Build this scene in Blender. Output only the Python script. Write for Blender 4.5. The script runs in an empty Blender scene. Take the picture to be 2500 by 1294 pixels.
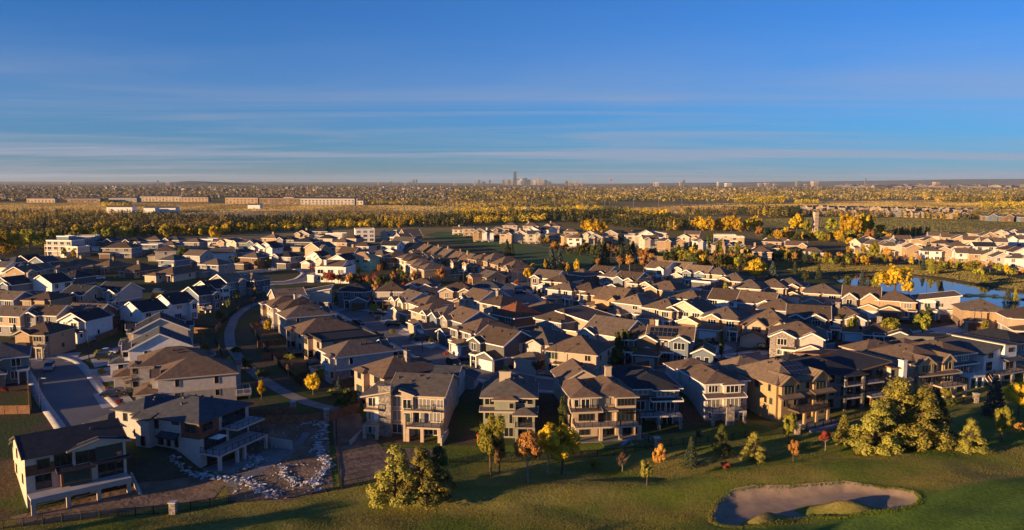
import bpy, bmesh, math, random
import numpy as np
from mathutils import Vector, Matrix
R = math.radians
scene = bpy.context.scene
COL = bpy.data.collections.new('place'); scene.collection.children.link(COL)

# ------------------------------------------------------------------ camera
FPX, PITCH, CAMH = 1925.0, R(6.0), 47.0          # focal length in photo pixels, tilt, height over the golf turf
cam = bpy.data.objects.new('camera', bpy.data.cameras.new('camera'))
scene.collection.objects.link(cam); scene.camera = cam
cam.data.sensor_width = 36.0; cam.data.lens = 36.0 * FPX / 2500.0
cam.data.clip_start = 1.0; cam.data.clip_end = 200000.0
cam.location = (0, 0, CAMH); cam.rotation_euler = (R(90) - PITCH, R(-0.12), 0)

# ------------------------------------------------------------------ sky, sun, exposure
SUN_EL, SUN_AZ = R(7.2), R(238)                  # azimuth clockwise from +Y: the sun stands behind the camera, to its left
world = bpy.data.worlds.new('World'); scene.world = world; world.use_nodes = True
nt = world.node_tree; nt.nodes.clear()
def wn(t, **kw):
    n = nt.nodes.new(t)
    for k, v in kw.items(): setattr(n, k, v)
    return n
wout = wn('ShaderNodeOutputWorld'); wbg = wn('ShaderNodeBackground'); wbg.inputs[1].default_value = 0.092
sky = wn('ShaderNodeTexSky', sky_type='NISHITA', sun_disc=False)
sky.sun_elevation = SUN_EL; sky.sun_rotation = SUN_AZ; sky.altitude = 700; sky.air_density = 1.0; sky.dust_density = 0.2; sky.ozone_density = 8.0
# thin high cloud: noise on a plane far above, seen along the view direction
geo = wn('ShaderNodeTexCoord'); sep = wn('ShaderNodeSeparateXYZ'); nt.links.new(geo.outputs['Generated'], sep.inputs[0])
def wm(op, a, b=None, c=None, clamp=False):
    n = wn('ShaderNodeMath', operation=op); n.use_clamp = clamp
    for i, v in enumerate((a, b, c)):
        if v is None: continue
        if isinstance(v, (int, float)): n.inputs[i].default_value = v
        else: nt.links.new(v, n.inputs[i])
    return n.outputs[0]
zc = wm('MAXIMUM', wm('ADD', sep.outputs[2], 0.035), 0.02)
px_, py_ = wm('DIVIDE', sep.outputs[0], zc), wm('DIVIDE', sep.outputs[1], zc)
cmb = wn('ShaderNodeCombineXYZ'); nt.links.new(px_, cmb.inputs[0]); nt.links.new(py_, cmb.inputs[1])
def cloud(scale, sx, sy, off, detail, lo, hi, dist=0.6, rot=0):
    mp = wn('ShaderNodeMapping'); mp.inputs['Scale'].default_value = (sx, sy, 1); mp.inputs['Location'].default_value = off
    mp.inputs['Rotation'].default_value = (0, 0, R(rot))
    nt.links.new(cmb.outputs[0], mp.inputs[0])
    n = wn('ShaderNodeTexNoise'); n.inputs['Scale'].default_value = scale; n.inputs['Detail'].default_value = detail
    n.inputs['Roughness'].default_value = 0.58; n.inputs['Distortion'].default_value = dist
    nt.links.new(mp.outputs[0], n.inputs['Vector'])
    mr = wn('ShaderNodeMapRange', interpolation_type='SMOOTHSTEP'); mr.inputs[1].default_value = lo; mr.inputs[2].default_value = hi
    nt.links.new(n.outputs[0], mr.inputs[0]); return mr.outputs[0]
c1 = cloud(1.0, 0.15, 0.42, (3.1, 0.4, 0), 9, 0.47, 0.78, 1.6, rot=-6)
c2 = cloud(1.0, 0.42, 0.95, (7.7, 2.2, 0), 9, 0.56, 0.84, 2.0, rot=14)
c3 = cloud(1.0, 0.07, 0.24, (4.4, 2.3, 0), 5, 0.42, 0.62, 1.0, rot=-4)
low = wn('ShaderNodeMapRange', interpolation_type='SMOOTHSTEP'); low.inputs[1].default_value = 0.03; low.inputs[2].default_value = 0.20; low.inputs[3].default_value = 1.0; low.inputs[4].default_value = 0.07
nt.links.new(sep.outputs[2], low.inputs[0])
csum = wm('ADD', wm('ADD', wm('MULTIPLY', c1, 0.40), wm('MULTIPLY', c2, 0.20)), wm('ADD', wm('MULTIPLY', c3, 0.62), 0.06))
cm = wm('MULTIPLY', wm('MINIMUM', csum, 1.0), low.outputs[0])
ccol = wn('ShaderNodeRGB'); ccol.outputs[0].default_value = (1.75, 2.0, 2.7, 1)
mixc = wn('ShaderNodeMix', data_type='RGBA'); nt.links.new(cm, mixc.inputs['Factor'])
hsv = wn('ShaderNodeHueSaturation'); hsv.inputs['Saturation'].default_value = 0.96; nt.links.new(sky.outputs[0], hsv.inputs['Color']); nt.links.new(hsv.outputs[0], mixc.inputs['A']); nt.links.new(ccol.outputs[0], mixc.inputs['B'])
nt.links.new(mixc.outputs['Result'], wbg.inputs[0]); nt.links.new(wbg.outputs[0], wout.inputs[0])
sun = bpy.data.objects.new('sun', bpy.data.lights.new('sun', 'SUN')); scene.collection.objects.link(sun)
sun.data.energy = 5.0; sun.data.angle = R(0.53); sun.data.color = (1.0, 0.625, 0.28)
sdir = Vector((math.sin(SUN_AZ) * math.cos(SUN_EL), math.cos(SUN_AZ) * math.cos(SUN_EL), math.sin(SUN_EL)))
sun.rotation_euler = sdir.to_track_quat('Z', 'Y').to_euler(); sun.location = (-200, -200, 120)
scene.view_settings.view_transform = 'Standard'; scene.view_settings.look = 'None'
scene.view_settings.exposure = 1.08; scene.view_settings.gamma = 1.0

# ------------------------------------------------------------------ photograph pixel -> place
_c, _s = math.cos(PITCH), math.sin(PITCH)
def at(x, y, z=2.8):
    u, v = (x - 1250) / FPX, (y - 647) / FPX
    t = (z - CAMH) / (-_s - v * _c)
    return Vector((u * t, (_c - v * _s) * t, z))
def smooth(a, b, t):
    t = np.clip((t - a) / (b - a), 0, 1); return t * t * (3 - 2 * t)

# ------------------------------------------------------------------ materials
MATS = {}
def mat(name, col=(.5, .5, .5), rough=.8, col2=None, scale=1.0, bump=0.0, bscale=None, metal=0.0, detail=4, spec=.3, trans=0.0, rnd=0.0, attr=None, coords='Object', lo=.35, hi=.65):
    if name in MATS: return MATS[name]
    m = bpy.data.materials.new(name); m.use_nodes = True; t = m.node_tree; N = t.nodes; L = t.links
    b = N['Principled BSDF']; b.inputs['Roughness'].default_value = rough; b.inputs['Metallic'].default_value = metal
    b.inputs['Specular IOR Level'].default_value = spec
    tc = N.new('ShaderNodeTexCoord')
    if attr:
        a = N.new('ShaderNodeAttribute'); a.attribute_name = attr; src = a.outputs['Color']
    else:
        a = N.new('ShaderNodeRGB'); a.outputs[0].default_value = (*col, 1); src = a.outputs[0]
    if col2 is not None:
        n = N.new('ShaderNodeTexNoise'); n.inputs['Scale'].default_value = scale; n.inputs['Detail'].default_value = detail
        L.new(tc.outputs[coords], n.inputs['Vector'])
        mr = N.new('ShaderNodeMapRange'); mr.inputs[1].default_value = lo; mr.inputs[2].default_value = hi; L.new(n.outputs[0], mr.inputs[0])
        mx = N.new('ShaderNodeMix'); mx.data_type = 'RGBA'; L.new(mr.outputs[0], mx.inputs['Factor']); L.new(src, mx.inputs['A'])
        if attr:
            mx.blend_type = 'MULTIPLY'
        mx.inputs['B'].default_value = (*col2, 1); src = mx.outputs['Result']
    if rnd:
        oi = N.new('ShaderNodeObjectInfo'); hs = N.new('ShaderNodeHueSaturation')
        r1 = N.new('ShaderNodeMapRange'); r1.inputs[3].default_value = .5 - .012 * rnd; r1.inputs[4].default_value = .5 + .012 * rnd
        r2 = N.new('ShaderNodeMapRange'); r2.inputs[3].default_value = 1 - .3 * rnd; r2.inputs[4].default_value = 1 + .25 * rnd
        L.new(oi.outputs['Random'], r1.inputs[0]); L.new(oi.outputs['Random'], r2.inputs[0])
        L.new(r1.outputs[0], hs.inputs['Hue']); L.new(r2.outputs[0], hs.inputs['Value']); L.new(src, hs.inputs['Color']); src = hs.outputs[0]
    L.new(src, b.inputs['Base Color'])
    if bump:
        n2 = N.new('ShaderNodeTexNoise'); n2.inputs['Scale'].default_value = bscale or scale * 4; n2.inputs['Detail'].default_value = 5
        L.new(tc.outputs[coords], n2.inputs['Vector'])
        bp = N.new('ShaderNodeBump'); bp.inputs['Strength'].default_value = 1.0; bp.inputs['Distance'].default_value = bump
        L.new(n2.outputs[0], bp.inputs['Height']); L.new(bp.outputs[0], b.inputs['Normal'])
    if trans:
        tr = N.new('ShaderNodeBsdfTranslucent'); L.new(src, tr.inputs['Color'])
        ms = N.new('ShaderNodeMixShader'); ms.inputs[0].default_value = trans
        L.new(b.outputs[0], ms.inputs[1]); L.new(tr.outputs[0], ms.inputs[2]); L.new(ms.outputs[0], N['Material Output'].inputs[0])
    MATS[name] = m; return m
def M(n): return MATS[n]
# walls
for n, c in dict(beige=(.44, .34, .25), tan=(.40, .28, .17), cream=(.58, .50, .39), white=(.74, .72, .70), lightgrey=(.45, .42, .40), grey=(.27, .26, .26),
                 darkgrey=(.11, .11, .12), bluegrey=(.16, .20, .25), navy=(.05, .08, .13), brown=(.20, .13, .085), gold=(.42, .29, .15), teal=(.13, .19, .20), sage=(.24, .25, .20)).items():
    mat('wall_' + n, c, .85, tuple(x * .84 for x in c), 1.3, bump=.012, bscale=14)
mat('stone', (.34, .29, .25), .9, (.16, .14, .13), 2.6, bump=.06, bscale=4.5, lo=.42, hi=.58)
mat('wood', (.20, .085, .04), .7, (.12, .05, .025), 2.5)
for n, c in dict(brown=(.170, .120, .088), grey=(.130, .115, .105), black=(.034, .039, .052), rust=(.23, .09, .05), umber=(.105, .076, .060), taupe=(.165, .13, .105), tan=(.27, .195, .13), slate=(.082, .09, .107)).items():
    mat('roof_' + n, c, .92, tuple(x * .62 for x in c), 1.1, bump=.03, bscale=9, detail=8, spec=.15, lo=.3, hi=.7)
mat('trim_white', (.72, .69, .66), .6); mat('trim_dark', (.06, .055, .055), .6); mat('trim_beige', (.42, .35, .27), .7); mat('trim_brown', (.12, .085, .065), .7)
g = mat('glass', (.012, .018, .024), .04, spec=.9); g = mat('glass_blind', (.20, .19, .17), .25, spec=.9); mat('glass_green', (.03, .06, .055), .05, spec=1.0)
mat('garage_white', (.62, .61, .60), .6); mat('garage_dark', (.07, .065, .065), .5); mat('garage_brown', (.15, .075, .045), .6); mat('garage_beige', (.40, .34, .27), .6)
mat('concrete', (.44, .425, .41), .9, (.33, .32, .31), .35, bump=.01, bscale=3, coords='Object'); mat('asphalt', (.15, .15, .155), .88, (.11, .11, .115), .12, bump=.006, bscale=20, detail=8)
mat('path', (.22, .21, .205), .9, (.16, .155, .15), .4); mat('metal_dark', (.03, .03, .032), .45, metal=.3); mat('metal_grey', (.30, .30, .31), .45, metal=.6)
mat('deck', (.26, .23, .20), .8, (.20, .17, .15), 2); mat('solar', (.010, .013, .022), .25, spec=.4); mat('solar_frame', (.16, .16, .17), .5, metal=.3)
mat('fence_wood', (.24, .125, .065), .85, (.15, .075, .04), 1.6); mat('fence_tan', (.42, .29, .17), .85, (.33, .22, .13), .8)
mat('iron', (.015, .015, .017), .5); mat('sand', (.30, .225, .16), .95, (.22, .165, .12), .6, bump=.05, bscale=1.5)
mat('soil', (.25, .165, .105), .97, (.13, .09, .062), .35, bump=.12, bscale=1.2, detail=8); mat('bark', (.12, .085, .06), .95, (.06, .045, .035), 3)
mat('bark_pale', (.34, .29, .24), .9, (.16, .13, .1), 2)

# ------------------------------------------------------------------ mesh helpers
class MB:
    def __init__(s): s.v, s.f, s.m = [], [], []
    def add(s, vs, fs, mi=0):
        k = len(s.v); s.v += [tuple(p) for p in vs]; s.f += [tuple(i + k for i in f) for f in fs]; s.m += [mi] * len(fs); return s
    def box(s, x0, x1, y0, y1, z0, z1, mi=0):
        return s.add([(x0, y0, z0), (x1, y0, z0), (x1, y1, z0), (x0, y1, z0), (x0, y0, z1), (x1, y0, z1), (x1, y1, z1), (x0, y1, z1)],
                     [(0, 3, 2, 1), (4, 5, 6, 7), (0, 1, 5, 4), (1, 2, 6, 5), (2, 3, 7, 6), (3, 0, 4, 7)], mi)
    def bar(s, a, b, w, h, mi=0):                      # a beam from a to b, w wide and h tall
        a, b = Vector(a), Vector(b); d = (b - a).normalized(); up = Vector((0, 0, 1)) if abs(d.z) < .95 else Vector((1, 0, 0))
        sx = d.cross(up).normalized() * w / 2; sz = sx.cross(d).normalized() * h / 2
        return s.add([a - sx - sz, a + sx - sz, a + sx + sz, a - sx + sz, b - sx - sz, b + sx - sz, b + sx + sz, b - sx + sz],
                     [(0, 1, 2, 3), (7, 6, 5, 4), (0, 4, 5, 1), (1, 5, 6, 2), (2, 6, 7, 3), (3, 7, 4, 0)], mi)
    def tube(s, pts, rads, n=6, mi=0):
        k = len(s.v); pts = [Vector(p) for p in pts]
        for i, p in enumerate(pts):
            d = (pts[min(i + 1, len(pts) - 1)] - pts[max(i - 1, 0)]).normalized(); up = Vector((0, 0, 1)) if abs(d.z) < .9 else Vector((1, 0, 0))
            a = d.cross(up).normalized(); b = a.cross(d)
            for j in range(n):
                t = 2 * math.pi * j / n; s.v.append(tuple(p + (a * math.cos(t) + b * math.sin(t)) * rads[i]))
        for i in range(len(pts) - 1):
            for j in range(n):
                s.f.append((k + i * n + j, k + i * n + (j + 1) % n, k + (i + 1) * n + (j + 1) % n, k + (i + 1) * n + j)); s.m.append(mi)
        s.f.append(tuple(k + (len(pts) - 1) * n + j for j in range(n))); s.m.append(mi); return s
    def mesh(s, name, mats):
        me = bpy.data.meshes.new(name); me.from_pydata(s.v, [], s.f)
        for m in (mats if isinstance(mats, (list, tuple)) else [mats]): me.materials.append(m)
        if any(s.m): me.polygons.foreach_set('material_index', s.m)
        me.update(); return me
def link(name, me, parent=None, loc=None, rz=0):
    o = bpy.data.objects.new(name, me); COL.objects.link(o)
    if parent: o.parent = parent
    if loc is not None: o.location = loc
    if rz: o.rotation_euler = (0, 0, rz)
    return o
def tag(o, label=None, cat=None, group=None, kind=None):
    if label: o['label'] = label
    if cat: o['category'] = cat
    if group: o['group'] = group
    if kind: o['kind'] = kind
    return o
def thing(name, label, cat, loc, rz=0, group=None):
    return tag(link(name, None, None, loc, rz), label, cat, group)
def copy_tree(o, parent=None):
    c = o.copy(); COL.objects.link(c); c.parent = parent
    for ch in o.children: copy_tree(ch, c)
    return c
def npmesh(name, V, Fq, mats, cols=None, smooth_=False):
    V = np.asarray(V, np.float32); Fq = np.asarray(Fq, np.int32); me = bpy.data.meshes.new(name)
    me.vertices.add(len(V)); me.vertices.foreach_set('co', V.ravel()); k = Fq.shape[1]
    me.loops.add(Fq.size); me.loops.foreach_set('vertex_index', Fq.ravel())
    me.polygons.add(len(Fq)); me.polygons.foreach_set('loop_start', np.arange(0, Fq.size, k, dtype=np.int32)); me.polygons.foreach_set('loop_total', np.full(len(Fq), k, np.int32))
    for m in (mats if isinstance(mats, (list, tuple)) else [mats]): me.materials.append(m)
    if smooth_: me.polygons.foreach_set('use_smooth', np.ones(len(Fq), bool))
    me.update(calc_edges=True)
    if cols is not None:
        a = me.color_attributes.new('Col', 'FLOAT_COLOR', 'POINT'); c4 = np.ones((len(V), 4), np.float32); c4[:, :3] = cols; a.data.foreach_set('color', c4.ravel())
    return me
def vnoise(x, y, seed=0):                              # smooth value noise, vectorised
    xi, yi = np.floor(x).astype(np.int64), np.floor(y).astype(np.int64); fx, fy = x - xi, y - yi
    fx, fy = fx * fx * (3 - 2 * fx), fy * fy * (3 - 2 * fy)
    def h(a, b):
        n = (a * 374761393 + b * 668265263 + seed * 144665) & 0x7fffffff; n = ((n ^ (n >> 13)) * 1274126177) & 0x7fffffff
        return ((n ^ (n >> 16)) & 0xffff) / 65535.0
    return (h(xi, yi) * (1 - fx) + h(xi + 1, yi) * fx) * (1 - fy) + (h(xi, yi + 1) * (1 - fx) + h(xi + 1, yi + 1) * fx) * fy

# ------------------------------------------------------------------ terrain
REAR = np.array([(-400, -60), (-140, 72), (-70, 108), (-57, 114), (-48, 128), (-40, 136), (-27, 140.5), (-12, 139), (0, 139.5), (13, 141), (22, 144), (33, 147),
                 (46, 155), (56, 154), (66, 161), (77, 166), (98, 176), (126, 196), (180, 235), (260, 300), (700, 640)], float)   # where the walk-out basements meet the golf turf
MOUNDS = [(-30, 103, 17, 4.0, 10, 1.0), (-8, 112.5, 13, 3.2, 12, 1.2), (12, 116.5, 11, 3.6, 8, 1.3), (30, 119, 14, 3.5, 10, .8), (52, 124, 20, 4.5, 14, 1.5), (72, 131, 16, 4, 15, 1.0),
          (24, 99, 13, 4, 5, .7), (66, 118, 10, 4, 25, .7), (-60, 96, 16, 4, 20, .8)]
ISLES = [(37.0, 108.6, 2.6, 1.5, 22, 1.5), (34.8, 106.9, 2.0, 1.2, 20, 1.1), (49.0, 111.6, 4.4, 1.6, -6, 1.9)]       # grass humps on the near lip of the bunker
BUNK = [(1736, 1243), (1748, 1216), (1785, 1196), (1850, 1188), (1930, 1186), (2000, 1180), (2060, 1176), (2130, 1181), (2190, 1188), (2235, 1199), (2252, 1212), (2240, 1225), (2200, 1236),
        (2140, 1243), (2060, 1250), (1990, 1246), (1945, 1252), (1905, 1266), (1850, 1275), (1800, 1275), (1762, 1268), (1740, 1256)]
BUNK = np.array([tuple(at(x, y, .2))[:2] for x, y in BUNK])
POND = np.array([tuple(at(x, y, 2.0))[:2] for x, y in [(2030, 672), (2090, 666), (2150, 664), (2215, 668), (2290, 680), (2360, 690), (2430, 703), (2520, 716), (2700, 740), (2700, 800), (2560, 790),
        (2470, 760), (2420, 752), (2330, 735), (2260, 722), (2180, 712), (2110, 702), (2050, 688)]])
def inside(P, x, y):
    r = np.zeros(np.shape(x), bool); n = len(P)
    for i in range(n):
        (x0, y0), (x1, y1) = P[i], P[(i + 1) % n]
        c = ((y0 > y) != (y1 > y)) & (x < (x1 - x0) * (y - y0) / ((y1 - y0) + 1e-12) + x0); r ^= c
    return r
def pdist(P, x, y):                                    # distance to the outline
    d = np.full(np.shape(x), 1e9); n = len(P)
    for i in range(n):
        a, b = P[i], P[(i + 1) % n]; ex, ey = b - a; L = ex * ex + ey * ey + 1e-9
        t = np.clip(((x - a[0]) * ex + (y - a[1]) * ey) / L, 0, 1); d = np.minimum(d, np.hypot(x - a[0] - t * ex, y - a[1] - t * ey))
    return d
def hgt(x, y, mounds=True, carve=True):
    x, y = np.asarray(x, float), np.asarray(y, float)
    d = (y - np.interp(x, REAR[:, 0], REAR[:, 1])) * .92
    up = smooth(0, 12, d)
    z = 2.8 * up
    near = np.clip(1 - np.abs(y - 105) / 160, 0, 1) * np.clip(1 - np.abs(x) / 320, 0, 1)
    golf = (1 - smooth(-7, -2, d)) * near
    z = z - .9 * smooth(6, 60, -d) * near
    z = z + golf * ((vnoise(x / 19 + 5, y / 11 + 3, 1) - .5) * 1.3 + (vnoise(x / 6, y / 4, 2) - .5) * .30)
    if True:
        for cx, cy, sx, sy, r, h in MOUNDS + (ISLES if mounds else []):
            c, s = math.cos(R(r)), math.sin(R(r)); u, v = (x - cx) * c + (y - cy) * s, -(x - cx) * s + (y - cy) * c
            z = z + h * np.exp(-(u / sx) ** 2 - (v / sy) ** 2) * (1 - smooth(-3, 1, d))
    if carve:
        ib = inside(BUNK, x, y)
        if ib.any(): z = z - np.where(ib, .75 * smooth(0, 1.6, pdist(BUNK, x, y)) + .12, 0)
        ip = inside(POND, x, y)
        dp = pdist(POND, x, y); z = z - np.where(ip, .9 + .8 * smooth(0, 5, dp), .75 * (1 - smooth(0, 6, dp)))
    return z
def gz(x, y): return float(hgt(np.array([x]), np.array([y]))[0])
def gnd(px, py):                                       # the point of the ground seen at a pixel of the photograph
    p = at(px, py, 1.0)
    for _ in range(12): p = at(px, py, .5 * p.z + .5 * gz(p.x, p.y))
    return p
def axis(lo, a, b, hi, step, grow):
    v = list(np.arange(a, b + step, step)); s = step
    while v[-1] < hi: s *= grow; v.append(v[-1] + s)
    s = step; w = [v[0]]
    while w[-1] > lo: s *= grow; w.append(w[-1] - s)
    return np.array(w[:0:-1] + v)
gx, gy = axis(-30000, -95, 125, 30000, .75, 1.035), axis(-3000, 86, 172, 30000, .75, 1.035)
X, Y = np.meshgrid(gx, gy); Z = hgt(X, Y)
dd = (Y - np.interp(X, REAR[:, 0], REAR[:, 1]))
far = smooth(260, 420, Y)
def mixc3(a, b, t): return np.asarray(a) * (1 - t[..., None]) + np.asarray(b) * t[..., None]
n1 = vnoise(X / 9 + 3, Y / 5, 7) * .6 + vnoise(X / 2.5, Y / 1.6, 8) * .4; n2 = vnoise(X / 26, Y / 14 + 9, 9)
golfc = mixc3((.135, .18, .026), (.26, .225, .056), smooth(.38, .72, n1 * .55 + n2 * .45))
edge = np.array([tuple(at(x, y, -.3))[:2] for x, y in [(1200, 1400), (1800, 1293), (2050, 1262), (2200, 1235), (2300, 1203), (2400, 1180), (2500, 1160), (2700, 1100)]])
fw = smooth(-.3, .4, np.interp(X, edge[:, 0], edge[:, 1], left=50) - Y)
for _cx, _cy, _sx, _sy, _r, _h in ISLES: golfc = mixc3(golfc, (.25, .20, .06), np.exp(-((X - _cx)/(_sx*1.3))**2 - ((Y - _cy)/(_sy*1.4))**2))
golfc = mixc3(golfc, (.125, .20, .028), fw); golfc = golfc * (1 + .10*fw*np.sign(np.sin((X*.55 - Y*.83)*.7)))[..., None]; golfc = golfc * (1 + .05*(1 - fw)*np.sin((X*.35 + Y*.94)*1.4 + 3*n2))[..., None]
lawn = mixc3((.070, .092, .026), (.105, .08, .05), smooth(.42, .62, vnoise(X / 7, Y / 7, 11) * .7 + vnoise(X / 2, Y / 2, 12) * .3))
fld = mixc3((.22, .18, .06), (.36, .26, .11), smooth(.35, .65, vnoise(X / 240, Y / 320, 13) * .7 + vnoise(X / 50, Y / 70, 14) * .3))
cols = golfc * (1 - smooth(-2.5, -1.5, dd))[..., None] + lawn * smooth(-2.5, -1.5, dd)[..., None]
cols = cols * (1 - smooth(520, 640, Y))[..., None] + fld * smooth(520, 640, Y)[..., None]
ny, nx = X.shape; idx = np.arange(nx * ny).reshape(ny, nx)
Q = np.stack([idx[:-1, :-1], idx[:-1, 1:], idx[1:, 1:], idx[1:, :-1]], -1).reshape(-1, 4)
mat('ground', rough=.97, attr='Col', col2=(.62, .64, .6), scale=1.7, bump=.10, bscale=2.6, detail=8, spec=.1, lo=.35, hi=.7)
gme = npmesh('ground', np.stack([X.ravel(), Y.ravel(), Z.ravel()], 1), Q, M('ground'), cols.reshape(-1, 3), True)
tag(link('ground', gme), kind='structure')

def sheet(name, P, material, lift=.03, step=1.2, mounds=False, fixz=None, kind='structure', carve=True):
    """a sheet over the ground inside the outline P (world xy)"""
    P = np.asarray(P, float); x0, y0 = P.min(0); x1, y1 = P.max(0)
    bm = bmesh.new(); vs = [bm.verts.new((p[0], p[1], 0)) for p in P]; f = bm.faces.new(vs)
    if fixz is None and step:
        for axis_, a, b in ((0, x0, x1), (1, y0, y1)):
            k = a + step
            while k < b:
                co = (k, 0, 0) if axis_ == 0 else (0, k, 0); no = (1, 0, 0) if axis_ == 0 else (0, 1, 0)
                bmesh.ops.bisect_plane(bm, geom=bm.verts[:] + bm.edges[:] + bm.faces[:], plane_co=co, plane_no=no); k += step
    bmesh.ops.recalc_face_normals(bm, faces=bm.faces)
    V = np.array([v.co[:] for v in bm.verts])
    V[:, 2] = (hgt(V[:, 0], V[:, 1], mounds, carve) + lift) if fixz is None else fixz
    for v, co in zip(bm.verts, V): v.co = co
    for f in bm.faces:
        f.normal_update(); f.smooth = True
        if f.normal.z < 0: f.normal_flip()
    me = bpy.data.meshes.new(name); bm.to_mesh(me); bm.free(); me.materials.append(material)
    return tag(link(name, me), kind=kind)
_t = M('sand').node_tree; _w = _t.nodes.new('ShaderNodeTexWave'); _w.inputs['Scale'].default_value = 1.3; _w.inputs['Distortion'].default_value = 4.0; _w.inputs['Detail'].default_value = 3; _tc = _t.nodes.new('ShaderNodeTexCoord'); _t.links.new(_tc.outputs['Object'], _w.inputs['Vector'])
_b = _t.nodes.new('ShaderNodeBump'); _b.inputs['Distance'].default_value = .012; _p = _t.nodes['Principled BSDF']; _t.links.new(_p.inputs['Normal'].links[0].from_socket, _b.inputs['Normal']); _t.links.new(_w.outputs['Fac'], _b.inputs['Height']); _t.links.new(_b.outputs[0], _p.inputs['Normal'])   # rake marks
sheet('bunker', BUNK, M('sand'), .16, .7)
mat('water', (.02, .03, .035), .02, spec=1.0, bump=.0012, bscale=.4)
MATS['water'].node_tree.nodes['Principled BSDF'].inputs['IOR'].default_value = 1.75
sheet('pond', np.array([(p - POND.mean(0)) * 1.05 + POND.mean(0) for p in POND]), M('water'), fixz=1.95)
FIELD = {}
def W(pts, z=2.8): return np.array([tuple(at(x, y, z))[:2] for x, y in pts])
for nm, c, c2, pts, li in [
    ('fairway', (.075, .135, .036), (.09, .125, .045), [(1035, 574), (1075, 566), (1130, 567), (1210, 584), (1300, 600), (1400, 614), (1500, 634), (1450, 645), (1380, 656), (1310, 652), (1270, 630), (1200, 606), (1100, 590)], .10),
    ('park_lawn', (.095, .12, .035), (.17, .14, .06), [(1480, 600), (1640, 607), (1760, 622), (1700, 632), (1560, 628), (1500, 620)], .08),
    ('green_field', (.15, .15, .04), (.23, .195, .065), [(1840, 535), (2000, 528), (2180, 527), (2350, 532), (2560, 541), (2560, 566), (2300, 568), (2130, 575), (1960, 580), (1850, 574)], .12),
    ('stubble_field', (.42, .31, .13), (.32, .25, .09), [(-80, 499), (300, 497), (700, 500), (1000, 502), (1070, 507), (1020, 514), (700, 518), (400, 514), (-80, 519)], .15),
    ('dirt_lot', (.38, .29, .21), (.27, .21, .15), [(440, 522), (620, 518), (840, 521), (850, 528), (700, 534), (430, 531)], .2),
    ('highway_verge', (.36, .27, .11), (.25, .20, .075), [(1620, 501), (1900, 492), (2560, 484), (2560, 497), (2200, 500), (1850, 506), (1560, 516), (1480, 511)], .16),
    ('ploughed_field', (.45, .33, .20), (.36, .27, .14), [(1540, 507), (1720, 506), (1700, 511), (1540, 514)], .25),
    ('meadow', (.055, .062, .024), (.08, .075, .03), [(-60, 541), (120, 543), (175, 549), (110, 560), (-60, 558)], .14)]:
    mat('turf_' + nm, c, .97, c2, .012 if li > .11 else .03, bump=.05, bscale=.5, detail=9, spec=.1)
    FIELD[nm] = W(pts); sheet(nm, W(pts), M('turf_' + nm), li, 60 if li > .11 else 12)

def ribbon(name, pts, width, material, lift=.03, raw=False, edge_h=0, kind='structure', step=2.0, off=0.0):
    """a strip along a smooth line"""
    P = np.array(pts, float) if raw else W(pts)
    t = np.linspace(0, 1, len(P)); seg = np.concatenate([[0], np.cumsum(np.hypot(*np.diff(P, axis=0).T))]); n = max(3, int(seg[-1] / step)); s = np.linspace(0, seg[-1], n)
    C = np.stack([np.interp(s, seg, P[:, 0]), np.interp(s, seg, P[:, 1])], 1)
    for _ in range(int(7 / step) + 2): C[1:-1] = (C[:-2] + 2 * C[1:-1] + C[2:]) / 4
    T = np.gradient(C, axis=0); T /= np.linalg.norm(T, axis=1)[:, None] + 1e-9; Nn = np.stack([-T[:, 1], T[:, 0]], 1)
    L, Rr = C + Nn * (off + width / 2), C + Nn * (off - width / 2)
    zl = hgt(C[:, 0], C[:, 1], False) + lift
    if not edge_h:
        V = np.concatenate([np.c_[L, zl], np.c_[Rr, zl]]); i = np.arange(n - 1); Fq = np.stack([i, i + n, i + n + 1, i + 1], 1)
    else:
        V = np.concatenate([np.c_[L, zl], np.c_[Rr, zl], np.c_[L, zl - edge_h], np.c_[Rr, zl - edge_h]]); i = np.arange(n - 1)
        Fq = np.concatenate([np.stack([i, i + n, i + n + 1, i + 1], 1), np.stack([i + 2 * n, i, i + 1, i + 1 + 2 * n], 1), np.stack([i + n, i + 3 * n, i + 3 * n + 1, i + n + 1], 1)])
    return tag(link(name, npmesh(name, V, Fq, material)), kind=kind)
S1 = [(838, 752), (880, 771), (930, 797), (1000, 836), (1085, 880), (1180, 910), (1270, 932), (1370, 945), (1480, 935), (1620, 907), (1760, 886), (1900, 864), (2050, 850), (2200, 830), (2330, 808), (2520, 775)]
S4 = [(1120, 634), (1150, 652), (1195, 677), (1245, 703), (1275, 722), (1300, 745)]
S5 = [(262, 1068), (222, 1018), (172, 962), (148, 920), (128, 893), (75, 878), (-80, 862)]
RING = [(600, 702), (665, 692), (715, 691), (752, 682), (768, 668), (748, 657), (705, 654), (655, 661), (560, 672)]
for pts, w in ((S1, 9.5), (S4, 9), (S5, 9.5), (RING, 8)):
    ribbon('road', pts, w, M('asphalt'), .03)
    for sd in (1, -1): ribbon('kerb', pts, 1.9, M('concrete'), .14, edge_h=.2, off=sd * (w / 2 + .95))
ribbon('road', [(1240, 700), (1300, 688), (1330, 682)], 10, M('asphalt'), .034)
ribbon('road', [(1690, 905), (1735, 870), (1770, 842), (1800, 826)], 8.5, M('asphalt'), .036)
ribbon('road', [(2060, 628), (2130, 626), (2240, 631), (2330, 642), (2420, 652), (2560, 668)], 14, M('asphalt'), .04)
ribbon('road', [(2060, 606), (2120, 612), (2160, 620), (2230, 624)], 10, M('asphalt'), .05)
ribbon('path', [(840, 1004), (765, 990), (690, 958), (635, 922), (590, 884), (563, 846), (560, 812), (574, 776), (603, 752), (640, 738), (700, 725)], 2.8, M('path'), .05)
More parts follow.
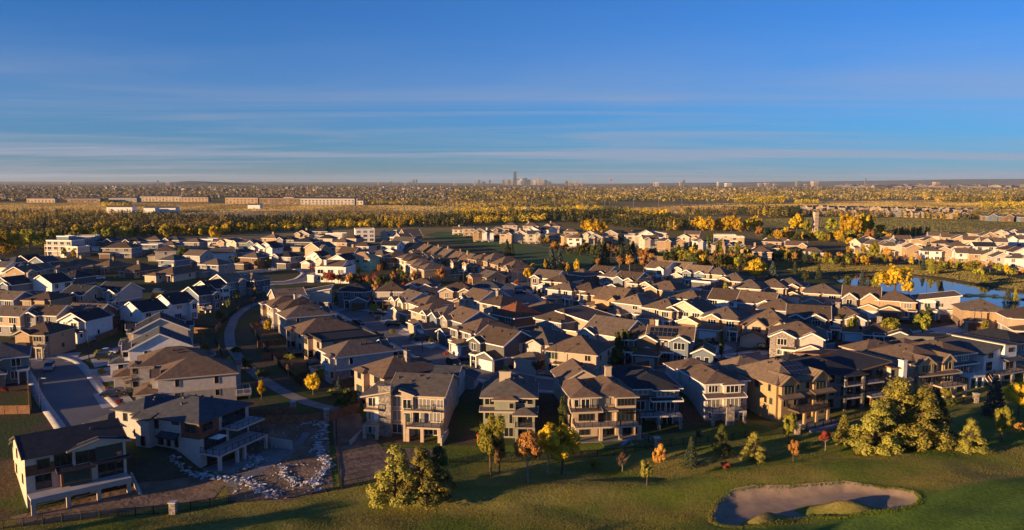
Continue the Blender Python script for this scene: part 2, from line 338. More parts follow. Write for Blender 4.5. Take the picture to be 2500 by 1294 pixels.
ribbon('path', [(1840, 640), (1960, 640), (2100, 648), (2250, 660), (2400, 682), (2560, 705)], 3, M('path'), .05)
ribbon('path', [(1130, 572), (1260, 592), (1380, 612), (1500, 630), (1560, 634)], 2.4, M('path'), .16)
ribbon('footpath', [(168, 886), (215, 874), (262, 862), (312, 846)], 3.0, M('concrete'), .05)
ribbon('highway', [(800, 528), (1000, 524), (1250, 511), (1400, 511), (1560, 505), (1900, 494), (2560, 487)], 26, M('asphalt'), .5, step=20)

# ------------------------------------------------------------------ houses: building kit
_wm = {}
def window_meshes(w, h, nx, ny, tr, gl):
    k = (round(w, 2), round(h, 2), nx, ny, tr, gl)
    if k not in _wm:
        f = MB(); a = .085; f.box(-w/2-a, w/2+a, -.09, .0, -h/2-a, -h/2); f.box(-w/2-a, w/2+a, -.09, .0, h/2, h/2+a); f.box(-w/2-a, -w/2, -.09, .0, -h/2, h/2); f.box(w/2, w/2+a, -.09, .0, -h/2, h/2)
        for i in range(1, nx): x = -w/2 + w*i/nx; f.box(x-.045, x+.045, -.08, .0, -h/2, h/2)
        for i in range(1, ny): z = -h/2 + h*i/ny; f.box(-w/2, w/2, -.075, .0, z-.03, z+.03)
        p = MB().add([(-w/2, -.03, -h/2), (w/2, -.03, -h/2), (w/2, -.03, h/2), (-w/2, -.03, h/2)], [(0, 1, 2, 3)])
        _wm[k] = (f.mesh('window', M(tr)), p.mesh('pane', M(gl)))
    return _wm[k]
_gm = {}
def garage_mesh(w, h, m):
    if (w, h, m) not in _gm:
        b = MB()
        for i in range(4): b.box(-w/2, w/2, -.07, 0, h*i/4 + .02, h*(i+1)/4 - .02)
        b.box(-w/2, w/2, -.03, 0, 0, h); b.box(-w/2-.12, -w/2, -.1, 0, 0, h+.12); b.box(w/2, w/2+.12, -.1, 0, 0, h+.12); b.box(-w/2, w/2, -.1, 0, h, h+.12)
        _gm[(w, h, m)] = b.mesh('garage_door', M(m))
    return _gm[(w, h, m)]
_dm = {}
def door_mesh(m):
    if m not in _dm:
        b = MB().box(-.5, .5, -.06, 0, 0, 2.1); b.box(-.6, -.5, -.1, 0, 0, 2.2); b.box(.5, .6, -.1, 0, 0, 2.2); b.box(-.5, .5, -.1, 0, 2.1, 2.2); b.box(-.3, .3, -.08, 0, 1.2, 1.9)
        _dm[m] = b.mesh('door', M(m))
    return _dm[m]
_vent = None
SIDE_R = dict(B=0, F=math.pi, L=-math.pi/2, R=math.pi/2)
class House:
    def __init__(s, label, loc, face, tier=1, name='house', cat='house', group=None, trim='trim_white', seed=0):
        s.root = thing(name, label, cat, loc, -R(face), group); s.blocks = []; s.tier = tier; s.trim = trim; s.face = face; s.loc = Vector(loc); s.rng = random.Random(seed)
        s.tocam = Vector((-loc[0], -loc[1])).normalized(); s.win_n = 0
    def facing(s, side):                               # how far a side of the house turns towards the street of view
        a = {'B': (0, -1), 'F': (0, 1), 'L': (-1, 0), 'R': (1, 0)}[side]; f = -R(s.face)
        return (a[0] * math.cos(f) - a[1] * math.sin(f)) * s.tocam.x + (a[0] * math.sin(f) + a[1] * math.cos(f)) * s.tocam.y
    def part(s, name, mb, m, parent=None, label=None):
        o = link(name, mb.mesh(name, M(m) if isinstance(m, str) else [M(q) for q in m]), parent or s.root)
        if label: o['label'] = label
        return o
    def block(s, x0, x1, y0, y1, z0, z1, wall, roof='H', pitch=.45, rm='roof_brown', over=.55, fascia=None, vents=0, foot=True):
        fascia = fascia or s.trim; b = MB(); o = over; rt = None
        w, d = x1 - x0, y1 - y0; base = z0 - (1.0 if foot and z0 <= .01 else 0)
        f = MB(); r = MB(); T = .24
        if roof == 'H':
            b.box(x0, x1, y0, y1, base, z1)
            X0, X1, Y0, Y1 = x0-o, x1+o, y0-o, y1+o; W_, D_ = X1-X0, Y1-Y0; hs = min(W_, D_)/2; ze = z1 - o*pitch + .12; zr = ze + hs*pitch
            if W_ >= D_: a, c = (X0+hs, (Y0+Y1)/2, zr), (X1-hs, (Y0+Y1)/2, zr)
            else: a, c = ((X0+X1)/2, Y0+hs, zr), ((X0+X1)/2, Y1-hs, zr)
            vs = [(X0, Y0, ze), (X1, Y0, ze), (X1, Y1, ze), (X0, Y1, ze), a, c, (X0, Y0, ze-T), (X1, Y0, ze-T), (X1, Y1, ze-T), (X0, Y1, ze-T)]
            sl = [(0, 1, 5, 4), (1, 2, 5), (2, 3, 4, 5), (3, 0, 4)] if W_ >= D_ else [(0, 1, 4), (1, 2, 5, 4), (2, 3, 5), (3, 0, 4, 5)]
            r.add(vs, sl + [(9, 8, 7, 6), (0, 6, 7, 1), (1, 7, 8, 2), (2, 8, 9, 3), (3, 9, 6, 0)])
            for q0, q1 in (((X0, Y0), (X1, Y0)), ((X1, Y0), (X1, Y1)), ((X1, Y1), (X0, Y1)), ((X0, Y1), (X0, Y0))): f.bar((*q0, ze-.1), (*q1, ze-.1), .10, .24)
            rt = (a, c)
        elif roof in 'XY':
            if roof == 'X': A, B_, lo, hi = y0, y1, x0, x1; P = lambda u, v, z: (u, v, z)
            else: A, B_, lo, hi = x0, x1, y0, y1; P = lambda u, v, z: (v, u, z)
            mid = (A+B_)/2; zr = z1 + (B_-A)/2*pitch; ze = z1 - o*pitch
            V = [P(lo, A, base), P(hi, A, base), P(hi, B_, base), P(lo, B_, base), P(lo, A, z1), P(hi, A, z1), P(hi, B_, z1), P(lo, B_, z1), P(lo, mid, zr), P(hi, mid, zr)]
            b.add(V, [(0, 1, 5, 4), (2, 3, 7, 6), (1, 2, 6, 9, 5), (3, 0, 4, 8, 7), (0, 3, 2, 1)])
            g0, g1 = lo - .4, hi + .4; up = .16
            V = [P(g, q, z + up) for g in (g0, g1) for q, z in ((A-o, ze), (mid, zr), (B_+o, ze))] + [P(g, q, z + up - T) for g in (g0, g1) for q, z in ((A-o, ze), (mid, zr), (B_+o, ze))]
            r.add(V, [(0, 3, 4, 1), (1, 4, 5, 2), (6, 7, 10, 9), (7, 8, 11, 10), (0, 1, 7, 6), (1, 2, 8, 7), (3, 9, 10, 4), (4, 10, 11, 5), (0, 6, 9, 3), (2, 5, 11, 8)])
            for g in (g0 - .03, g1 + .03):
                f.bar(P(g, A-o, ze+up-.12), P(g, mid, zr+up-.12), .10, .32); f.bar(P(g, mid, zr+up-.12), P(g, B_+o, ze+up-.12), .10, .32)
            f.bar(P(g0, A-o-.04, ze+up-.1), P(g1, A-o-.04, ze+up-.1), .10, .22); f.bar(P(g0, B_+o+.04, ze+up-.1), P(g1, B_+o+.04, ze+up-.1), .10, .22)
            rt = (P(lo, mid, zr+up), P(hi, mid, zr+up))
        elif roof[0] == 'S':                           # single slope; second letter = the high side
            hi_ = roof[1]; w_ = w if hi_ in 'LR' else d; dz = w_ * pitch
            zz = {(i, j): z1 + dz * ({'L': 1-i, 'R': i, 'B': 1-j, 'F': j}[hi_]) for i in (0, 1) for j in (0, 1)}
            b.add([(x0, y0, base), (x1, y0, base), (x1, y1, base), (x0, y1, base), (x0, y0, zz[0, 0]), (x1, y0, zz[1, 0]), (x1, y1, zz[1, 1]), (x0, y1, zz[0, 1])],
                  [(0, 1, 5, 4), (1, 2, 6, 5), (2, 3, 7, 6), (3, 0, 4, 7), (0, 3, 2, 1), (4, 5, 6, 7)])
            e = {k: 0 for k in 'LRBF'}; sx = pitch * o * (1 if hi_ == 'R' else -1 if hi_ == 'L' else 0); sy = pitch * o * (1 if hi_ == 'F' else -1 if hi_ == 'B' else 0)
            c4 = [(x0-o, y0-o, zz[0, 0]-sx-sy+.1), (x1+o, y0-o, zz[1, 0]+sx-sy+.1), (x1+o, y1+o, zz[1, 1]+sx+sy+.1), (x0-o, y1+o, zz[0, 1]-sx+sy+.1)]
            r.add(c4 + [(q[0], q[1], q[2]+T) for q in c4], [(0, 3, 2, 1), (4, 5, 6, 7), (0, 1, 5, 4), (1, 2, 6, 5), (2, 3, 7, 6), (3, 0, 4, 7)])
            for i in range(4):
                p, q = Vector(c4[i]), Vector(c4[(i+1) % 4]); f.bar(p + Vector((0, 0, .13)), q + Vector((0, 0, .13)), .1, .30)
        elif roof == 'F':
            b.box(x0, x1, y0, y1, base, z1)
            r.box(x0-.02, x1+.02, y0-.02, y1+.02, z1, z1+.08)
            for q in ((x0-.1, x1+.1, y0-.1, y0+.2), (x0-.1, x1+.1, y1-.2, y1+.1), (x0-.1, x0+.2, y0+.2, y1-.2), (x1-.2, x1+.1, y0+.2, y1-.2)): f.box(*q, z1-.25, z1+.4)
        else: b.box(x0, x1, y0, y1, base, z1)
        s.part('wall', b, wall); s.blocks.append((x0, x1, y0, y1, z0, z1))
        ro = None
        if r.v:
            ro = s.part('roof', r, rm); s.part('fascia', f, fascia, ro)
            if vents and rt and s.tier <= 1:
                global _vent
                if _vent is None: _vent = MB().box(-.16, .16, -.16, .16, -.15, .3).box(-.2, .2, -.2, .2, .3, .36).mesh('vent', M('trim_dark'))
                ax, ay, az = rt[0]; bx, by, bz = rt[1]
                for i in range(vents):
                    t = (i + .5)/vents + s.rng.uniform(-.15, .15)/vents; off = s.rng.uniform(.5, min(w, d)*.3) * s.rng.choice((1, -1))
                    dx, dy = (0, off) if abs(bx-ax) > abs(by-ay) else (off, 0)
                    link('vent', _vent, ro, (ax+(bx-ax)*t+dx, ay+(by-ay)*t+dy, az+(bz-az)*t-abs(off)*pitch+.02))
        return ro
    def win(s, side, u, z, w, h, plane, nx=2, ny=1, gl=None, tr=None, check=None):
        """window with its middle at u along the wall, z up, on the wall plane"""
        x, y = (u, plane) if side in 'BF' else (plane, u)
        if check is not None:
            ex, ey = {'B': (0, -.4), 'F': (0, .4), 'L': (-.4, 0), 'R': (.4, 0)}[side]
            for i, (a, b, c, d, e, f) in enumerate(s.blocks):
                if i != check and a-.15 < x+ex+ (w/2 if side in 'BF' else 0) and x+ex-(w/2 if side in 'BF' else 0) < b+.15 and c-.15 < y+ey+(w/2 if side in 'LR' else 0) and y+ey-(w/2 if side in 'LR' else 0) < d+.15 and z-h/2 < f+.9 and z+h/2 > e: return None
        gl = gl or s.rng.choice(('glass', 'glass', 'glass', 'glass_green', 'glass_blind')); tr = tr or s.trim
        f, p = window_meshes(w, h, nx, ny, tr, gl); s.win_n += 1
        o = link('window', f, s.root, (x, y, z), SIDE_R[side]); link('pane', p, o); return o
    def garage(s, side, u, plane, w=5, h=2.3, m='garage_white', z=0):
        x, y = (u, plane) if side in 'BF' else (plane, u); return link('garage_door', garage_mesh(w, h, m), s.root, (x, y, z), SIDE_R[side])
    def door(s, side, u, plane, z=0, m='trim_dark'):
        x, y = (u, plane) if side in 'BF' else (plane, u); return link('door', door_mesh(m), s.root, (x, y, z), SIDE_R[side])
    def deck(s, x0, x1, y0, y1, z, posts=(), m='deck', pm='trim_beige', rail='iron', open_=(), pw=.22, glass=False):
        o = s.part('deck', MB().box(x0, x1, y0, y1, z-.35, z), m)
        for (px, py) in posts: s.part('post', MB().box(px-pw, px+pw, py-pw, py+pw, -.6, z-.35), pm, o)
        r = MB()
        for nm, a, b in (('B', (x0, y0), (x1, y0)), ('L', (x0, y0), (x0, y1)), ('R', (x1, y0), (x1, y1)), ('F', (x0, y1), (x1, y1))):
            if nm in open_: continue
            a, b = Vector((*a, z)), Vector((*b, z)); L = (b-a).length; n = max(1, round(L/1.5))
            r.bar(a+Vector((0, 0, 1.02)), b+Vector((0, 0, 1.02)), .07, .06); r.bar(a+Vector((0, 0, .12)), b+Vector((0, 0, .12)), .05, .05)
            for i in range(n+1): p = a.lerp(b, i/n); r.box(p.x-.04, p.x+.04, p.y-.04, p.y+.04, z, z+1.05)
            k = round(L/.28)
            for i in range(1, k): p = a.lerp(b, i/k); r.box(p.x-.012, p.x+.012, p.y-.012, p.y+.012, z+.12, z+1.0)
        s.part('railing', r, rail, o); return o
    def chimney(s, x, y, w, d, z0, z1, m='stone'):
        c = s.part('chimney', MB().box(x-w/2, x+w/2, y-d/2, y+d/2, z0, z1).box(x-w/2-.12, x+w/2+.12, y-d/2-.12, y+d/2+.12, z1, z1+.16), m)
        s.part('chimney_cap', MB().box(x-.2, x+.2, y-.2, y+.2, z1+.16, z1+.55), 'metal_dark', c)
    def solar(s, origin, ux, uz, nx, ny, w=1.05, h=1.7):
        """rows of panels lying on a roof slope: origin corner, unit vectors along and up the slope"""
        o, ux, uz = Vector(origin), Vector(ux).normalized(), Vector(uz).normalized(); n = ux.cross(uz).normalized()
        me = None
        for i in range(nx):
            for j in range(ny):
                if me is None:
                    b = MB(); fr = .05
                    def q(a, c, k): return ux*a + uz*c + n*k
                    for (a0, a1, c0, c1, k, mi) in ((0, w, 0, h, .10, 0), (.05, w-.05, .05, h-.05, .115, 1)):
                        b.add([q(a0, c0, k), q(a1, c0, k), q(a1, c1, k), q(a0, c1, k), q(a0, c0, .02), q(a1, c0, .02), q(a1, c1, .02), q(a0, c1, .02)], [(0, 1, 2, 3), (0, 4, 5, 1), (1, 5, 6, 2), (2, 6, 7, 3), (3, 7, 4, 0)], mi)
                    me = b.mesh('solar_panel', [M('solar_frame'), M('solar')])
                link('solar_panel', me, s.root, o + ux*(i*(w+.03)) + uz*(j*(h+.03)))
    def fill(s, bi, sides='BFLR', z_floors=(0, 3.0), wmax=2.2, dens=1.0, hmin=1.2):
        """windows for each free wall of a block"""
        x0, x1, y0, y1, b0, b1 = s.blocks[bi]; rng = s.rng
        for sd in sides:
            if s.facing(sd) < -.25: continue
            a, c, plane = (x0, x1, y0 if sd == 'B' else y1) if sd in 'BF' else (y0, y1, x0 if sd == 'L' else x1)
            L = c - a; side_wall = sd in 'LR'
            for zf in z_floors:
                if zf + 2.4 > b1 + .2 or zf < b0 - .1: continue
                n = max(1, int(L / ((5.5 if side_wall else 3.6) / dens)))
                for i in range(n):
                    if side_wall and rng.random() < .35: continue
                    w = rng.choice((.8, 1.1)) if side_wall else min(rng.choice((1.3, 1.7, wmax, wmax)), L/n - .7); h = rng.choice((1.2, 1.5)) if side_wall else rng.choice((hmin, 1.5, 1.7))
                    if w < .5: continue
                    u = a + L*(i+.5)/n + rng.uniform(-.3, .3)
                    s.win(sd, u, zf + 2.35 - h/2, w, h, plane, 1 if w < 1.2 else 2 if w < 2 else 3, 1, check=bi)
ROOFH = {}
def auto_house(label, px, py, w, d, face, roof='H', wall='beige', rm='brown', trim='white', hr=None, tier=1, seed=0, flags='', group=None, gz0=2.8, st=2, garage=None, name='house', loc=None):
    """a house whose roof ridge shows at pixel (px, py)"""
    k_ = .82 if py > 755 and tier < 2 else .76; w, d = w * k_, d * (k_ - .06); rng = random.Random(seed * 7 + int(px * 13 + py)); wallm, rmm = 'wall_' + wall, 'roof_' + (rng.choice(('brown', 'umber', 'taupe', 'brown')) if rm == 'brown' else rm); trimm = 'trim_' + trim
    wh = .45 + 2.75 * st; pitch = .64 if 'p' in flags else .46 if roof == 'H' else .5
    if roof == 'S': pitch = .16
    rise = (min(w, d)/2*pitch if roof == 'H' else d/2*pitch if roof == 'X' else w/2*pitch if roof == 'Y' else 1.2)
    hr = wh + rise + .2
    p = at(px, py, gz0 + hr) if loc is None else Vector(loc); h = House(label, (p.x, p.y, gz0), face, tier, name, group=group, trim=trimm, seed=seed + int(px))
    x0, x1, y0, y1 = -w/2, w/2, -d/2, d/2
    gd = garage or ('garage_' + rng.choice(('white', 'dark', 'beige', 'brown')))
    sd = rng.choice((-1, 1)) if 'l' not in flags and 'r' not in flags else (-1 if 'l' in flags else 1)
    if roof == 'S': roof_ = 'S' + rng.choice('LR')
    else: roof_ = roof
    h.block(x0, x1, y0, y1, 0, wh, wallm, roof_, pitch, rmm, vents=3 if tier <= 1 and roof in 'HXY' else 0)
    if tier <= 2 and rng.random() < .5:                 # lower storey in another cladding
        cl = rng.choice([q for q in ('stone', 'wall_brown', 'wall_darkgrey', 'wall_grey', 'wall_tan', 'wall_bluegrey') if q != wallm])
        h.part('cladding', MB().box(x0-.02, x1+.02, y0-.02, y1+.02, -.5, 2.75), cl); h.part('trim_band', MB().box(x0-.07, x1+.07, y0-.07, y1+.07, 2.75, 2.98), trimm)
    floors = [.35 + 2.75 * i for i in range(st)]
    if tier <= 1:
        gw = min(6.6, w * .55); gx = sd * (w/2 - gw/2 - .2)
        gr = rng.choice('HHY') if roof != 'F' and roof != 'S' else ('F' if roof == 'F' else 'SF')
        if 'g' in flags: gr = 'Y'
        gdp = rng.choice((3, 4, 5))
        h.block(gx-gw/2, gx+gw/2, y1-.05, y1+gdp, 0, 3.1, wallm, gr, .42 if gr != 'SF' else .12, rmm, .45)
        h.garage('F', gx, y1+gdp, gw-1.5, 2.3, gd)
        ew = w - gw - .8                                # entry wing beside the garage
        if ew > 3:
            ex = -sd * (w/2 - ew/2 - .1)
            if rng.random() < .7 or 'g' in flags:
                h.block(ex-ew/2, ex+ew/2, y1-.04, y1+1.6, 0, wh if st == 2 else wh-.2, 'stone' if rng.random() < .3 else wallm, 'Y' if (roof in 'XY' or 'g' in flags) else ('F' if roof in 'FS' else 'H'), .75 if 'p' in flags else .5, rmm, .4)
            fy = y1 + (1.6 if len(h.blocks) > 2 else 0)
            h.door('F', ex - ew*.22, fy); h.block(ex-ew/2-.2, ex+ew*.02, fy+.04, fy+1.5, 2.7, 2.85, trimm, 'SB' if roof in 'HXY' else 'F', .2, rmm, .15, foot=False)
            for q in (ex-ew/2, ex-.1): h.part('post', MB().box(q-.14, q+.14, fy+1.15, fy+1.4, -.3, 2.7), trimm)
        if roof in 'HXY' and st == 2 and rng.random() < .65:  # upper bay over the garage
            uw = gw * rng.uniform(.6, .85); ux = gx + rng.uniform(-.5, .5)
            h.block(ux-uw/2, ux+uw/2, y1-.03, y1+1.1, 0, wh-.04, wallm, 'Y' if ('g' in flags or rng.random() < .3) else 'H', .75 if 'p' in flags else .5, rmm, .45)
        if rng.random() < .6 or 'b' in flags:           # rear bay
            bw = w * rng.uniform(.3, .42); bx = rng.choice((-1, 1)) * (w/2 - bw/2 - .4)
            h.block(bx-bw/2, bx+bw/2, y0-1.3, y0+.05, 0, wh-.05, wallm, 'Y' if (roof in 'XY' or 'g' in flags) else ('F' if roof in 'FS' else 'H'), .5, rmm, .4)
            h.deck(-bx-bw/2-.5 if bx > 0 else -bx-bw/2, -bx+bw/2 if bx > 0 else -bx+bw/2+.5, y0-2.8, y0, 1.2, ((-bx-bw/2+.3, y0-2.5), (-bx+bw/2-.3, y0-2.5)), pm=trimm, rail='iron' if rng.random() < .6 else 'trim_white', open_=('F',))
        for i in range(len(h.blocks)):
            if h.blocks[i][5] - h.blocks[i][4] > 2.2: h.fill(i, 'BLR' if i == 1 else 'BFLR', floors if i != 1 else (.5,))
        if 's' in flags:                                # solar panels on the slope that shows
            q = math.hypot(1, pitch); up_ = 1 if h.facing('B') > h.facing('F') else -1; ys = y0 + .5 if up_ > 0 else y1 - .5
            h.solar((-2.7 if up_ > 0 else 2.7, ys, wh + .5*pitch + (.16 if roof == 'X' else .12) + .06), (up_, 0, 0), (0, up_/q, pitch/q), 5, 2, 1.05, 1.6)
        if 'c' in flags: h.chimney(rng.uniform(-.2, .2)*w, rng.uniform(-.1, .1)*d, 1.2, .9, wh, hr + 1.0, wallm if rng.random() < .5 else 'stone')
    else:
        if tier == 2:
            gw = min(6, w*.5); gx = sd*(w/2-gw/2-.1); gdp = 4
            h.block(gx-gw/2, gx+gw/2, y1-.05, y1+gdp, 0, 3.0, wallm, 'Y' if roof in 'XY' else 'H' if roof == 'H' else 'F', .45, rmm, .4)
            h.garage('F', gx, y1+gdp, gw-1.4, 2.3, gd)
            if 'g' in flags or rng.random() < .5:
                bw = w*.38; bx = -sd*(w/2-bw/2-.2); fy = rng.choice((0, 1))
                if fy: h.block(bx-bw/2, bx+bw/2, y1-.04, y1+1.5, 0, wh, wallm, 'Y' if roof != 'F' else 'F', .7, rmm, .4)
                else: h.block(bx-bw/2, bx+bw/2, y0-1.4, y0+.04, 0, wh, wallm, 'Y' if roof != 'F' else 'F', .7, rmm, .4)
            if 'w' in flags:                            # walk-out rear with a deck
                h.deck(x0+.5, x0+w*.6, y0-3.0, y0, 3.0, ((x0+.8, y0-2.7), (x0+w*.58, y0-2.7)), pm=trimm, rail='trim_white', open_=('F',))
            if 'c' in flags: h.chimney(rng.uniform(-.3, .3)*w, 0, 1.1, .9, wh, hr + 1.1, wallm)
        for sd_ in 'BFLR':
            if h.facing(sd_) > .2: h.fill(0, sd_, floors, dens=.85 if tier == 2 else .6)
    return h
def ordw(i): return ['leftmost', 'second', 'third', 'fourth', 'fifth', 'sixth', 'seventh', 'eighth', 'ninth', 'tenth', 'eleventh', 'twelfth', 'thirteenth', 'fourteenth', 'fifteenth', 'sixteenth', 'seventeenth', 'eighteenth', 'nineteenth', 'twentieth'][i]
RN = dict(H='hip', X='gable', Y='gable', S='slanted', F='flat')
WN = dict(beige='beige', tan='tan', cream='cream', white='white', lightgrey='light grey', grey='grey', darkgrey='dark grey', bluegrey='blue-grey', navy='navy blue', brown='brown', gold='golden tan', teal='teal grey', sage='sage green')
GARDEN = []
def row(phrase, defaults, items, group=None, first=0):
    """a row of houses, left to right; the label counts them off"""
    for i, it in enumerate(sorted(items, key=lambda q: q[0])):
        it = list(it); kw = dict(defaults); kw.update(it.pop() if isinstance(it[-1], dict) else {})
        for k, v in zip(('px', 'py', 'w', 'd', 'face', 'roof', 'wall', 'rm'), it): kw[k] = v
        pos = 'leftmost' if i == 0 else ('rightmost' if i == len(items) - 1 else ordw(i) + ' from left'); extra = kw.pop('x', '')
        for lab in (f"{WN[kw['wall']]} house with {kw['rm']} {RN[kw['roof']]} roof{extra}, {pos} in {phrase}", f"{WN[kw['wall']]} house with {kw['rm']} {RN[kw['roof']]} roof, {pos} in {phrase}", f"{WN[kw['wall']]} {RN[kw['roof']]}-roofed house, {pos} in {phrase}", f"{WN[kw['wall']]} house, {pos} in {phrase}"):
            if len(lab.split()) <= 16: break
        h = auto_house(lab, group=group, seed=i * 31 + len(phrase), **kw)
        if kw.get('tier') == 1: GARDEN.append((h, pos, phrase))

# ------------------------------------------------------------------ the front row: walk-out houses backing onto the golf turf
# every house is built in its own metres: x along the rear wall, y from the rear wall (0) towards the street, z up from the turf
def rear(px, py, z=0.0): return at(px, py, z)
def front_house(label, loc, face, trim, seed):
    h = House(label, (loc.x, loc.y, 0.0), face, 0, trim=trim, seed=seed, group='houses backing onto the golf turf'); h.root.scale = (1, .84, .9); return h
FL = (.25, 3.1, 6.0)
# 1: modern house with a dark roof and a wide unfinished deck
P = (rear(93, 1257) + rear(317, 1215)) / 2; fd = Vector((math.sin(R(-40)), math.cos(R(-40)), 0))
h = front_house('cream modern house with black gable roof and unfinished posted deck, nearest the camera', P + fd * 3.7, -40, 'trim_dark', 1)
h.block(-6.6, 6.6, 0, 12, 0, 8.6, 'wall_cream', 'X', .33, 'roof_black', .7, vents=2)
h.block(-.6, 6.6, -.9, .05, 0, 8.5, 'wall_cream', 'Y', .26, 'roof_black', .75, fascia='trim_beige')
h.block(-6.0, 1.0, 11.9, 19, 2.4, 6.0, 'wall_cream', 'X', .4, 'roof_black', .5);
h.part('panel', MB().box(-6.62, -2.9, -.06, 0, 5.3, 7.0), 'wood', label='brown wood panel below the upper window')
h.win('B', -4.3, 6.9, 1.5, 1.5, -.06, 2, gl='glass', tr='trim_dark'); h.win('B', -1.75, 7.0, 2.2, 1.9, 0, 3, gl='glass', tr='trim_dark')
h.win('B', 1.1, 7.0, 2.6, 1.9, -.9, 3, gl='glass', tr='trim_dark'); h.win('B', 4.3, 7.1, 3.6, 2.0, -.9, 2, gl='glass_green', tr='trim_dark')
h.win('B', -4.4, 4.0, 1.9, 2.2, 0, 2, gl='glass', tr='trim_dark'); h.win('B', 4.4, 4.0, 3.4, 2.2, -.9, 3, gl='glass', tr='trim_dark')
h.block(-2.4, 1.6, -1.8, -.92, 2.9, 5.3, 'wood', 'SF', .22, 'roof_black', .5, foot=False); h.win('B', -.4, 4.1, 3.4, 1.8, -1.8, 2, gl='glass_green', tr='trim_dark')
h.block(2.0, 6.9, -1.5, -.92, 5.4, 5.5, 'trim_dark', 'SF', .15, 'roof_black', .3, foot=False)
h.deck(-6.6, 6.6, -4.0, -.92, 2.75, ((-6.3, -3.7), (-1.9, -3.7), (2.1, -3.7), (6.2, -3.7)), 'concrete', 'trim_beige', 'metal_dark', open_='BLRF', pw=.28)
h.part('beam', MB().box(-6.65, 6.65, -4.05, -3.75, 1.9, 2.4), 'trim_beige')
for x in (-4.5, .2, 4): h.win('B', x, 1.35, 2.2, 1.6, -.0 if x < 0 else -.9, 2, gl='glass', tr='trim_dark')
h.part('retaining_wall', MB().add([(7.2, -6.2, -.6), (7.5, -6.2, -.6), (7.5, 0, -.6), (7.2, 0, -.6), (7.2, -6.2, .5), (7.5, -6.2, .5), (7.5, 0, 2.4), (7.2, 0, 2.4)], [(0, 1, 5, 4), (1, 2, 6, 5), (2, 3, 7, 6), (3, 0, 4, 7), (4, 5, 6, 7)]), 'concrete')
for y, z in ((3, 4.2), (8, 7.2), (9.5, 4.2)): h.win('L', y, z, .9, 1.4, -6.6, 1, tr='trim_dark')
# 2: side-on light house with terraces towards the rubble garden
C = rear(492, 1147); fa = 291
h = House('light grey house with slate hip roof and stacked terraces beside the stone rubble garden', (0, 0, 0), fa, 0, trim='trim_dark', seed=2, group='houses backing onto the golf turf')
rot = Matrix.Rotation(-R(fa), 3, 'Z'); h.root.scale = (1, .9, .92); h.root.location = C - rot @ Vector((-6, 0, 0)); h.tocam = Vector((.4, -.9))
h.block(-6, 6, 0, 15, 0, 8.7, 'wall_lightgrey', 'H', .36, 'roof_slate', .7, vents=5); h.block(-4.5, 5, 14.9, 22, 0, 8.5, 'wall_lightgrey', 'H', .38, 'roof_slate', .6, vents=3)
h.block(-7.3, -6.02, 10.5, 13.8, 0, 8.2, 'wall_lightgrey', 'SR', .3, 'roof_slate', .4); h.block(-7.0, -6.02, 5.0, 8.5, 5.1, 5.3, 'trim_dark', 'SR', .4, 'roof_slate', .4, foot=False)
h.block(-6.5, .5, 21.9, 27, 2.6, 5.8, 'wall_lightgrey', 'H', .4, 'roof_slate', .5); h.garage('F', -3, 27, 5, 2.3, 'garage_dark', 2.9)
h.part('panel', MB().box(-6.06, -6.0, -.02, 4.2, 5.4, 8.2), 'wood'); h.part('panel', MB().box(-6.05, -1.5, -.06, 0, 5.4, 8.2), 'wood')
for y, z, w, hh in ((2.0, 7.2, 2.4, 1.3), (5.5, 7.9, 1.6, .6), (10, 7.2, .8, 1.5), (16.5, 7.0, .9, 1.4), (19.5, 7.0, .9, 1.4), (5.4, 4.2, .7, 1.5), (7.3, 4.2, .7, 1.5), (9.2, 4.2, 1.1, 1.3), (12, 4.2, .9, 1.7), (17, 4.2, .8, 1.3)):
    h.win('L', y, z, w, hh, -6.06 if y < 4.2 else (-7.3 if 10.5 < y < 13.8 else -6 if y < 15 else -4.5), 2 if w > 1 else 1, gl='glass', tr='trim_dark')
h.win('B', -4.2, 7.3, 2.2, 1.3, -.06, 2, gl='glass', tr='trim_dark'); h.win('B', 2.2, 7.2, 5.6, 2.3, 0, 4, gl='glass', tr='trim_dark'); h.win('B', -2.5, 4.3, 5.0, 2.3, 0, 4, gl='glass', tr='trim_dark'); h.win('B', 3.2, 4.2, 4.4, 2.0, 0, 3, gl='glass_green', tr='trim_dark')
h.deck(-6, 6.2, -4.4, 0, 3.0, ((-5.7, -4.1), (-1.6, -4.1), (.2, -4.1), (5.8, -4.1)), 'wall_lightgrey', 'wall_lightgrey', 'iron', open_='F', pw=.26); h.deck(-.8, 6.3, -3.6, 0, 6.0, (), 'wall_lightgrey', 'wall_lightgrey', 'iron', open_='F')
h.part('patio', MB().box(-6.3, 7, -9, 0, -.6, .12), 'path'); h.part('retaining_wall', MB().box(7.1, 7.5, -9, 0, -.6, 1.8), 'concrete')
h.part('umbrella_canopy', MB().add([(-4.4, -2.6, 5.2), (-1.9, -2.6, 5.2), (-1.9, -.3, 5.2), (-4.4, -.3, 5.2), (-3.15, -1.45, 5.7)], [(0, 1, 4), (1, 2, 4), (2, 3, 4), (3, 0, 4), (3, 2, 1, 0)]), 'trim_white')
h.win('B', -3, 1.4, 3, 2, 0, 3, gl='glass'); h.win('B', 2.5, 1.4, 3, 2, 0, 3, gl='glass')
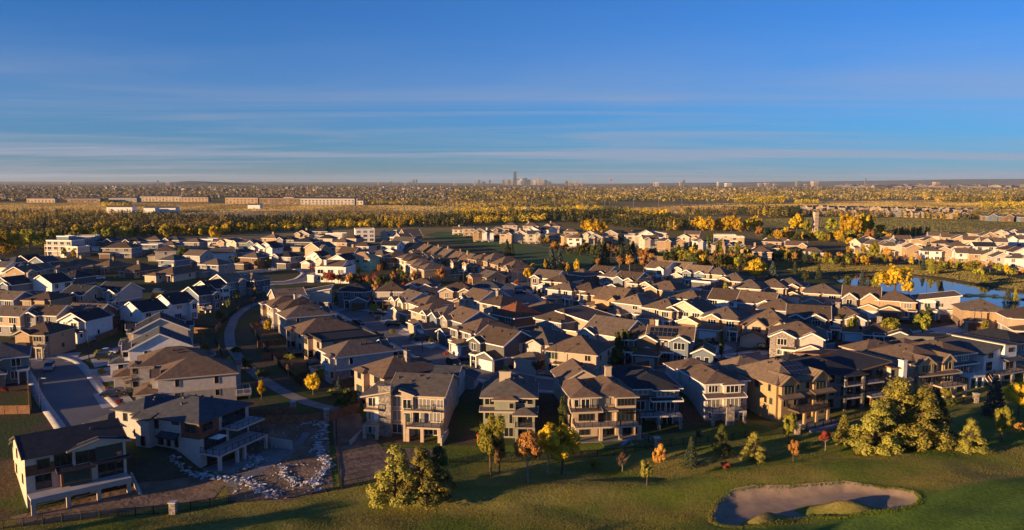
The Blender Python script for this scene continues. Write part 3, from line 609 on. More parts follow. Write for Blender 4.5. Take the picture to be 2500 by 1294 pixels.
# 3: sunlit modern house with a stone chimney column
P = (rear(893, 1063) + rear(1092, 1066)) / 2
h = front_house('beige modern house with tall stone chimney column and balconies, right of the footpath end', P, 8, 'trim_beige', 3); h.root.scale = (1, 1, .9)
h.block(-3.2, 7.3, 0, 13, 0, 8.8, 'wall_beige', 'X', .40, 'roof_grey', .6, vents=8); h.block(-7.3, -3.2, -.9, 13, 0, 8.3, 'wall_beige', 'SR', .22, 'roof_grey', .8)
h.block(-.6, 1.6, -.7, .05, 0, 8.7, 'wall_beige', 'SL', .35, 'roof_grey', .35); h.block(-5, 6.5, 12.9, 24, 2.4, 8.0, 'wall_lightgrey', 'X', .38, 'roof_slate', .6); h.block(2, 8.4, 23.9, 29, 2.4, 5.8, 'wall_lightgrey', 'Y', .4, 'roof_slate', .5)
h.garage('F', 5.2, 29, 5, 2.3, 'garage_white', 2.8)
h.chimney(-3.6, -.55, 2.3, 1.5, -.6, 10.6, 'stone')
for x, z, w, hh, pl, n in ((-6.0, 7.2, 1.6, 1.7, -.9, 2), (-1.6, 7.2, 1.7, 2.1, 0, 2), (.5, 7.0, 1.5, 1.8, -.7, 2), (3.3, 6.9, 2.8, 2.1, 0, 4), (5.2, 7.2, .8, 1.3, 0, 1), (6.6, 7.1, 1.1, 1.6, 0, 2),
                        (-6.6, 4.2, .6, 1.5, -.9, 1), (-1.6, 4.3, 1.7, 2.0, 0, 2), (.5, 4.2, 1.2, 1.8, -.7, 1), (2.2, 4.1, .9, 2.1, 0, 1), (3.6, 4.1, 1.5, 2.1, 0, 2), (5.6, 4.2, 2.0, 1.9, 0, 3),
                        (-6.6, 1.4, .6, 1.6, -.9, 1), (-5.4, 1.4, 1.0, 1.6, -.9, 1), (-1.6, 1.5, 1.8, 1.8, 0, 2), (.3, 1.4, 1.0, 1.8, -.7, 1), (2.4, 1.2, 1.4, 2.0, 0, 2), (4.8, 1.3, 2.4, 1.6, 0, 3)):
    h.win('B', x, z, w, hh, pl, n, gl=h.rng.choice(('glass_blind', 'glass_green', 'glass', 'glass_blind')), tr='trim_white')
h.door('B', -4.9, -.9, 6.05, 'trim_white'); h.door('B', -5.2, -.9, 3.15, 'trim_white')
h.deck(1.0, 7.3, -3.1, -.05, 3.05, ((1.2, -2.9), (3.9, -2.9), (7.1, -2.9)), 'trim_beige', 'wall_beige', 'iron', open_='F', pw=.3); h.deck(.2, 5.4, -1.7, -.05, 5.95, ((.6, -2.9),), 'trim_beige', 'wall_beige', 'iron', open_='F')
h.deck(-7.3, -4.5, -3.0, -.92, 3.05, ((-7.0, -2.8), (-4.7, -2.8)), 'trim_beige', 'wall_beige', 'iron', open_='F', pw=.28); h.deck(-7.3, -4.5, -2.2, -.92, 5.95, (), 'trim_beige', 'wall_beige', 'iron', open_='F')
for y, z, w, hh in ((1.3, 7.0, .9, 1.5), (6, 7.6, .6, 1.2), (7.6, 5.0, .7, 1.6), (10.6, 4.9, .9, 2.2), (16, 6.6, 2.4, 1.5)): h.win('R', y, z, w, hh, 7.3 if y < 13 else 6.5, 1 if w < 2 else 2, tr='trim_white')
h.part('retaining_wall', MB().box(-8.6, -8.3, -6.5, 0, -.8, .9), 'concrete'); h.part('retaining_wall', MB().box(7.6, 7.9, -4.5, 1, -.8, 1.6), 'concrete')
# 4: smaller hip-roofed house behind the yellow tree
P = (rear(1180, 1066) + rear(1308, 1066)) / 2
h = front_house('grey-beige house with grey hip roof and covered deck behind the tall yellow tree', P, 2, 'trim_beige', 4)
h.block(-4.8, 4.8, 0, 13, 0, 8.5, 'wall_sage', 'H', .48, 'roof_grey', .6, vents=4); h.block(-2.6, 1.2, -1.4, .05, 0, 8.3, 'wall_sage', 'H', .5, 'roof_brown', .55); h.block(-4, 4.2, 12.9, 20, 2.4, 8, 'wall_grey', 'H', .45, 'roof_grey', .6)
h.block(-4.9, 4.9, -1.5, -.02, 5.45, 5.6, 'trim_dark', 'SF', .2, 'roof_grey', .5, foot=False); h.block(1.25, 4.8, -3.6, -.02, 5.6, 5.75, 'trim_dark', 'H', .5, 'roof_grey', .5, foot=False)
for x, z, w, hh, pl, n in ((-3.6, 7.4, 1.7, 1.3, 0, 2), (.5, 6.9, .8, 1.1, -1.4, 1), (3.9, 7.4, 1.0, 1.0, 0, 1), (2.4, 7.4, 1.5, .6, 0, 2), (-3.6, 4.4, 1.7, 1.3, 0, 2), (-1.4, 4.2, 1.0, 1.3, -1.4, 1), (.4, 4.2, .6, 1.9, -1.4, 1), (3, 4.1, 2.6, 2.2, 0, 3), (-3.4, 1.4, 1.8, 1.6, 0, 2), (0, 1.4, 1.6, 1.8, -1.4, 2), (3, 1.3, 2.6, 2, 0, 3)): h.win('B', x, z, w, hh, pl, n, gl='glass', tr='trim_beige')
h.deck(1.25, 4.8, -3.6, -.05, 3.05, ((1.5, -3.3), (4.55, -3.3)), 'deck', 'wall_sage', 'iron', open_='F', pw=.25)
for q in (1.5, 4.55): h.part('post', MB().box(q-.2, q+.2, -3.5, -3.1, 3.05, 5.5), 'wall_sage')
h.chimney(-1, 7, 2.2, .8, 9.5, 12.0, 'trim_beige')
# 5: broad hip-roofed house with pergola
P = (rear(1393, 1062) + rear(1554, 1062)) / 2
h = front_house('broad beige house with brown hip roofs, pergola deck and covered patio with blue slide', P, -8, 'trim_beige', 5)
h.block(-6, -1.2, -.8, 12, 0, 8.7, 'wall_beige', 'H', .55, 'roof_brown', .6, vents=3); h.block(-1.25, 6, 0, 14, 0, 8.5, 'wall_beige', 'H', .50, 'roof_brown', .6, vents=4); h.block(2.2, 6.0, -.9, .05, 0, 8.4, 'wall_beige', 'H', .5, 'roof_brown', .55)
h.block(-5.6, 2.5, 11.9, 24, 2.4, 8.6, 'wall_beige', 'Y', .62, 'roof_brown', .5, vents=5)
for x, z, w, hh, pl, n in ((-5.3, 7.2, .8, 1.5, -.8, 1), (-3.6, 7.0, 1.5, 2.0, -.8, 2), (-1.9, 7.2, .8, 1.5, -.8, 1), (.8, 7.4, .8, 1.5, 0, 1), (4.1, 7.2, 3.2, 1.5, -.9, 5), (-3.4, 4.2, 2.8, 1.3, -.8, 4), (.3, 4.2, 2.2, 2.2, 0, 3), (4.0, 4.3, 3.0, 2.2, -.9, 4), (-4, 1.4, 2.4, 1.7, -.8, 3), (.5, 1.3, 3, 2.2, 0, 3), (4.1, 1.3, 2.6, 2, -.9, 3)):
    h.win('B', x, z, w, hh, pl, n, gl='glass' if z < 6 else h.rng.choice(('glass', 'glass_blind')), tr='trim_dark' if x > -3 or z < 5 else 'trim_white')
h.deck(-6, 6.2, -4.2, -.95, 3.05, ((-1.3, -3.9), (2.4, -3.9), (6, -3.9), (-5.7, -3.9)), 'trim_beige', 'wall_beige', 'iron', open_='F', pw=.3); h.deck(-5.6, -1.4, -1.9, -.82, 5.95, (), 'trim_beige', 'wall_beige', 'iron', open_='F')
h.block(-6.2, -1, -2.2, -.82, 5.4, 5.55, 'trim_dark', 'SF', .22, 'roof_brown', .4, foot=False); h.block(-1, 2.1, -1.6, -.02, 5.6, 5.75, 'trim_dark', 'H', .4, 'roof_brown', .4, foot=False)
pg = h.part('pergola', MB().box(2.3, 2.5, -4.0, -3.8, 3.05, 5.5).box(5.9, 6.1, -4.0, -3.8, 3.05, 5.5).box(2.2, 6.2, -4.05, -3.75, 5.5, 5.7), 'metal_dark')
for i in range(9): h.part('slat', MB().box(2.3 + i*.46, 2.36 + i*.46, -4.3, -.95, 5.7, 5.85), 'metal_dark', pg)
h.part('lawn_patch', MB().box(-1.5, 8.5, -8.8, -4.6, -.6, .1), 'turf_fairway'); h.part('patio', MB().box(-6, 8.5, -4.6, 0, -.6, .12), 'path')
for y, z, w, hh in ((2, 7, .8, 1.4), (6, 7, .8, 1.4), (9, 4.2, 1.2, 1.4)): h.win('L', y, z, w, hh, -6, 1)
h.chimney(2.8, 9, 1.2, .9, 9, 12.4, 'wall_beige')
# 6: dark-roofed grey house
P = (rear(1568, 1050) + rear(1672, 1044)) / 2
h = front_house('blue-grey house with black hip roof, white windows and stone-posted deck', P + Vector((-1.0, 3, 0)), -5, 'trim_white', 6)
h.block(-5.6, 4.6, 0, 14, 0, 8.2, 'wall_bluegrey', 'H', .40, 'roof_black', .7, vents=2); h.block(-.2, 3.6, -1.0, .05, 0, 8.1, 'wall_bluegrey', 'H', .4, 'roof_black', .7); h.block(-5, 3.5, 13.9, 22, 2.4, 7.6, 'wall_bluegrey', 'H', .4, 'roof_black', .6)
h.part('panel', MB().box(-5.62, -.25, -.05, 0, 5.6, 6.4), 'wood'); h.block(-.9, 4.6, -1.9, -1.02, 5.35, 5.5, 'trim_dark', 'SF', .2, 'roof_black', .4, foot=False)
for x, z, w, hh, pl, n in ((-2.6, 7.2, 2.0, .9, 0, 2), (.8, 7.1, 1.5, 1.3, -1, 2), (2.6, 7.1, 1.5, 1.3, -1, 2), (4.1, 7.1, .6, 1.2, 0, 1), (-3, 4.3, 1.7, 1.9, 0, 2), (-.8, 4.3, .7, 1.9, 0, 1), (.8, 4.2, 1.6, 2.0, -1, 2), (2.7, 4.2, 1.5, 1.9, -1, 2), (-3, 1.3, 2, 1.8, 0, 2), (1.6, 1.3, 3, 2, -1, 3)): h.win('B', x, z, w, hh, pl, n, gl='glass_blind' if z > 6 else 'glass', tr='trim_white')
h.deck(-4.2, 4.4, -4.0, -1.05, 3.0, ((-3.8, -3.7), (-.2, -3.7), (4.1, -3.7)), 'wall_lightgrey', 'stone', 'iron', open_='F', pw=.3)
# 7: pale hip house
P = (rear(1721, 1026) + rear(1805, 1024)) / 2
h = front_house('light grey house with brown hip roof and white-framed windows, left of golden solar house', P, -11, 'trim_white', 7)
h.block(-3.6, 3.4, 0, 15, 0, 8.6, 'wall_lightgrey', 'H', .46, 'roof_brown', .6, vents=4); h.block(0, 3.5, -.9, .05, 0, 8.4, 'wall_cream', 'H', .45, 'roof_brown', .55); h.block(3.45, 6.4, 2.5, 14, 0, 8.3, 'wall_lightgrey', 'H', .45, 'roof_brown', .5); h.block(-4, 5, 14.9, 23, 2.4, 8.2, 'wall_lightgrey', 'H', .42, 'roof_brown', .6, vents=3)
h.block(-3.8, 3.8, -2.0, -.92, 5.4, 5.55, 'trim_dark', 'SF', .3, 'roof_brown', .5, foot=False)
for sd, u, z, w, hh, pl, n in (('B', -2, 7.2, 1.9, 1.4, 0, 3), ('B', 1.7, 7.2, 2.6, 1.5, -.9, 3), ('B', 4.8, 7.2, 1.6, 1.4, 2.5, 2), ('B', -1.8, 4.2, 2.6, 2.2, 0, 3), ('B', 1.8, 4.2, 2.5, 2.1, -.9, 3), ('B', 4.8, 4.2, 1.5, 1.6, 2.5, 2), ('B', -2.2, 1.4, 1.2, 1.5, 0, 2), ('B', 1.8, 1.4, 2.4, 1.6, -.9, 3), ('B', 4.8, 1.4, 1.5, 1.6, 2.5, 2), ('L', 9, 7.2, 1.2, 1.3, -3.6, 2)): h.win(sd, u, z, w, hh, pl, n, gl=h.rng.choice(('glass_blind', 'glass_green', 'glass')), tr='trim_white')
h.deck(-3.6, 3.6, -3.9, -.95, 3.0, ((-3.3, -3.6), (-.4, -3.6), (3.3, -3.6)), 'wall_lightgrey', 'stone', 'iron', open_='F', pw=.3); h.chimney(0, -4.2, 1.6, .5, -.6, 4.1, 'stone')
# 8: golden house with solar panels
P = (rear(1902, 1029) + rear(2010, 1008)) / 2
h = front_house('golden tan house with twin rear gables and dark solar panels on the roof', P, -25, 'trim_brown', 8)
h.block(-6.8, 6.8, 0, 16, 0, 8.7, 'wall_gold', 'H', .46, 'roof_tan', .6, vents=9); h.block(-6.2, -2.2, -1.0, .05, 0, 8.5, 'wall_gold', 'Y', .75, 'roof_tan', .5); h.block(2.4, 6.4, -.8, .05, 0, 8.6, 'wall_gold', 'Y', .85, 'roof_tan', .5); h.block(-5.5, 4, 15.9, 24, 2.4, 8.3, 'wall_gold', 'H', .5, 'roof_tan', .6, vents=4)
for cx, y0, zt in ((-4.2, -1.0, 8.5), (4.4, -.8, 8.6)):      # the gables run back over the main roof
    pass
h.block(-6.2, -2.2, .06, 5.5, 8.5, 8.52, 'wall_gold', 'Y', .75, 'roof_tan', .5, foot=False); h.block(2.4, 6.4, .06, 6, 8.6, 8.62, 'wall_gold', 'Y', .85, 'roof_tan', .5, foot=False)
for sd, u, z, w, hh, pl, n in (('B', -4.2, 7.1, 2.6, 1.7, -1, 3), ('B', -1.4, 7.3, .7, 1.3, 0, 1), ('B', 1.4, 7.3, .7, 1.3, 0, 1), ('B', 4.4, 7.2, 2.7, 1.6, -.8, 3), ('B', -5.4, 4.3, .6, 1.4, -1, 1), ('B', -2.6, 4.3, .8, 1.5, -1, 1), ('B', .6, 4.2, 2.6, 2.2, 0, 3), ('B', 4.4, 4.3, 2.4, 1.7, -.8, 3), ('B', 4.4, 1.5, 2.2, 1.6, -.8, 2), ('B', -1, 1.3, 3, 2, 0, 3), ('L', 2.2, 7.2, .7, 1.4, -6.8, 1), ('L', 6.5, 7.2, 1.2, 1.4, -6.8, 2), ('L', 1.6, 4.3, .8, 1.3, -6.8, 1), ('L', 3.4, 4.3, .7, 1.3, -6.8, 1), ('L', 10, 4.3, 1.2, 1.2, -6.8, 2)): h.win(sd, u, z, w, hh, pl, n, gl=h.rng.choice(('glass', 'glass', 'glass_green')), tr='trim_brown')
h.block(-6.6, -1.8, -2.2, -1.02, 5.2, 5.35, 'trim_brown', 'SF', .3, 'roof_tan', .4, foot=False); h.block(2, 6.8, -2.0, -.82, 5.4, 5.55, 'trim_brown', 'SF', .3, 'roof_tan', .4, foot=False); h.block(-1.7, 1.9, -1.2, -.02, 5.2, 5.35, 'trim_brown', 'SF', .3, 'roof_tan', .4, foot=False)
h.deck(-4.5, 3.6, -4.6, -1.05, 3.0, ((-2.8, -4.3), (.3, -4.3), (3.3, -4.3)), 'trim_brown', 'wall_gold', 'iron', open_='F', pw=.28); h.part('patio', MB().box(-5, 5, -9.5, -1, -.6, .12), 'path')
sl = math.hypot(1, .46); h.solar((-1.9, 1.0, 8.7 + 1.0 * .46 + .25), (1, 0, 0), (0, 1/sl, .46/sl), 5, 3, 1.05, 1.75)
# 9: dark hip house with stacked balconies
P = rear(2050, 994)
h = front_house('grey house with black hip roof and stacked corner balconies, right of solar house', P, -22, 'trim_dark', 9)
h.block(-4.6, 4.4, 0, 14, 0, 8.6, 'wall_grey', 'H', .42, 'roof_black', .7); h.block(-4, 3.5, 13.9, 21, 2.4, 8, 'wall_darkgrey', 'H', .42, 'roof_black', .6)
h.block(-1.0, 4.4, -2.8, -.02, 8.2, 8.4, 'wall_grey', 'H', .4, 'roof_black', .5, foot=False)
for x, z, w in ((-2.8, 7.2, 2.2), (-2.8, 4.2, 2.2), (-2.8, 1.4, 2.0), (1.8, 7.0, 3.0), (1.8, 4.1, 3.0), (1.8, 1.2, 2.6)): h.win('B', x, z, w, 1.7 if x < 0 else 2.1, 0, 2, gl='glass', tr='trim_dark')
for z in (3.0, 5.95): h.deck(-1, 4.4, -2.8, -.05, z, ((-.7, -2.5), (4.1, -2.5)), 'wall_lightgrey', 'stone', 'iron', open_='F', pw=.3)
for q in (-.7, 4.1): h.part('post', MB().box(q-.28, q+.28, -2.8, -2.2, 2.9, 8.2), 'stone')
# 10: modern split-shed house with a white chimney fin
P = rear(2143, 982)
h = front_house('dark modern house with slanted roofs, wood fascia and tall white chimney fin', P, -22, 'wall_brown', 10)
h.block(-5.2, 2.2, 0, 15, 0, 8.5, 'wall_darkgrey', 'SR', .14, 'roof_black', .8); h.block(2.25, 5.6, -1.2, 14, 0, 8.0, 'wall_cream', 'SL', .16, 'roof_slate', .8, fascia='wood'); h.block(-4.5, 4, 14.9, 24, 2.4, 7.8, 'wall_darkgrey', 'SB', .14, 'roof_black', .7, fascia='wood')
h.block(1.6, 6.2, -3.2, -1.22, 5.4, 5.6, 'trim_dark', 'SF', .2, 'roof_slate', .5, foot=False)
h.chimney(5.2, -1.7, 1.1, 1.6, 3, 10.2, 'wall_white')
for x, z, w, hh, pl in ((-3.2, 7.2, 2.6, 1.9, 0), (.2, 7.2, 2.0, 2.0, 0), (3.4, 7.2, 1.8, 1.6, -1.2), (-3.4, 4.2, 2.4, 2.1, 0), (-.2, 4.2, 2.6, 2.2, 0), (3.8, 4.2, 2.6, 2.1, -1.2), (-2, 1.3, 3, 2, 0), (3.8, 1.3, 2.2, 2, -1.2)): h.win('B', x, z, w, hh, pl, 2, gl='glass', tr='trim_dark')
h.deck(-5.2, 2.2, -3.8, -.05, 3.0, ((-4.9, -3.5), (-1.6, -3.5), (1.9, -3.5)), 'wall_lightgrey', 'wood', 'iron', open_='F', pw=.25); h.deck(-5.2, -.4, -2.4, -.05, 5.95, (), 'wall_lightgrey', 'wood', 'iron', open_='F')
# 11: beige twin-gable house
P = (rear(2226, 966) + rear(2322, 958)) / 2
h = front_house('beige house with two stone rear gables and posted deck above open lawn', P, -20, 'trim_beige', 11)
h.block(-6.4, 5.8, 0, 16, 0, 8.6, 'wall_beige', 'H', .44, 'roof_brown', .6, vents=7); h.block(-5.2, -1.0, -1.4, 5.5, 0, 8.4, 'wall_gold', 'Y', .8, 'roof_brown', .5); h.block(2.0, 5.2, -1.0, 5.0, 0, 8.6, 'wall_gold', 'Y', .95, 'roof_brown', .45); h.block(-6, 5, 15.9, 25, 2.4, 8.3, 'wall_beige', 'H', .44, 'roof_brown', .6, vents=4)
for sd, x, z, w, hh, pl in (('B', -3.1, 7.2, 2.6, 1.7, -1.4), ('B', .5, 7.2, 2.0, 1.7, 0), ('B', 3.6, 7.3, 2.0, 1.7, -1), ('B', -3.1, 4.2, 2.8, 2.0, -1.4), ('B', .6, 4.2, 2.2, 2.2, 0), ('B', 3.6, 4.3, 1.8, 1.9, -1), ('B', -3.1, 1.4, 2.6, 1.9, -1.4), ('B', .6, 1.3, 2.2, 2, 0), ('B', 3.6, 1.4, 2, 2, -1), ('L', .4-1, 7.2, .7, 1.4, -5.2), ('L', -.6, 4.2, .7, 1.4, -5.2)): h.win(sd, x, z, w, hh, pl, 3 if w > 2 else 2, gl=h.rng.choice(('glass', 'glass_green')), tr='trim_beige')
h.deck(-.9, 6.4, -4.2, -1.05, 3.0, ((0, -3.9), (3.1, -3.9), (6.1, -3.9)), 'trim_beige', 'wall_beige', 'iron', open_='F', pw=.32); h.block(-5.6, 6, -2.2, -1.42, 5.3, 5.45, 'trim_brown', 'SF', .25, 'roof_brown', .4, foot=False)
# 12: grey house with a deck stair
P = rear(2362, 945)
h = front_house('grey sided house with brown hip roof and wooden stair down from its deck', P + Vector((-1, 2, 0)), -24, 'trim_white', 12)
h.block(-5.5, 5.0, 0, 14, 0, 8.4, 'wall_bluegrey', 'H', .42, 'roof_brown', .6, vents=4); h.block(-4, 4, 13.9, 22, 2.4, 7.8, 'wall_bluegrey', 'H', .42, 'roof_brown', .6)
for x, z, w, hh in ((-4.2, 7.2, 1.4, 1.4), (-1.6, 7.2, .9, 1.3), (1.8, 7.2, 2.2, 1.4), (-4, 4.3, 1.4, 1.6), (-1.4, 4.2, .8, 1.6), (2, 4.2, 2.8, 2.1), (-3.5, 1.4, 1.6, 1.7), (.4, 1.3, 1.8, 2.0), (3.2, 1.3, 2.2, 2.0)): h.win('B', x, z, w, hh, 0, 3 if w > 2 else 2 if w > 1 else 1, gl=h.rng.choice(('glass', 'glass_blind')), tr='trim_white')
h.block(-5.8, 5.3, -1.0, -.02, 5.4, 5.5, 'trim_white', 'SF', .2, 'roof_brown', .3, foot=False); h.deck(-.2, 5, -3.6, -.05, 3.0, ((.1, -3.3), (2.4, -3.3), (4.7, -3.3)), 'trim_white', 'trim_white', 'trim_white', open_='F')
st = MB()
for i in range(11): st.box(5.05, 6.35, -3.4 - i*.26 + .26, -3.1 - i*.26 + .26, 2.72 - i*.26, 2.78 - i*.26)
st.bar((5.05, -3.2, 2.7), (5.05, -6, -.1), .06, .3); st.bar((6.35, -3.2, 2.7), (6.35, -6, -.1), .06, .3); st.bar((6.35, -3.2, 3.7), (6.35, -6, .9), .06, .07); h.part('stair', st, 'trim_beige')
# 13: white modern shed-roof house
P = rear(2435, 926)
h = front_house('white modern house with steep single-slope dark roof at right end of front row', P, -26, 'wall_darkgrey', 13)
h.block(-5.4, .6, 0, 16, 0, 7.6, 'wall_white', 'SR', .26, 'roof_slate', .8); h.block(.65, 5.2, -1.2, 15, 0, 9.3, 'wall_white', 'SL', .1, 'roof_slate', .9); h.block(-5, 4, 15.9, 25, 2.4, 8, 'wall_darkgrey', 'SB', .14, 'roof_black', .7)
h.block(.4, 5.6, -2.6, -1.22, 5.4, 5.6, 'trim_dark', 'SF', .2, 'roof_slate', .5, foot=False)
for x, z, w, hh, pl in ((-3, 7.0, 1.6, 1.2, 0), (3, 8.2, 1.8, 1.0, -1.2), (-3.4, 4.2, 2.0, 2.1, 0), (2.8, 4.2, 2.8, 2.0, -1.2), (-3, 1.3, 2.2, 2, 0), (2.5, 1.3, 2.6, 2, -1.2)): h.win('B', x, z, w, hh, pl, 2, gl='glass', tr='trim_dark')
h.deck(-5, 5.6, -4.4, -1.25, 3.0, ((-4.6, -4.1), (0, -4.1), (5.2, -4.1)), 'trim_beige', 'stone', 'iron', open_='F', pw=.35)
# 14: last one, cut by the frame
P = rear(2520, 925)
h = front_house('dark blue-grey house with black hip roof cut off by the right photo edge', P + Vector((3, 8, 0)), -26, 'trim_white', 14)
h.block(-5.5, 5.5, 0, 16, 0, 8.5, 'wall_bluegrey', 'H', .42, 'roof_black', .6); h.deck(-5, 1, -3.2, -.05, 3.0, ((-4.6, -2.9), (.6, -2.9)), 'trim_beige', 'stone', 'iron', open_='F')
for x in (-3.6, -.5, 3): 
    for z in (1.4, 4.2, 7.1): h.win('B', x, z, 1.6, 1.7, 0, 2, tr='trim_white')
    h.win('L', x + 6, 7.1, 1.0, 1.4, -5.5, 1); 

# ------------------------------------------------------------------ the streets of houses behind, row by row (pixel of the roof ridge, width, depth, facing)
D1 = dict(tier=1); D2 = dict(tier=2); D3 = dict(tier=3)
row('row between left street and footpath', D1, [
    (392, 770, 12, 17, 246, 'X', 'cream', 'black'), (390, 806, 12, 17, 246, 'X', 'white', 'slate', dict(trim='white')), (425, 846, 13, 18, 246, 'H', 'lightgrey', 'brown', dict(trim='beige')),
    (480, 872, 13, 19, 247, 'H', 'lightgrey', 'brown', dict(trim='beige'))], 'houses between the left street and the footpath')
row('front row on the left street', D1, [
    (4, 838, 12, 14, 150, 'H', 'teal', 'slate'), (112, 786, 11, 13, 186, 'H', 'tan', 'brown', dict(trim='beige', garage='garage_brown')), (208, 758, 10, 13, 192, 'Y', 'white', 'black', dict(flags='gl', garage='garage_dark', x=' and black garage door'))], 'houses on the left street')
row('row behind the white garage house', D1, [
    (42, 748, 12, 12, 10, 'X', 'beige', 'brown'), (125, 746, 13, 12, 8, 'X', 'grey', 'brown'), (222, 742, 14, 12, 10, 'X', 'brown', 'brown', dict(x=' and solar panels', trim='white', flags='s'))], 'houses on the left street')
row('second row of the left quarter', D1, [
    (30, 712, 13, 12, 15, 'X', 'bluegrey', 'brown'), (118, 712, 12, 13, 190, 'H', 'tan', 'brown', dict(trim='beige')), (205, 697, 13, 14, 200, 'X', 'beige', 'black'), (290, 690, 14, 15, 200, 'X', 'lightgrey', 'black', dict(flags='g')),
    (350, 733, 11, 15, 300, 'X', 'white', 'black')], 'houses of the left quarter')
row('row backing onto the footpath', D1, [
    (425, 716, 11, 15, 303, 'X', 'white', 'black', dict(flags='gb')), (487, 698, 10, 14, 303, 'X', 'bluegrey', 'black', dict(flags='gb')), (515, 684, 10, 14, 303, 'X', 'white', 'black', dict(flags='gb')), (555, 668, 11, 15, 303, 'X', 'grey', 'tan', dict(flags='gb')),
    (615, 667, 12, 15, 303, 'H', 'darkgrey', 'tan', dict(flags='b'))], 'houses backing onto the footpath')
row('third row of the left quarter', D1, [
    (30, 676, 13, 12, 200, 'Y', 'bluegrey', 'black', dict(flags='g')), (125, 670, 12, 16, 290, 'X', 'white', 'black'), (185, 661, 14, 14, 200, 'H', 'darkgrey', 'black'), (60, 650, 14, 13, 280, 'X', 'tan', 'brown', dict(flags='g')), ], 'houses of the left quarter')
row('row of twin-roofed bungalows', dict(tier=1, st=1, trim='beige'), [
    (200, 632, 15, 19, 200, 'H', 'tan', 'brown', dict(flags='c')), (272, 636, 15, 19, 200, 'H', 'brown', 'brown', dict(flags='c')), (346, 644, 15, 19, 200, 'H', 'tan', 'brown', dict(flags='c')), (425, 652, 15, 19, 200, 'H', 'cream', 'brown', dict(flags='c')),
    (150, 640, 13, 15, 200, 'H', 'cream', 'brown')], 'twin-roofed bungalows')
row('far left cluster under yellow trees', D2, [
    (12, 640, 11, 12, 280, 'Y', 'white', 'grey', dict(flags='g')), (38, 629, 13, 12, 200, 'H', 'bluegrey', 'slate'), (72, 624, 13, 12, 200, 'Y', 'beige', 'black'), (108, 627, 12, 12, 200, 'Y', 'bluegrey', 'slate', dict(flags='g')), (92, 645, 13, 12, 280, 'X', 'tan', 'brown')], 'houses of the far left cluster')
row('back row under the left woodland', D2, [
    (190, 598, 12, 12, 200, 'F', 'cream', 'grey'), (262, 579, 16, 16, 180, 'H', 'darkgrey', 'slate'), (298, 592, 22, 18, 180, 'H', 'grey', 'brown'), (330, 581, 14, 14, 180, 'H', 'darkgrey', 'black'), (378, 577, 14, 14, 180, 'H', 'grey', 'brown'), (372, 592, 14, 12, 180, 'F', 'bluegrey', 'black'),
    (428, 578, 14, 13, 190, 'H', 'grey', 'slate'), (418, 590, 13, 13, 190, 'H', 'beige', 'brown'), (478, 582, 14, 14, 190, 'H', 'grey', 'brown'), (512, 580, 13, 13, 190, 'F', 'lightgrey', 'slate'), (542, 582, 13, 13, 190, 'H', 'beige', 'brown'), (580, 586, 13, 16, 200, 'S', 'cream', 'slate'), (612, 583, 14, 14, 190, 'H', 'bluegrey', 'slate')], 'houses under the left woodland')
row('row above the turning circle', D2, [
    (405, 602, 13, 15, 250, 'H', 'cream', 'brown'), (425, 622, 13, 15, 200, 'H', 'bluegrey', 'slate'), (485, 611, 13, 14, 200, 'X', 'lightgrey', 'brown'), (545, 613, 13, 16, 250, 'S', 'white', 'brown'), (592, 604, 14, 14, 200, 'H', 'lightgrey', 'slate'), (528, 632, 14, 14, 200, 'H', 'grey', 'brown'),
    (640, 592, 12, 14, 195, 'Y', 'white', 'black', dict(flags='pg', x=' and steep twin gables')), (622, 616, 14, 14, 200, 'H', 'brown', 'brown'), (660, 590, 14, 14, 195, 'Y', 'white', 'black', dict(flags='pg')), (702, 614, 14, 14, 200, 'H', 'grey', 'black'), (668, 572, 15, 15, 200, 'H', 'tan', 'tan', dict(flags='c'))], 'houses above the turning circle')
row('dark-roofed row under the woodland', D2, [
    (705, 576, 15, 14, 190, 'H', 'grey', 'black'), (745, 562, 14, 14, 190, 'Y', 'beige', 'black', dict(flags='c')), (748, 581, 16, 14, 190, 'H', 'darkgrey', 'black'), (786, 557, 17, 14, 190, 'H', 'darkgrey', 'black'), (800, 573, 14, 14, 190, 'H', 'cream', 'black'), (822, 566, 17, 15, 190, 'F', 'lightgrey', 'black'), (838, 582, 15, 14, 200, 'H', 'tan', 'brown'),
    (862, 573, 14, 14, 200, 'H', 'beige', 'brown')], 'dark-roofed houses under the woodland')
row('row by the building site', D2, [
    (782, 592, 18, 16, 300, 'X', 'beige', 'brown'), (778, 613, 13, 13, 200, 'Y', 'white', 'black', dict(flags='g')), (805, 622, 12, 12, 200, 'H', 'cream', 'brown'), (838, 620, 14, 15, 290, 'X', 'white', 'black', dict(flags='g')), (855, 603, 13, 14, 200, 'X', 'tan', 'brown', dict(flags='cp')), (890, 590, 15, 14, 200, 'H', 'lightgrey', 'brown')], 'houses by the building site')
row('row by the white villa', D2, [
    (930, 610, 15, 14, 210, 'H', 'tan', 'brown'), (958, 588, 15, 14, 200, 'X', 'white', 'black', dict(flags='l')), (990, 578, 18, 15, 200, 'X', 'bluegrey', 'grey'), (1002, 560, 17, 18, 240, 'Y', 'brown', 'brown', dict(flags='p')), (958, 564, 17, 15, 200, 'S', 'cream', 'brown'), (985, 570, 13, 13, 230, 'Y', 'tan', 'tan')], 'houses by the white villa')
row('stepped row left of middle street', D1, [
    (968, 614, 13, 17, 60, 'H', 'brown', 'brown'), (1004, 618, 12, 17, 62, 'H', 'cream', 'brown'), (1016, 624, 12, 17, 62, 'H', 'cream', 'brown'), (1027, 631, 12, 17, 62, 'H', 'beige', 'tan'), (1040, 637, 12, 17, 62, 'H', 'beige', 'brown'), (1056, 641, 13, 17, 62, 'H', 'tan', 'brown', dict(flags='b'))], 'stepped houses left of the middle street')
Q = dict(tier=1, st=1, flags='pgc', trim='beige')
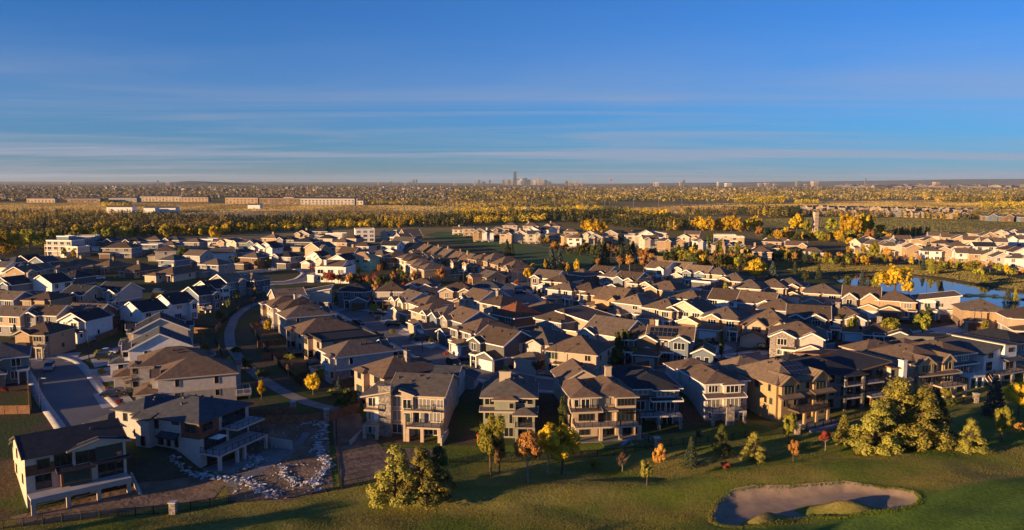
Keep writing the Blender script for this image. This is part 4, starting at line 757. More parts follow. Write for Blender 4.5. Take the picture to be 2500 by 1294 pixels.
row('gabled bungalow row along the fairway', Q, [
    (1010, 590, 12, 18, 240, 'X', 'tan', 'brown'), (1045, 596, 12, 18, 240, 'X', 'brown', 'brown'), (1070, 602, 12, 18, 240, 'X', 'tan', 'brown'), (1098, 607, 12, 18, 240, 'X', 'tan', 'brown'), (1125, 614, 12, 18, 240, 'X', 'brown', 'brown'), (1150, 618, 12, 18, 240, 'X', 'tan', 'brown'), (1186, 624, 13, 18, 240, 'X', 'tan', 'grey')], 'steep-gabled bungalows along the fairway')
row('cluster at the fairway corner', dict(tier=1, trim='beige'), [
    (1182, 618, 15, 16, 240, 'H', 'tan', 'brown'), (1212, 616, 14, 18, 240, 'H', 'beige', 'brown', dict(flags='p')), (1240, 625, 13, 18, 240, 'H', 'tan', 'brown', dict(flags='p')), (1262, 634, 13, 16, 240, 'H', 'beige', 'brown', dict(flags='pg')), (1200, 660, 11, 13, 240, 'X', 'tan', 'grey', dict(st=1))], 'houses at the fairway corner')
row('row at the curved street end', D1, [
    (702, 704, 13, 15, 150, 'X', 'beige', 'tan'), (770, 706, 14, 14, 172, 'S', 'cream', 'slate'), (868, 690, 14, 14, 176, 'H', 'bluegrey', 'black', dict(garage='garage_brown', flags='l')), (958, 688, 14, 15, 178, 'H', 'lightgrey', 'brown'), (1032, 678, 15, 15, 182, 'H', 'beige', 'brown', dict(flags='g')), (1122, 688, 16, 15, 186, 'H', 'beige', 'brown', dict(flags='g')), (1190, 682, 14, 14, 186, 'H', 'grey', 'slate')], 'houses facing the upper end of the curved street')
row('row between footpath and curved street', D1, [
    (700, 722, 12, 17, 60, 'H', 'beige', 'brown'), (728, 730, 13, 17, 60, 'H', 'lightgrey', 'brown', dict(flags='c')), (742, 745, 13, 18, 60, 'H', 'beige', 'brown'), (790, 775, 13, 19, 58, 'H', 'beige', 'brown', dict(trim='dark', flags='b')), (838, 806, 12, 19, 58, 'F', 'beige', 'black', dict(trim='dark', flags='b')),
    (872, 828, 12, 18, 57, 'H', 'lightgrey', 'brown', dict(flags='b', garage='garage_dark')), (975, 866, 13, 17, 52, 'H', 'beige', 'brown', dict(trim='dark', flags='bc'))], 'houses between the footpath and the curved street')
row('row across the curved street', D1, [
    (1015, 710, 13, 15, 238, 'X', 'cream', 'brown', dict(flags='g')), (1056, 720, 13, 15, 238, 'H', 'lightgrey', 'brown'), (1060, 738, 13, 15, 238, 'H', 'beige', 'brown'), (1098, 745, 13, 15, 238, 'H', 'bluegrey', 'brown', dict(flags='g')), (1150, 753, 13, 15, 238, 'X', 'bluegrey', 'brown', dict(flags='g')), (1185, 775, 13, 16, 236, 'H', 'grey', 'brown'),
    (1232, 800, 13, 14, 225, 'X', 'darkgrey', 'brown', dict(flags='g', garage='garage_white')), (1325, 797, 14, 16, 215, 'H', 'lightgrey', 'brown', dict(trim='beige', garage='garage_beige')), (1415, 818, 15, 15, 205, 'H', 'beige', 'brown', dict(trim='beige', garage='garage_beige', flags='l'))], 'houses on the far side of the curved street')
row('block behind the curved street', D1, [
    (1180, 706, 13, 15, 50, 'X', 'cream', 'brown'), (1228, 718, 14, 15, 50, 'H', 'beige', 'brown', dict(flags='c')), (1262, 735, 14, 15, 50, 'H', 'brown', 'rust', dict(flags='p')), (1335, 732, 14, 16, 228, 'H', 'bluegrey', 'brown'), (1375, 752, 15, 15, 226, 'H', 'grey', 'brown'), (1430, 762, 13, 16, 220, 'S', 'beige', 'brown'),
    (1505, 774, 15, 17, 222, 'X', 'lightgrey', 'brown'), (1575, 790, 13, 16, 200, 'H', 'brown', 'brown', dict(flags='c'))], 'houses behind the curved street')
row('row running down from the junction', D1, [
    (1345, 658, 14, 15, 215, 'X', 'white', 'brown', dict(flags='g')), (1375, 667, 14, 15, 215, 'H', 'beige', 'brown'), (1388, 685, 14, 15, 220, 'H', 'lightgrey', 'brown'), (1440, 687, 14, 15, 222, 'H', 'beige', 'brown'), (1470, 698, 13, 15, 222, 'H', 'tan', 'brown'), (1508, 700, 14, 15, 225, 'X', 'tan', 'brown', dict(flags='pg', trim='brown')),
    (1555, 716, 14, 15, 222, 'H', 'grey', 'tan'), (1628, 727, 15, 15, 220, 'H', 'beige', 'brown'), (1690, 727, 15, 16, 216, 'Y', 'cream', 'brown', dict(flags='g'))], 'houses from the junction down')
row('short row by the cross street', D1, [
    (1775, 745, 15, 16, 212, 'H', 'tan', 'brown'), (1880, 752, 16, 16, 208, 'H', 'beige', 'brown', dict(flags='pg', trim='brown')), (1950, 782, 16, 16, 200, 'H', 'lightgrey', 'brown', dict(flags='g')), ], 'houses stepping to the corner')
row('row by the scarlet maple', D1, [
    (1425, 655, 13, 13, 50, 'H', 'darkgrey', 'brown'), (1478, 648, 13, 14, 225, 'X', 'cream', 'brown'), (1505, 658, 13, 14, 225, 'H', 'grey', 'brown'), (1545, 662, 14, 15, 225, 'X', 'bluegrey', 'brown', dict(flags='g')), (1588, 672, 14, 15, 222, 'H', 'beige', 'brown', dict(x=' and solar panels', flags='s')), (1630, 684, 17, 15, 220, 'H', 'tan', 'brown', dict(garage='garage_dark'))], 'houses by the red maple')
row('row under the park trees', D1, [
    (1618, 637, 14, 15, 225, 'X', 'white', 'brown', dict(flags='g')), (1665, 637, 14, 15, 222, 'X', 'lightgrey', 'tan', dict(flags='g')), (1712, 646, 14, 15, 220, 'X', 'bluegrey', 'tan', dict(flags='g')), (1757, 650, 14, 15, 220, 'H', 'beige', 'brown'), (1795, 664, 15, 15, 215, 'H', 'tan', 'brown'), (1722, 676, 10, 12, 215, 'F', 'darkgrey', 'black'), (1832, 680, 15, 15, 212, 'H', 'beige', 'brown'), (1890, 678, 15, 15, 210, 'H', 'beige', 'brown', dict(flags='l'))], 'white-trimmed houses under the park trees')
row('second row under the park trees', D1, [
    (1690, 706, 14, 14, 40, 'H', 'grey', 'brown'), (1785, 704, 15, 16, 212, 'X', 'white', 'brown'), (1855, 710, 15, 16, 210, 'X', 'bluegrey', 'brown', dict(flags='b')), (1905, 726, 15, 16, 205, 'H', 'grey', 'brown'), (1975, 742, 15, 16, 200, 'X', 'darkgrey', 'brown', dict(flags='g')), (2062, 745, 16, 16, 200, 'H', 'lightgrey', 'brown', dict(flags='c')), (2165, 782, 15, 14, 200, 'H', 'darkgrey', 'brown', dict(st=1, flags='c'))], 'houses below the white-trimmed gables')
row('row along the near pond bank', D1, [
    (1930, 675, 15, 16, 208, 'H', 'tan', 'brown', dict(flags='g')), (2010, 690, 16, 16, 205, 'H', 'beige', 'brown'), (2105, 696, 15, 15, 205, 'X', 'tan', 'brown', dict(flags='pg')), (2185, 706, 15, 16, 200, 'H', 'tan', 'brown', dict(garage='garage_brown')), (2285, 718, 16, 16, 198, 'S', 'lightgrey', 'brown', dict(flags='b')), (2395, 726, 16, 17, 196, 'H', 'tan', 'brown', dict(trim='beige', garage='garage_brown')), (2500, 745, 14, 15, 195, 'H', 'beige', 'brown')], 'houses along the pond')
# far side of the fairway: walk-out rears lit by the sun
T = dict(tier=2, st=3, gz0=1.0, flags='wg')
items = []
for i, (x, y) in enumerate([(1122, 553), (1147, 551), (1172, 557), (1192, 560), (1216, 553), (1238, 563), (1272, 561), (1302, 562), (1350, 566), (1388, 568), (1404, 571), (1455, 569), (1487, 573), (1543, 570), (1585, 573), (1622, 578), (1660, 580), (1713, 578), (1762, 586), (1792, 588)]):
    items.append((x, y, [13, 12, 14, 11, 13, 12][i % 6], 13, [10, 5, -5, 0, -10][i % 5], ['X', 'H', 'Y', 'H', 'Y', 'H', 'F' if i in (12, 13) else 'Y'][i % 7], ['cream', 'beige', 'white', 'tan', 'cream', 'beige', 'gold'][i * 3 % 7], ['brown', 'grey', 'brown', 'slate'][i % 4], dict(flags='wgc' if i % 3 == 0 else 'wg', st=3 if i % 4 else 2)))
row('sunlit row across the fairway', T, items, 'walk-out houses across the fairway')
row('rank behind the sunlit fairway row', D2, [
    (1248, 542, 17, 16, 190, 'H', 'beige', 'brown'), (1298, 543, 18, 16, 190, 'H', 'beige', 'brown', dict(flags='c')), (1302, 552, 14, 14, 190, 'Y', 'white', 'grey'), (1350, 543, 18, 16, 190, 'H', 'beige', 'brown', dict(flags='c')), (1340, 552, 13, 14, 230, 'X', 'white', 'black'), (1395, 557, 14, 14, 190, 'H', 'tan', 'brown'), (1442, 562, 13, 14, 190, 'Y', 'cream', 'brown'), (1492, 560, 14, 14, 190, 'Y', 'beige', 'brown'), (1532, 560, 15, 14, 190, 'H', 'tan', 'brown'), (1578, 560, 14, 14, 190, 'Y', 'white', 'brown'), (1608, 564, 15, 14, 190, 'S', 'cream', 'slate'), (1692, 562, 14, 14, 200, 'X', 'tan', 'brown'), (1672, 570, 10, 12, 200, 'Y', 'cream', 'brown'),
    (1770, 568, 20, 14, 190, 'F', 'cream', 'slate'), (1800, 572, 12, 12, 190, 'F', 'beige', 'slate'), (1830, 596, 14, 14, 200, 'H', 'tan', 'brown', dict(flags='c')), (1858, 600, 16, 15, 200, 'H', 'tan', 'brown'), (1885, 578, 16, 14, 200, 'H', 'tan', 'brown')], 'houses behind the walk-out row')
row('cluster under the brick tower', D2, [
    (1912, 578, 15, 14, 200, 'H', 'beige', 'brown'), (1945, 586, 16, 14, 200, 'X', 'tan', 'brown', dict(flags='g')), (1985, 602, 16, 13, 200, 'H', 'cream', 'brown', dict(st=1)), (1880, 592, 14, 14, 200, 'H', 'grey', 'brown')], 'houses under the brick tower')
V = dict(tier=2, trim='white')
row('row behind the tan fence', V, [
    (2105, 580, 13, 14, 255, 'Y', 'cream', 'grey', dict(flags='l')), (2142, 583, 13, 15, 255, 'X', 'beige', 'grey'), (2176, 588, 13, 13, 190, 'H', 'cream', 'brown'), (2205, 588, 12, 13, 190, 'Y', 'beige', 'brown', dict(flags='c')), (2228, 592, 11, 13, 190, 'Y', 'tan', 'brown'), (2272, 599, 13, 13, 15, 'H', 'white', 'grey'), (2302, 598, 12, 13, 15, 'Y', 'beige', 'brown', dict(flags='g')), (2326, 598, 12, 13, 15, 'Y', 'white', 'brown', dict(flags='g')), (2355, 603, 13, 13, 15, 'X', 'white', 'brown'), (2390, 606, 13, 13, 15, 'H', 'tan', 'brown'), (2418, 607, 12, 14, 15, 'Y', 'cream', 'brown', dict(flags='g')), (2445, 612, 12, 13, 15, 'Y', 'lightgrey', 'grey'), (2482, 615, 14, 13, 15, 'H', 'white', 'grey')], 'houses behind the tan fence')
row('middle rank of far right quarter', V, [
    (2162, 574, 13, 13, 190, 'H', 'bluegrey', 'slate'), (2202, 572, 13, 13, 190, 'X', 'cream', 'brown'), (2245, 577, 14, 13, 190, 'S', 'tan', 'brown'), (2272, 575, 13, 13, 190, 'Y', 'gold', 'brown'), (2300, 582, 14, 14, 200, 'H', 'beige', 'brown'), (2338, 587, 14, 14, 190, 'H', 'beige', 'brown'), (2372, 574, 14, 13, 200, 'X', 'cream', 'brown'), (2400, 588, 16, 13, 190, 'X', 'white', 'black'), (2425, 577, 20, 14, 200, 'X', 'lightgrey', 'brown'), (2462, 596, 13, 13, 190, 'H', 'cream', 'brown'), (2490, 600, 13, 13, 190, 'Y', 'white', 'brown'), (2486, 571, 20, 14, 200, 'X', 'white', 'grey')], 'houses of the far right quarter')
row('back rank of far right quarter', V, [
    (2118, 574, 13, 12, 190, 'Y', 'cream', 'slate'), (2290, 564, 17, 14, 200, 'X', 'cream', 'brown'), (2320, 568, 15, 13, 200, 'X', 'beige', 'brown'), (2345, 571, 13, 13, 200, 'Y', 'tan', 'brown'), (2388, 560, 14, 13, 190, 'H', 'beige', 'brown'), (2412, 563, 14, 13, 190, 'Y', 'tan', 'grey'), (2438, 557, 14, 13, 190, 'Y', 'cream', 'brown'), (2470, 556, 14, 13, 190, 'Y', 'lightgrey', 'slate'), (2494, 558, 13, 13, 190, 'X', 'white', 'slate')], 'houses of the far right quarter')
# the long distant row beyond the green field
rg = random.Random(4)
LB = 'small distant gabled house in the long row beyond the green field'
for k in range(34):
    x = 1905 + k * 13.6 + rg.uniform(-2, 2); y = 507 + (k / 34) * 9 + rg.uniform(-.7, .7)
    auto_house(LB, x, y, rg.uniform(10, 13), 13, 5 + rg.uniform(-8, 8), rg.choice('YYX'), rg.choice(('tan', 'beige', 'grey', 'brown', 'beige', 'gold')), rg.choice(('umber', 'slate', 'black')), tier=3, seed=k, group='distant row beyond the green field')
for k in range(30):
    x = 1960 + k * 14 + rg.uniform(-3, 3); y = 499 + (k / 30) * 7 + rg.uniform(-1, 1)
    auto_house('tiny distant house in the second rank beyond the green field', x, y, rg.uniform(10, 13), 13, 5 + rg.uniform(-8, 8), rg.choice('YHX'), rg.choice(('tan', 'brown', 'beige', 'grey')), rg.choice(('umber', 'slate', 'black')), tier=3, seed=100 + k, group='second distant rank beyond the green field')
for k in range(9):
    auto_house('dark distant house by the field track at the right photo edge', 2408 + k * 13, 518 + rg.uniform(-1, 1.5) + k * .4, 13, 13, 5, rg.choice('YH'), rg.choice(('bluegrey', 'darkgrey', 'brown', 'grey')), 'slate', tier=3, seed=200 + k, group='dark distant houses by the field track')

# the blue-grey corner house with white gables and a roof of solar panels
p = at(1650, 893, 2.8); h = House('blue-grey corner house with white gables and rows of solar panels, behind the front row', (p.x, p.y + 6, 2.8), 197, 1, trim='trim_white', seed=91, group='houses behind the curved street')
h.block(-5.5, 5.5, -5, 4, 0, 6.3, 'wall_bluegrey', 'X', .5, 'roof_brown', .6, vents=3); h.block(-4.6, -.4, 3.95, 5.2, 0, 6.1, 'wall_bluegrey', 'Y', .5, 'roof_brown', .5); h.block(3.0, 7.2, 1, 5.6, 0, 3.2, 'wall_bluegrey', 'Y', .5, 'roof_brown', .45); h.block(-10.5, -5.55, -3, 4.5, 0, 3.3, 'wall_bluegrey', 'Y', .5, 'roof_brown', .45); h.block(-1, 3, 3.96, 5.4, 2.9, 3.0, 'trim_white', 'SB', .3, 'roof_brown', .3, foot=False)
for u, z, w, hh, pl, n in ((-2.5, 4.8, 2.6, 1.6, 5.2, 3), (1.4, 4.8, 2.4, 1.5, 4, 4), (4.2, 4.8, 1.2, 1.5, 4, 2), (-2.5, 1.7, 2.6, 1.8, 5.2, 3), (.9, 1.7, 2.2, 1.8, 4, 3), (5.1, 1.6, 2.4, 1.6, 5.6, 3), (-7, 1.6, 1.0, 1.5, 4.5, 1), (-9, 1.6, 1.0, 1.5, 4.5, 1)): h.win('F', u, z, w, hh, pl, n, gl='glass_blind' if n == 4 else 'glass', tr='trim_white')
for y, z in ((-2.5, 4.8), (1, 4.8), (-2, 1.7)): h.win('R', y, z, 1.3, 1.4, 5.5, 2, tr='trim_white')
sl = math.hypot(1, .5); h.solar((5.0, 3.9, 6.3 + .35 + .05), (-1, 0, 0), (0, -1/sl, .5/sl), 6, 2, 1.05, 1.75); h.chimney(3.6, -.6, .7, .7, 6.3, 9.9, 'wall_white')

# ------------------------------------------------------------------ trees
LEAF = dict(gold=((.74, .53, .035), (.50, .32, .022)), yellow=((.62, .47, .045), (.35, .27, .03)), lime=((.42, .38, .045), (.22, .225, .03)), orange=((.68, .39, .10), (.46, .22, .05)), red=((.42, .07, .045), (.24, .045, .03)),
            green=((.125, .145, .032), (.065, .082, .022)), spruce=((.070, .088, .045), (.035, .048, .028)), bluespruce=((.085, .115, .10), (.045, .062, .06)), pine=((.36, .315, .05), (.19, .18, .034)), brown=((.27, .165, .075), (.15, .09, .05)))
for k, (a, b) in LEAF.items(): mat('leaf_' + k, a, .7, b, .55, trans=.33 if k not in ('spruce', 'bluespruce', 'pine') else .12, rnd=1.0, spec=.25, detail=3)
rs = np.random.RandomState(11)
def cards(P, N, size, rnd=.45, asp=1.0):
    """small quads at P, turned roughly to N"""
    n = len(P); N = N + rs.normal(0, rnd, (n, 3)); N /= np.linalg.norm(N, axis=1)[:, None] + 1e-9
    U = np.cross(N, rs.normal(0, 1, (n, 3))); U /= np.linalg.norm(U, axis=1)[:, None] + 1e-9; V = np.cross(N, U)
    s = (np.asarray(size) * rs.uniform(.6, 1.3, n))[:, None] * .5
    q = np.stack([P - U*s - V*s*asp, P + U*s*.8 - V*s*asp, P + U*s + V*s*asp, P - U*s*.7 + V*s*asp*1.1], 1).reshape(-1, 3)
    return q, np.arange(4*n).reshape(n, 4)
def sph(n):
    v = rs.normal(0, 1, (n, 3)); return v / np.linalg.norm(v, axis=1)[:, None]
def crown_round(n, leaf, rx, rz, zc, k=24, lump=.30, low=-.75):
    c = sph(k*3); c = c[c[:, 2] > low][:k]; c = c * rs.uniform(.38, .86, (len(c), 1)); i = rs.randint(0, len(c), n); d = sph(n); lr = lump * rs.uniform(.65, 1.25, len(c))
    p = c[i] + d * (lr[i] * rs.uniform(.55, 1, n) )[:, None]; p = p * np.array([rx, rx, rz]) + np.array([0, 0, zc])
    return cards(p, d + .4*c[i], leaf)
def crown_cone(n, leaf, r, z0, z1, tiers=14, power=1.0, droop=.18, fill=1.0):
    t = rs.randint(0, tiers, n); f = (t + rs.uniform(-.25, .25, n)) / tiers; f = np.clip(f, 0, 1); ph = rs.randint(0, 9, n) + rs.uniform(-.16, .16, n); a = ph * 2*math.pi/9 + t*1.7
    R_ = r * (1 - f) ** power + .06*r; j = .78 + .44*vnoise(t*3.3 + 7, np.round(ph)*2.7, 5); rho = R_ * j * np.sqrt(rs.uniform(.04, 1, n))
    z = z0 + (z1 - z0)*f - droop*rho + rs.uniform(-.10, .10, n); p = np.stack([rho*np.cos(a), rho*np.sin(a), z], 1)
    N = np.stack([np.cos(a)*.5, np.sin(a)*.5, np.full(n, .8)], 1); return cards(p, N, leaf, .45, .8)
def crown_pine(n, leaf, r, z0, z1, k=46):
    f = rs.uniform(0, 1, k) ** 1.1; a = rs.uniform(0, 2*math.pi, k); rr = r * (1 - f*.88) * rs.uniform(.45, 1, k); c = np.stack([rr*np.cos(a), rr*np.sin(a), z0 + (z1 - z0)*f], 1); c[0] = (0, 0, z1 - .2)
    i = rs.randint(0, k, n); d = sph(n); d[:, 2] = np.abs(d[:, 2])*1.1 - .25; s = (.17*r + .11*r*(1 - f))[i]; p = c[i] + d*(s*rs.uniform(.4, 1.1, n))[:, None]*np.array([1, 1, 1.15])
    return cards(p, d + .5*c[i]/(np.linalg.norm(c[i], axis=1)[:, None] + .1), leaf, .4, 1.0)
def trunk_mesh(h, r, limbs=6, spread=.3, bark='bark', top=.8, seed=0):
    g_ = random.Random(seed); b = MB(); pts = [(0, 0, -.4), (g_.uniform(-.02, .02)*h, g_.uniform(-.02, .02)*h, h*.3), (g_.uniform(-.03, .03)*h, g_.uniform(-.03, .03)*h, h*.6), (0, 0, h*top)]
    b.tube(pts, [r*1.25, r, r*.6, r*.15], 7)
    for i in range(limbs):
        a = i*2.4 + g_.uniform(-.4, .4); z = h*g_.uniform(.3, .58); L = h*spread*g_.uniform(.7, 1.1)
        b.tube([(0, 0, z), (math.cos(a)*L*.5, math.sin(a)*L*.5, z + L*.45), (math.cos(a)*L, math.sin(a)*L, z + L*.95)], [r*.5, r*.32, r*.08], 5)
    return b.mesh('trunk', M(bark))
PROTO = {}
def proto(kind, lod):
    """crown and trunk meshes of a kind of tree, ten metres tall"""
    k = (kind, lod)
    if k in PROTO: return PROTO[k]
    nL, lf = ((5600, .27), (1100, .56), (260, 1.1))[lod]
    shape, col = kind.split(':')
    out = []
    for v in range(3 if lod < 2 else 2):
        if shape == 'round': q = crown_round(nL, lf, 3.4, 3.9, 6.0, 26); tr = trunk_mesh(10, .20, 7, .30, seed=v)
        elif shape == 'tall': q = crown_round(nL, lf, 2.3, 4.3, 5.7, 26, .27); tr = trunk_mesh(10, .18, 7, .25, seed=v)
        elif shape == 'broad': q = crown_round(nL, lf*1.1, 5.6, 4.4, 5.7, 40, .25); tr = trunk_mesh(10, .30, 9, .42, seed=v)
        elif shape == 'column': q = crown_round(int(nL*.7), lf*.85, 1.15, 4.9, 5.1, 24, .24, -.95); tr = trunk_mesh(10, .14, 3, .1, seed=v)
        elif shape == 'lollipop': q = crown_round(nL, lf*.95, 2.9, 3.1, 6.8, 22, .30); tr = trunk_mesh(10, .15, 7, .28, 'bark_pale', .75, seed=v)
        elif shape == 'shrub': q = crown_round(nL, lf*1.6, 6.0, 4.6, 4.6, 26, .30, -.5); tr = trunk_mesh(10, .3, 7, .4, seed=v)
        elif shape == 'grove': q = crown_round(int(nL*2), lf*1.0, 4.4, 4.9, 5.0, 34, .26, -.9); tr = trunk_mesh(10, .25, 7, .35, seed=v)
        elif shape == 'sparse': q = crown_round(int(nL*.35), lf*.9, 2.6, 3.6, 6.0, 18, .30); tr = trunk_mesh(10, .14, 12, .36, 'bark_pale', seed=v)
        elif shape == 'spruce': q = crown_cone(int(nL*1.2), lf*.95, 2.7, .6, 10, 15, .95); tr = trunk_mesh(10, .18, 0, top=.95)
        elif shape == 'pine': q = crown_pine(int(nL*1.6), lf*.78, 3.9, .7, 9.6, 60); tr = trunk_mesh(10, .22, 6, .2, top=.9, seed=v)
        elif shape == 'fir': q = crown_cone(int(nL*1.2), lf, 3.3, .4, 10, 11, .8, .05); tr = trunk_mesh(10, .18, 0, top=.95)
        out.append((npmesh('crown', q[0], q[1], M('leaf_' + col)), tr))
    PROTO[k] = out; return out
TN = dict(round='round', tall='tall', broad='broad', column='columnar', lollipop='young', shrub='bushy', sparse='sparse', spruce='spruce', pine='pine', fir='fir')
_tr = random.Random(8); PLACED = {}
def tree(kind, px, py, h, label, lod=1, group=None, wx=1.0, loc=None, name=None):
    shape, col = kind.split(':'); p = gnd(px, py) if loc is None else Vector((*loc, gz(*loc)))
    nm = name or dict(spruce='spruce_tree', pine='pine_tree', fir='fir_tree', shrub='shrub', column='poplar_tree').get(shape, 'deciduous_tree')
    o = thing(nm, label, 'shrub' if shape == 'shrub' else 'tree', p - Vector((0, 0, .1)), _tr.uniform(0, 6.28), group)
    c, t = _tr.choice(proto(kind, lod)); s = h / 10.0; o.scale = (s*wx, s*wx, s)
    link('crown', c, o); link('trunk', t, o); return o
GT = 'trees on the golf turf'
for a in [
    ('pine:pine', 968, 1228, 8.6, 'large olive pine at left of the clump in the near turf'), ('pine:pine', 1032, 1226, 8.3, 'large olive pine in middle of the near clump'), ('pine:green', 1072, 1212, 7.6, 'dark shaded pine at right of the near clump'),
    ('round:lime', 1200, 1161, 10.6, 'tall yellow-green tree in front of the grey-beige hip-roofed house'), ('round:brown', 1221, 1156, 6.6, 'dull brown tree in shade below the tall yellow-green tree'), ('lollipop:orange', 1291, 1177, 8.6, 'peach-orange young tree with pale thin trunk'), ('lollipop:gold', 1338, 1158, 8.4, 'olive-gold tree between the peach tree and golden tree'), ('round:gold', 1372, 1158, 9.4, 'bright golden tree in front of broad beige house'),
    ('column:green', 1374, 1062, 8.5, 'green columnar poplar behind the bright golden tree'),
    ('sparse:brown', 1520, 1152, 3.6, 'small bare-topped sapling on the turf'), ('shrub:lime', 1452, 1142, 1.6, 'low lime shrub by the fence'), ('tall:pine', 1580, 1186, 4.6, 'small olive tree in front of the small orange tree'), ('tall:orange', 1610, 1148, 5.0, 'small orange tree by the stone fence pillar'), ('spruce:spruce', 1688, 1138, 5.4, 'dark narrow spruce on the turf below the light grey house'),
    ('pine:green', 1764, 1112, 5.6, 'dark round pine below the light grey house'), ('shrub:red', 1774, 1146, 1.7, 'small rust-red shrub on the turf'), ('pine:pine', 1842, 1120, 4.8, 'small yellow-green pine left of the red-tinged maple'), ('tall:lime', 1926, 1082, 6.4, 'yellow-green tree in front of golden solar house'), ('tall:orange', 1938, 1126, 4.4, 'small maple with red top and yellow base'), ('lollipop:red', 2016, 1098, 3.8, 'tiny dark red tree beside the light fir'),
    ('fir:pine', 2060, 1078, 5.6, 'light green fir with open branches'), ('pine:pine', 2138, 1104, 9.6, 'big olive pine at left of the right-hand clump'), ('pine:pine', 2190, 1086, 12.4, 'tallest pine in the right-hand clump'), ('pine:pine', 2252, 1084, 10.8, 'big bright pine at right of the right-hand clump'), ('pine:green', 2286, 1068, 9.0, 'dark pine behind the right-hand clump'), ('pine:pine', 2116, 1108, 4.2, 'short pine at foot of the right-hand clump'), ('pine:pine', 2222, 1072, 8.4, 'pine in middle of the right-hand clump'),
    ('pine:pine', 2370, 1098, 5.8, 'lone rounded olive pine right of the big clump'), ('tall:lime', 2447, 1076, 7.4, 'narrow yellow-green tree near the right photo edge'), ('spruce:bluespruce', 2428, 1012, 9.0, 'blue-green spruce below the white modern house'), ('round:gold', 2488, 1022, 8.6, 'golden tree at the right photo edge'), ('shrub:orange', 2492, 1050, 2.0, 'orange shrub under the golden edge tree'),
    ('sparse:brown', 1708, 1082, 3.0, 'thin brown sapling in the rear yard by the fence'), ('shrub:green', 2325, 990, 2.2, 'low green shrub in open lawn by deck posts'), ('round:lime', 2310, 975, 3.0, 'small yellow-green tree on lawn below the deck stair')]:
    tree(a[0], a[1], a[2], a[3], a[4], 0, GT, wx=.74 if 'tall yellow-green tree in front' in a[4] or 'dull brown' in a[4] else 1.3 if a[0] == 'pine:pine' else 1.0)
# trees of the same turf beyond the frame, to the left of and behind the camera: their long shadows fall into the picture
for i, (x, y, h) in enumerate(((-62, 58, 11), (-84, 74, 10), (-40, 66, 9), (-28, 60, 11), (4, 55, 11), (-104, 62, 12), (-70, 40, 12), (-14, 52, 12), (22, 50, 10), (-96, 80, 9), (36, 56, 12))):
    tree(['pine:pine', 'round:gold', 'spruce:spruce'][i % 3], 0, 0, h, ['olive pine', 'golden tree', 'dark spruce'][i % 3] + ' on the turf outside the photo, ' + ['first', 'second', 'third', 'fourth'][i // 3] + ' of its kind', 0, GT, loc=(x, y))
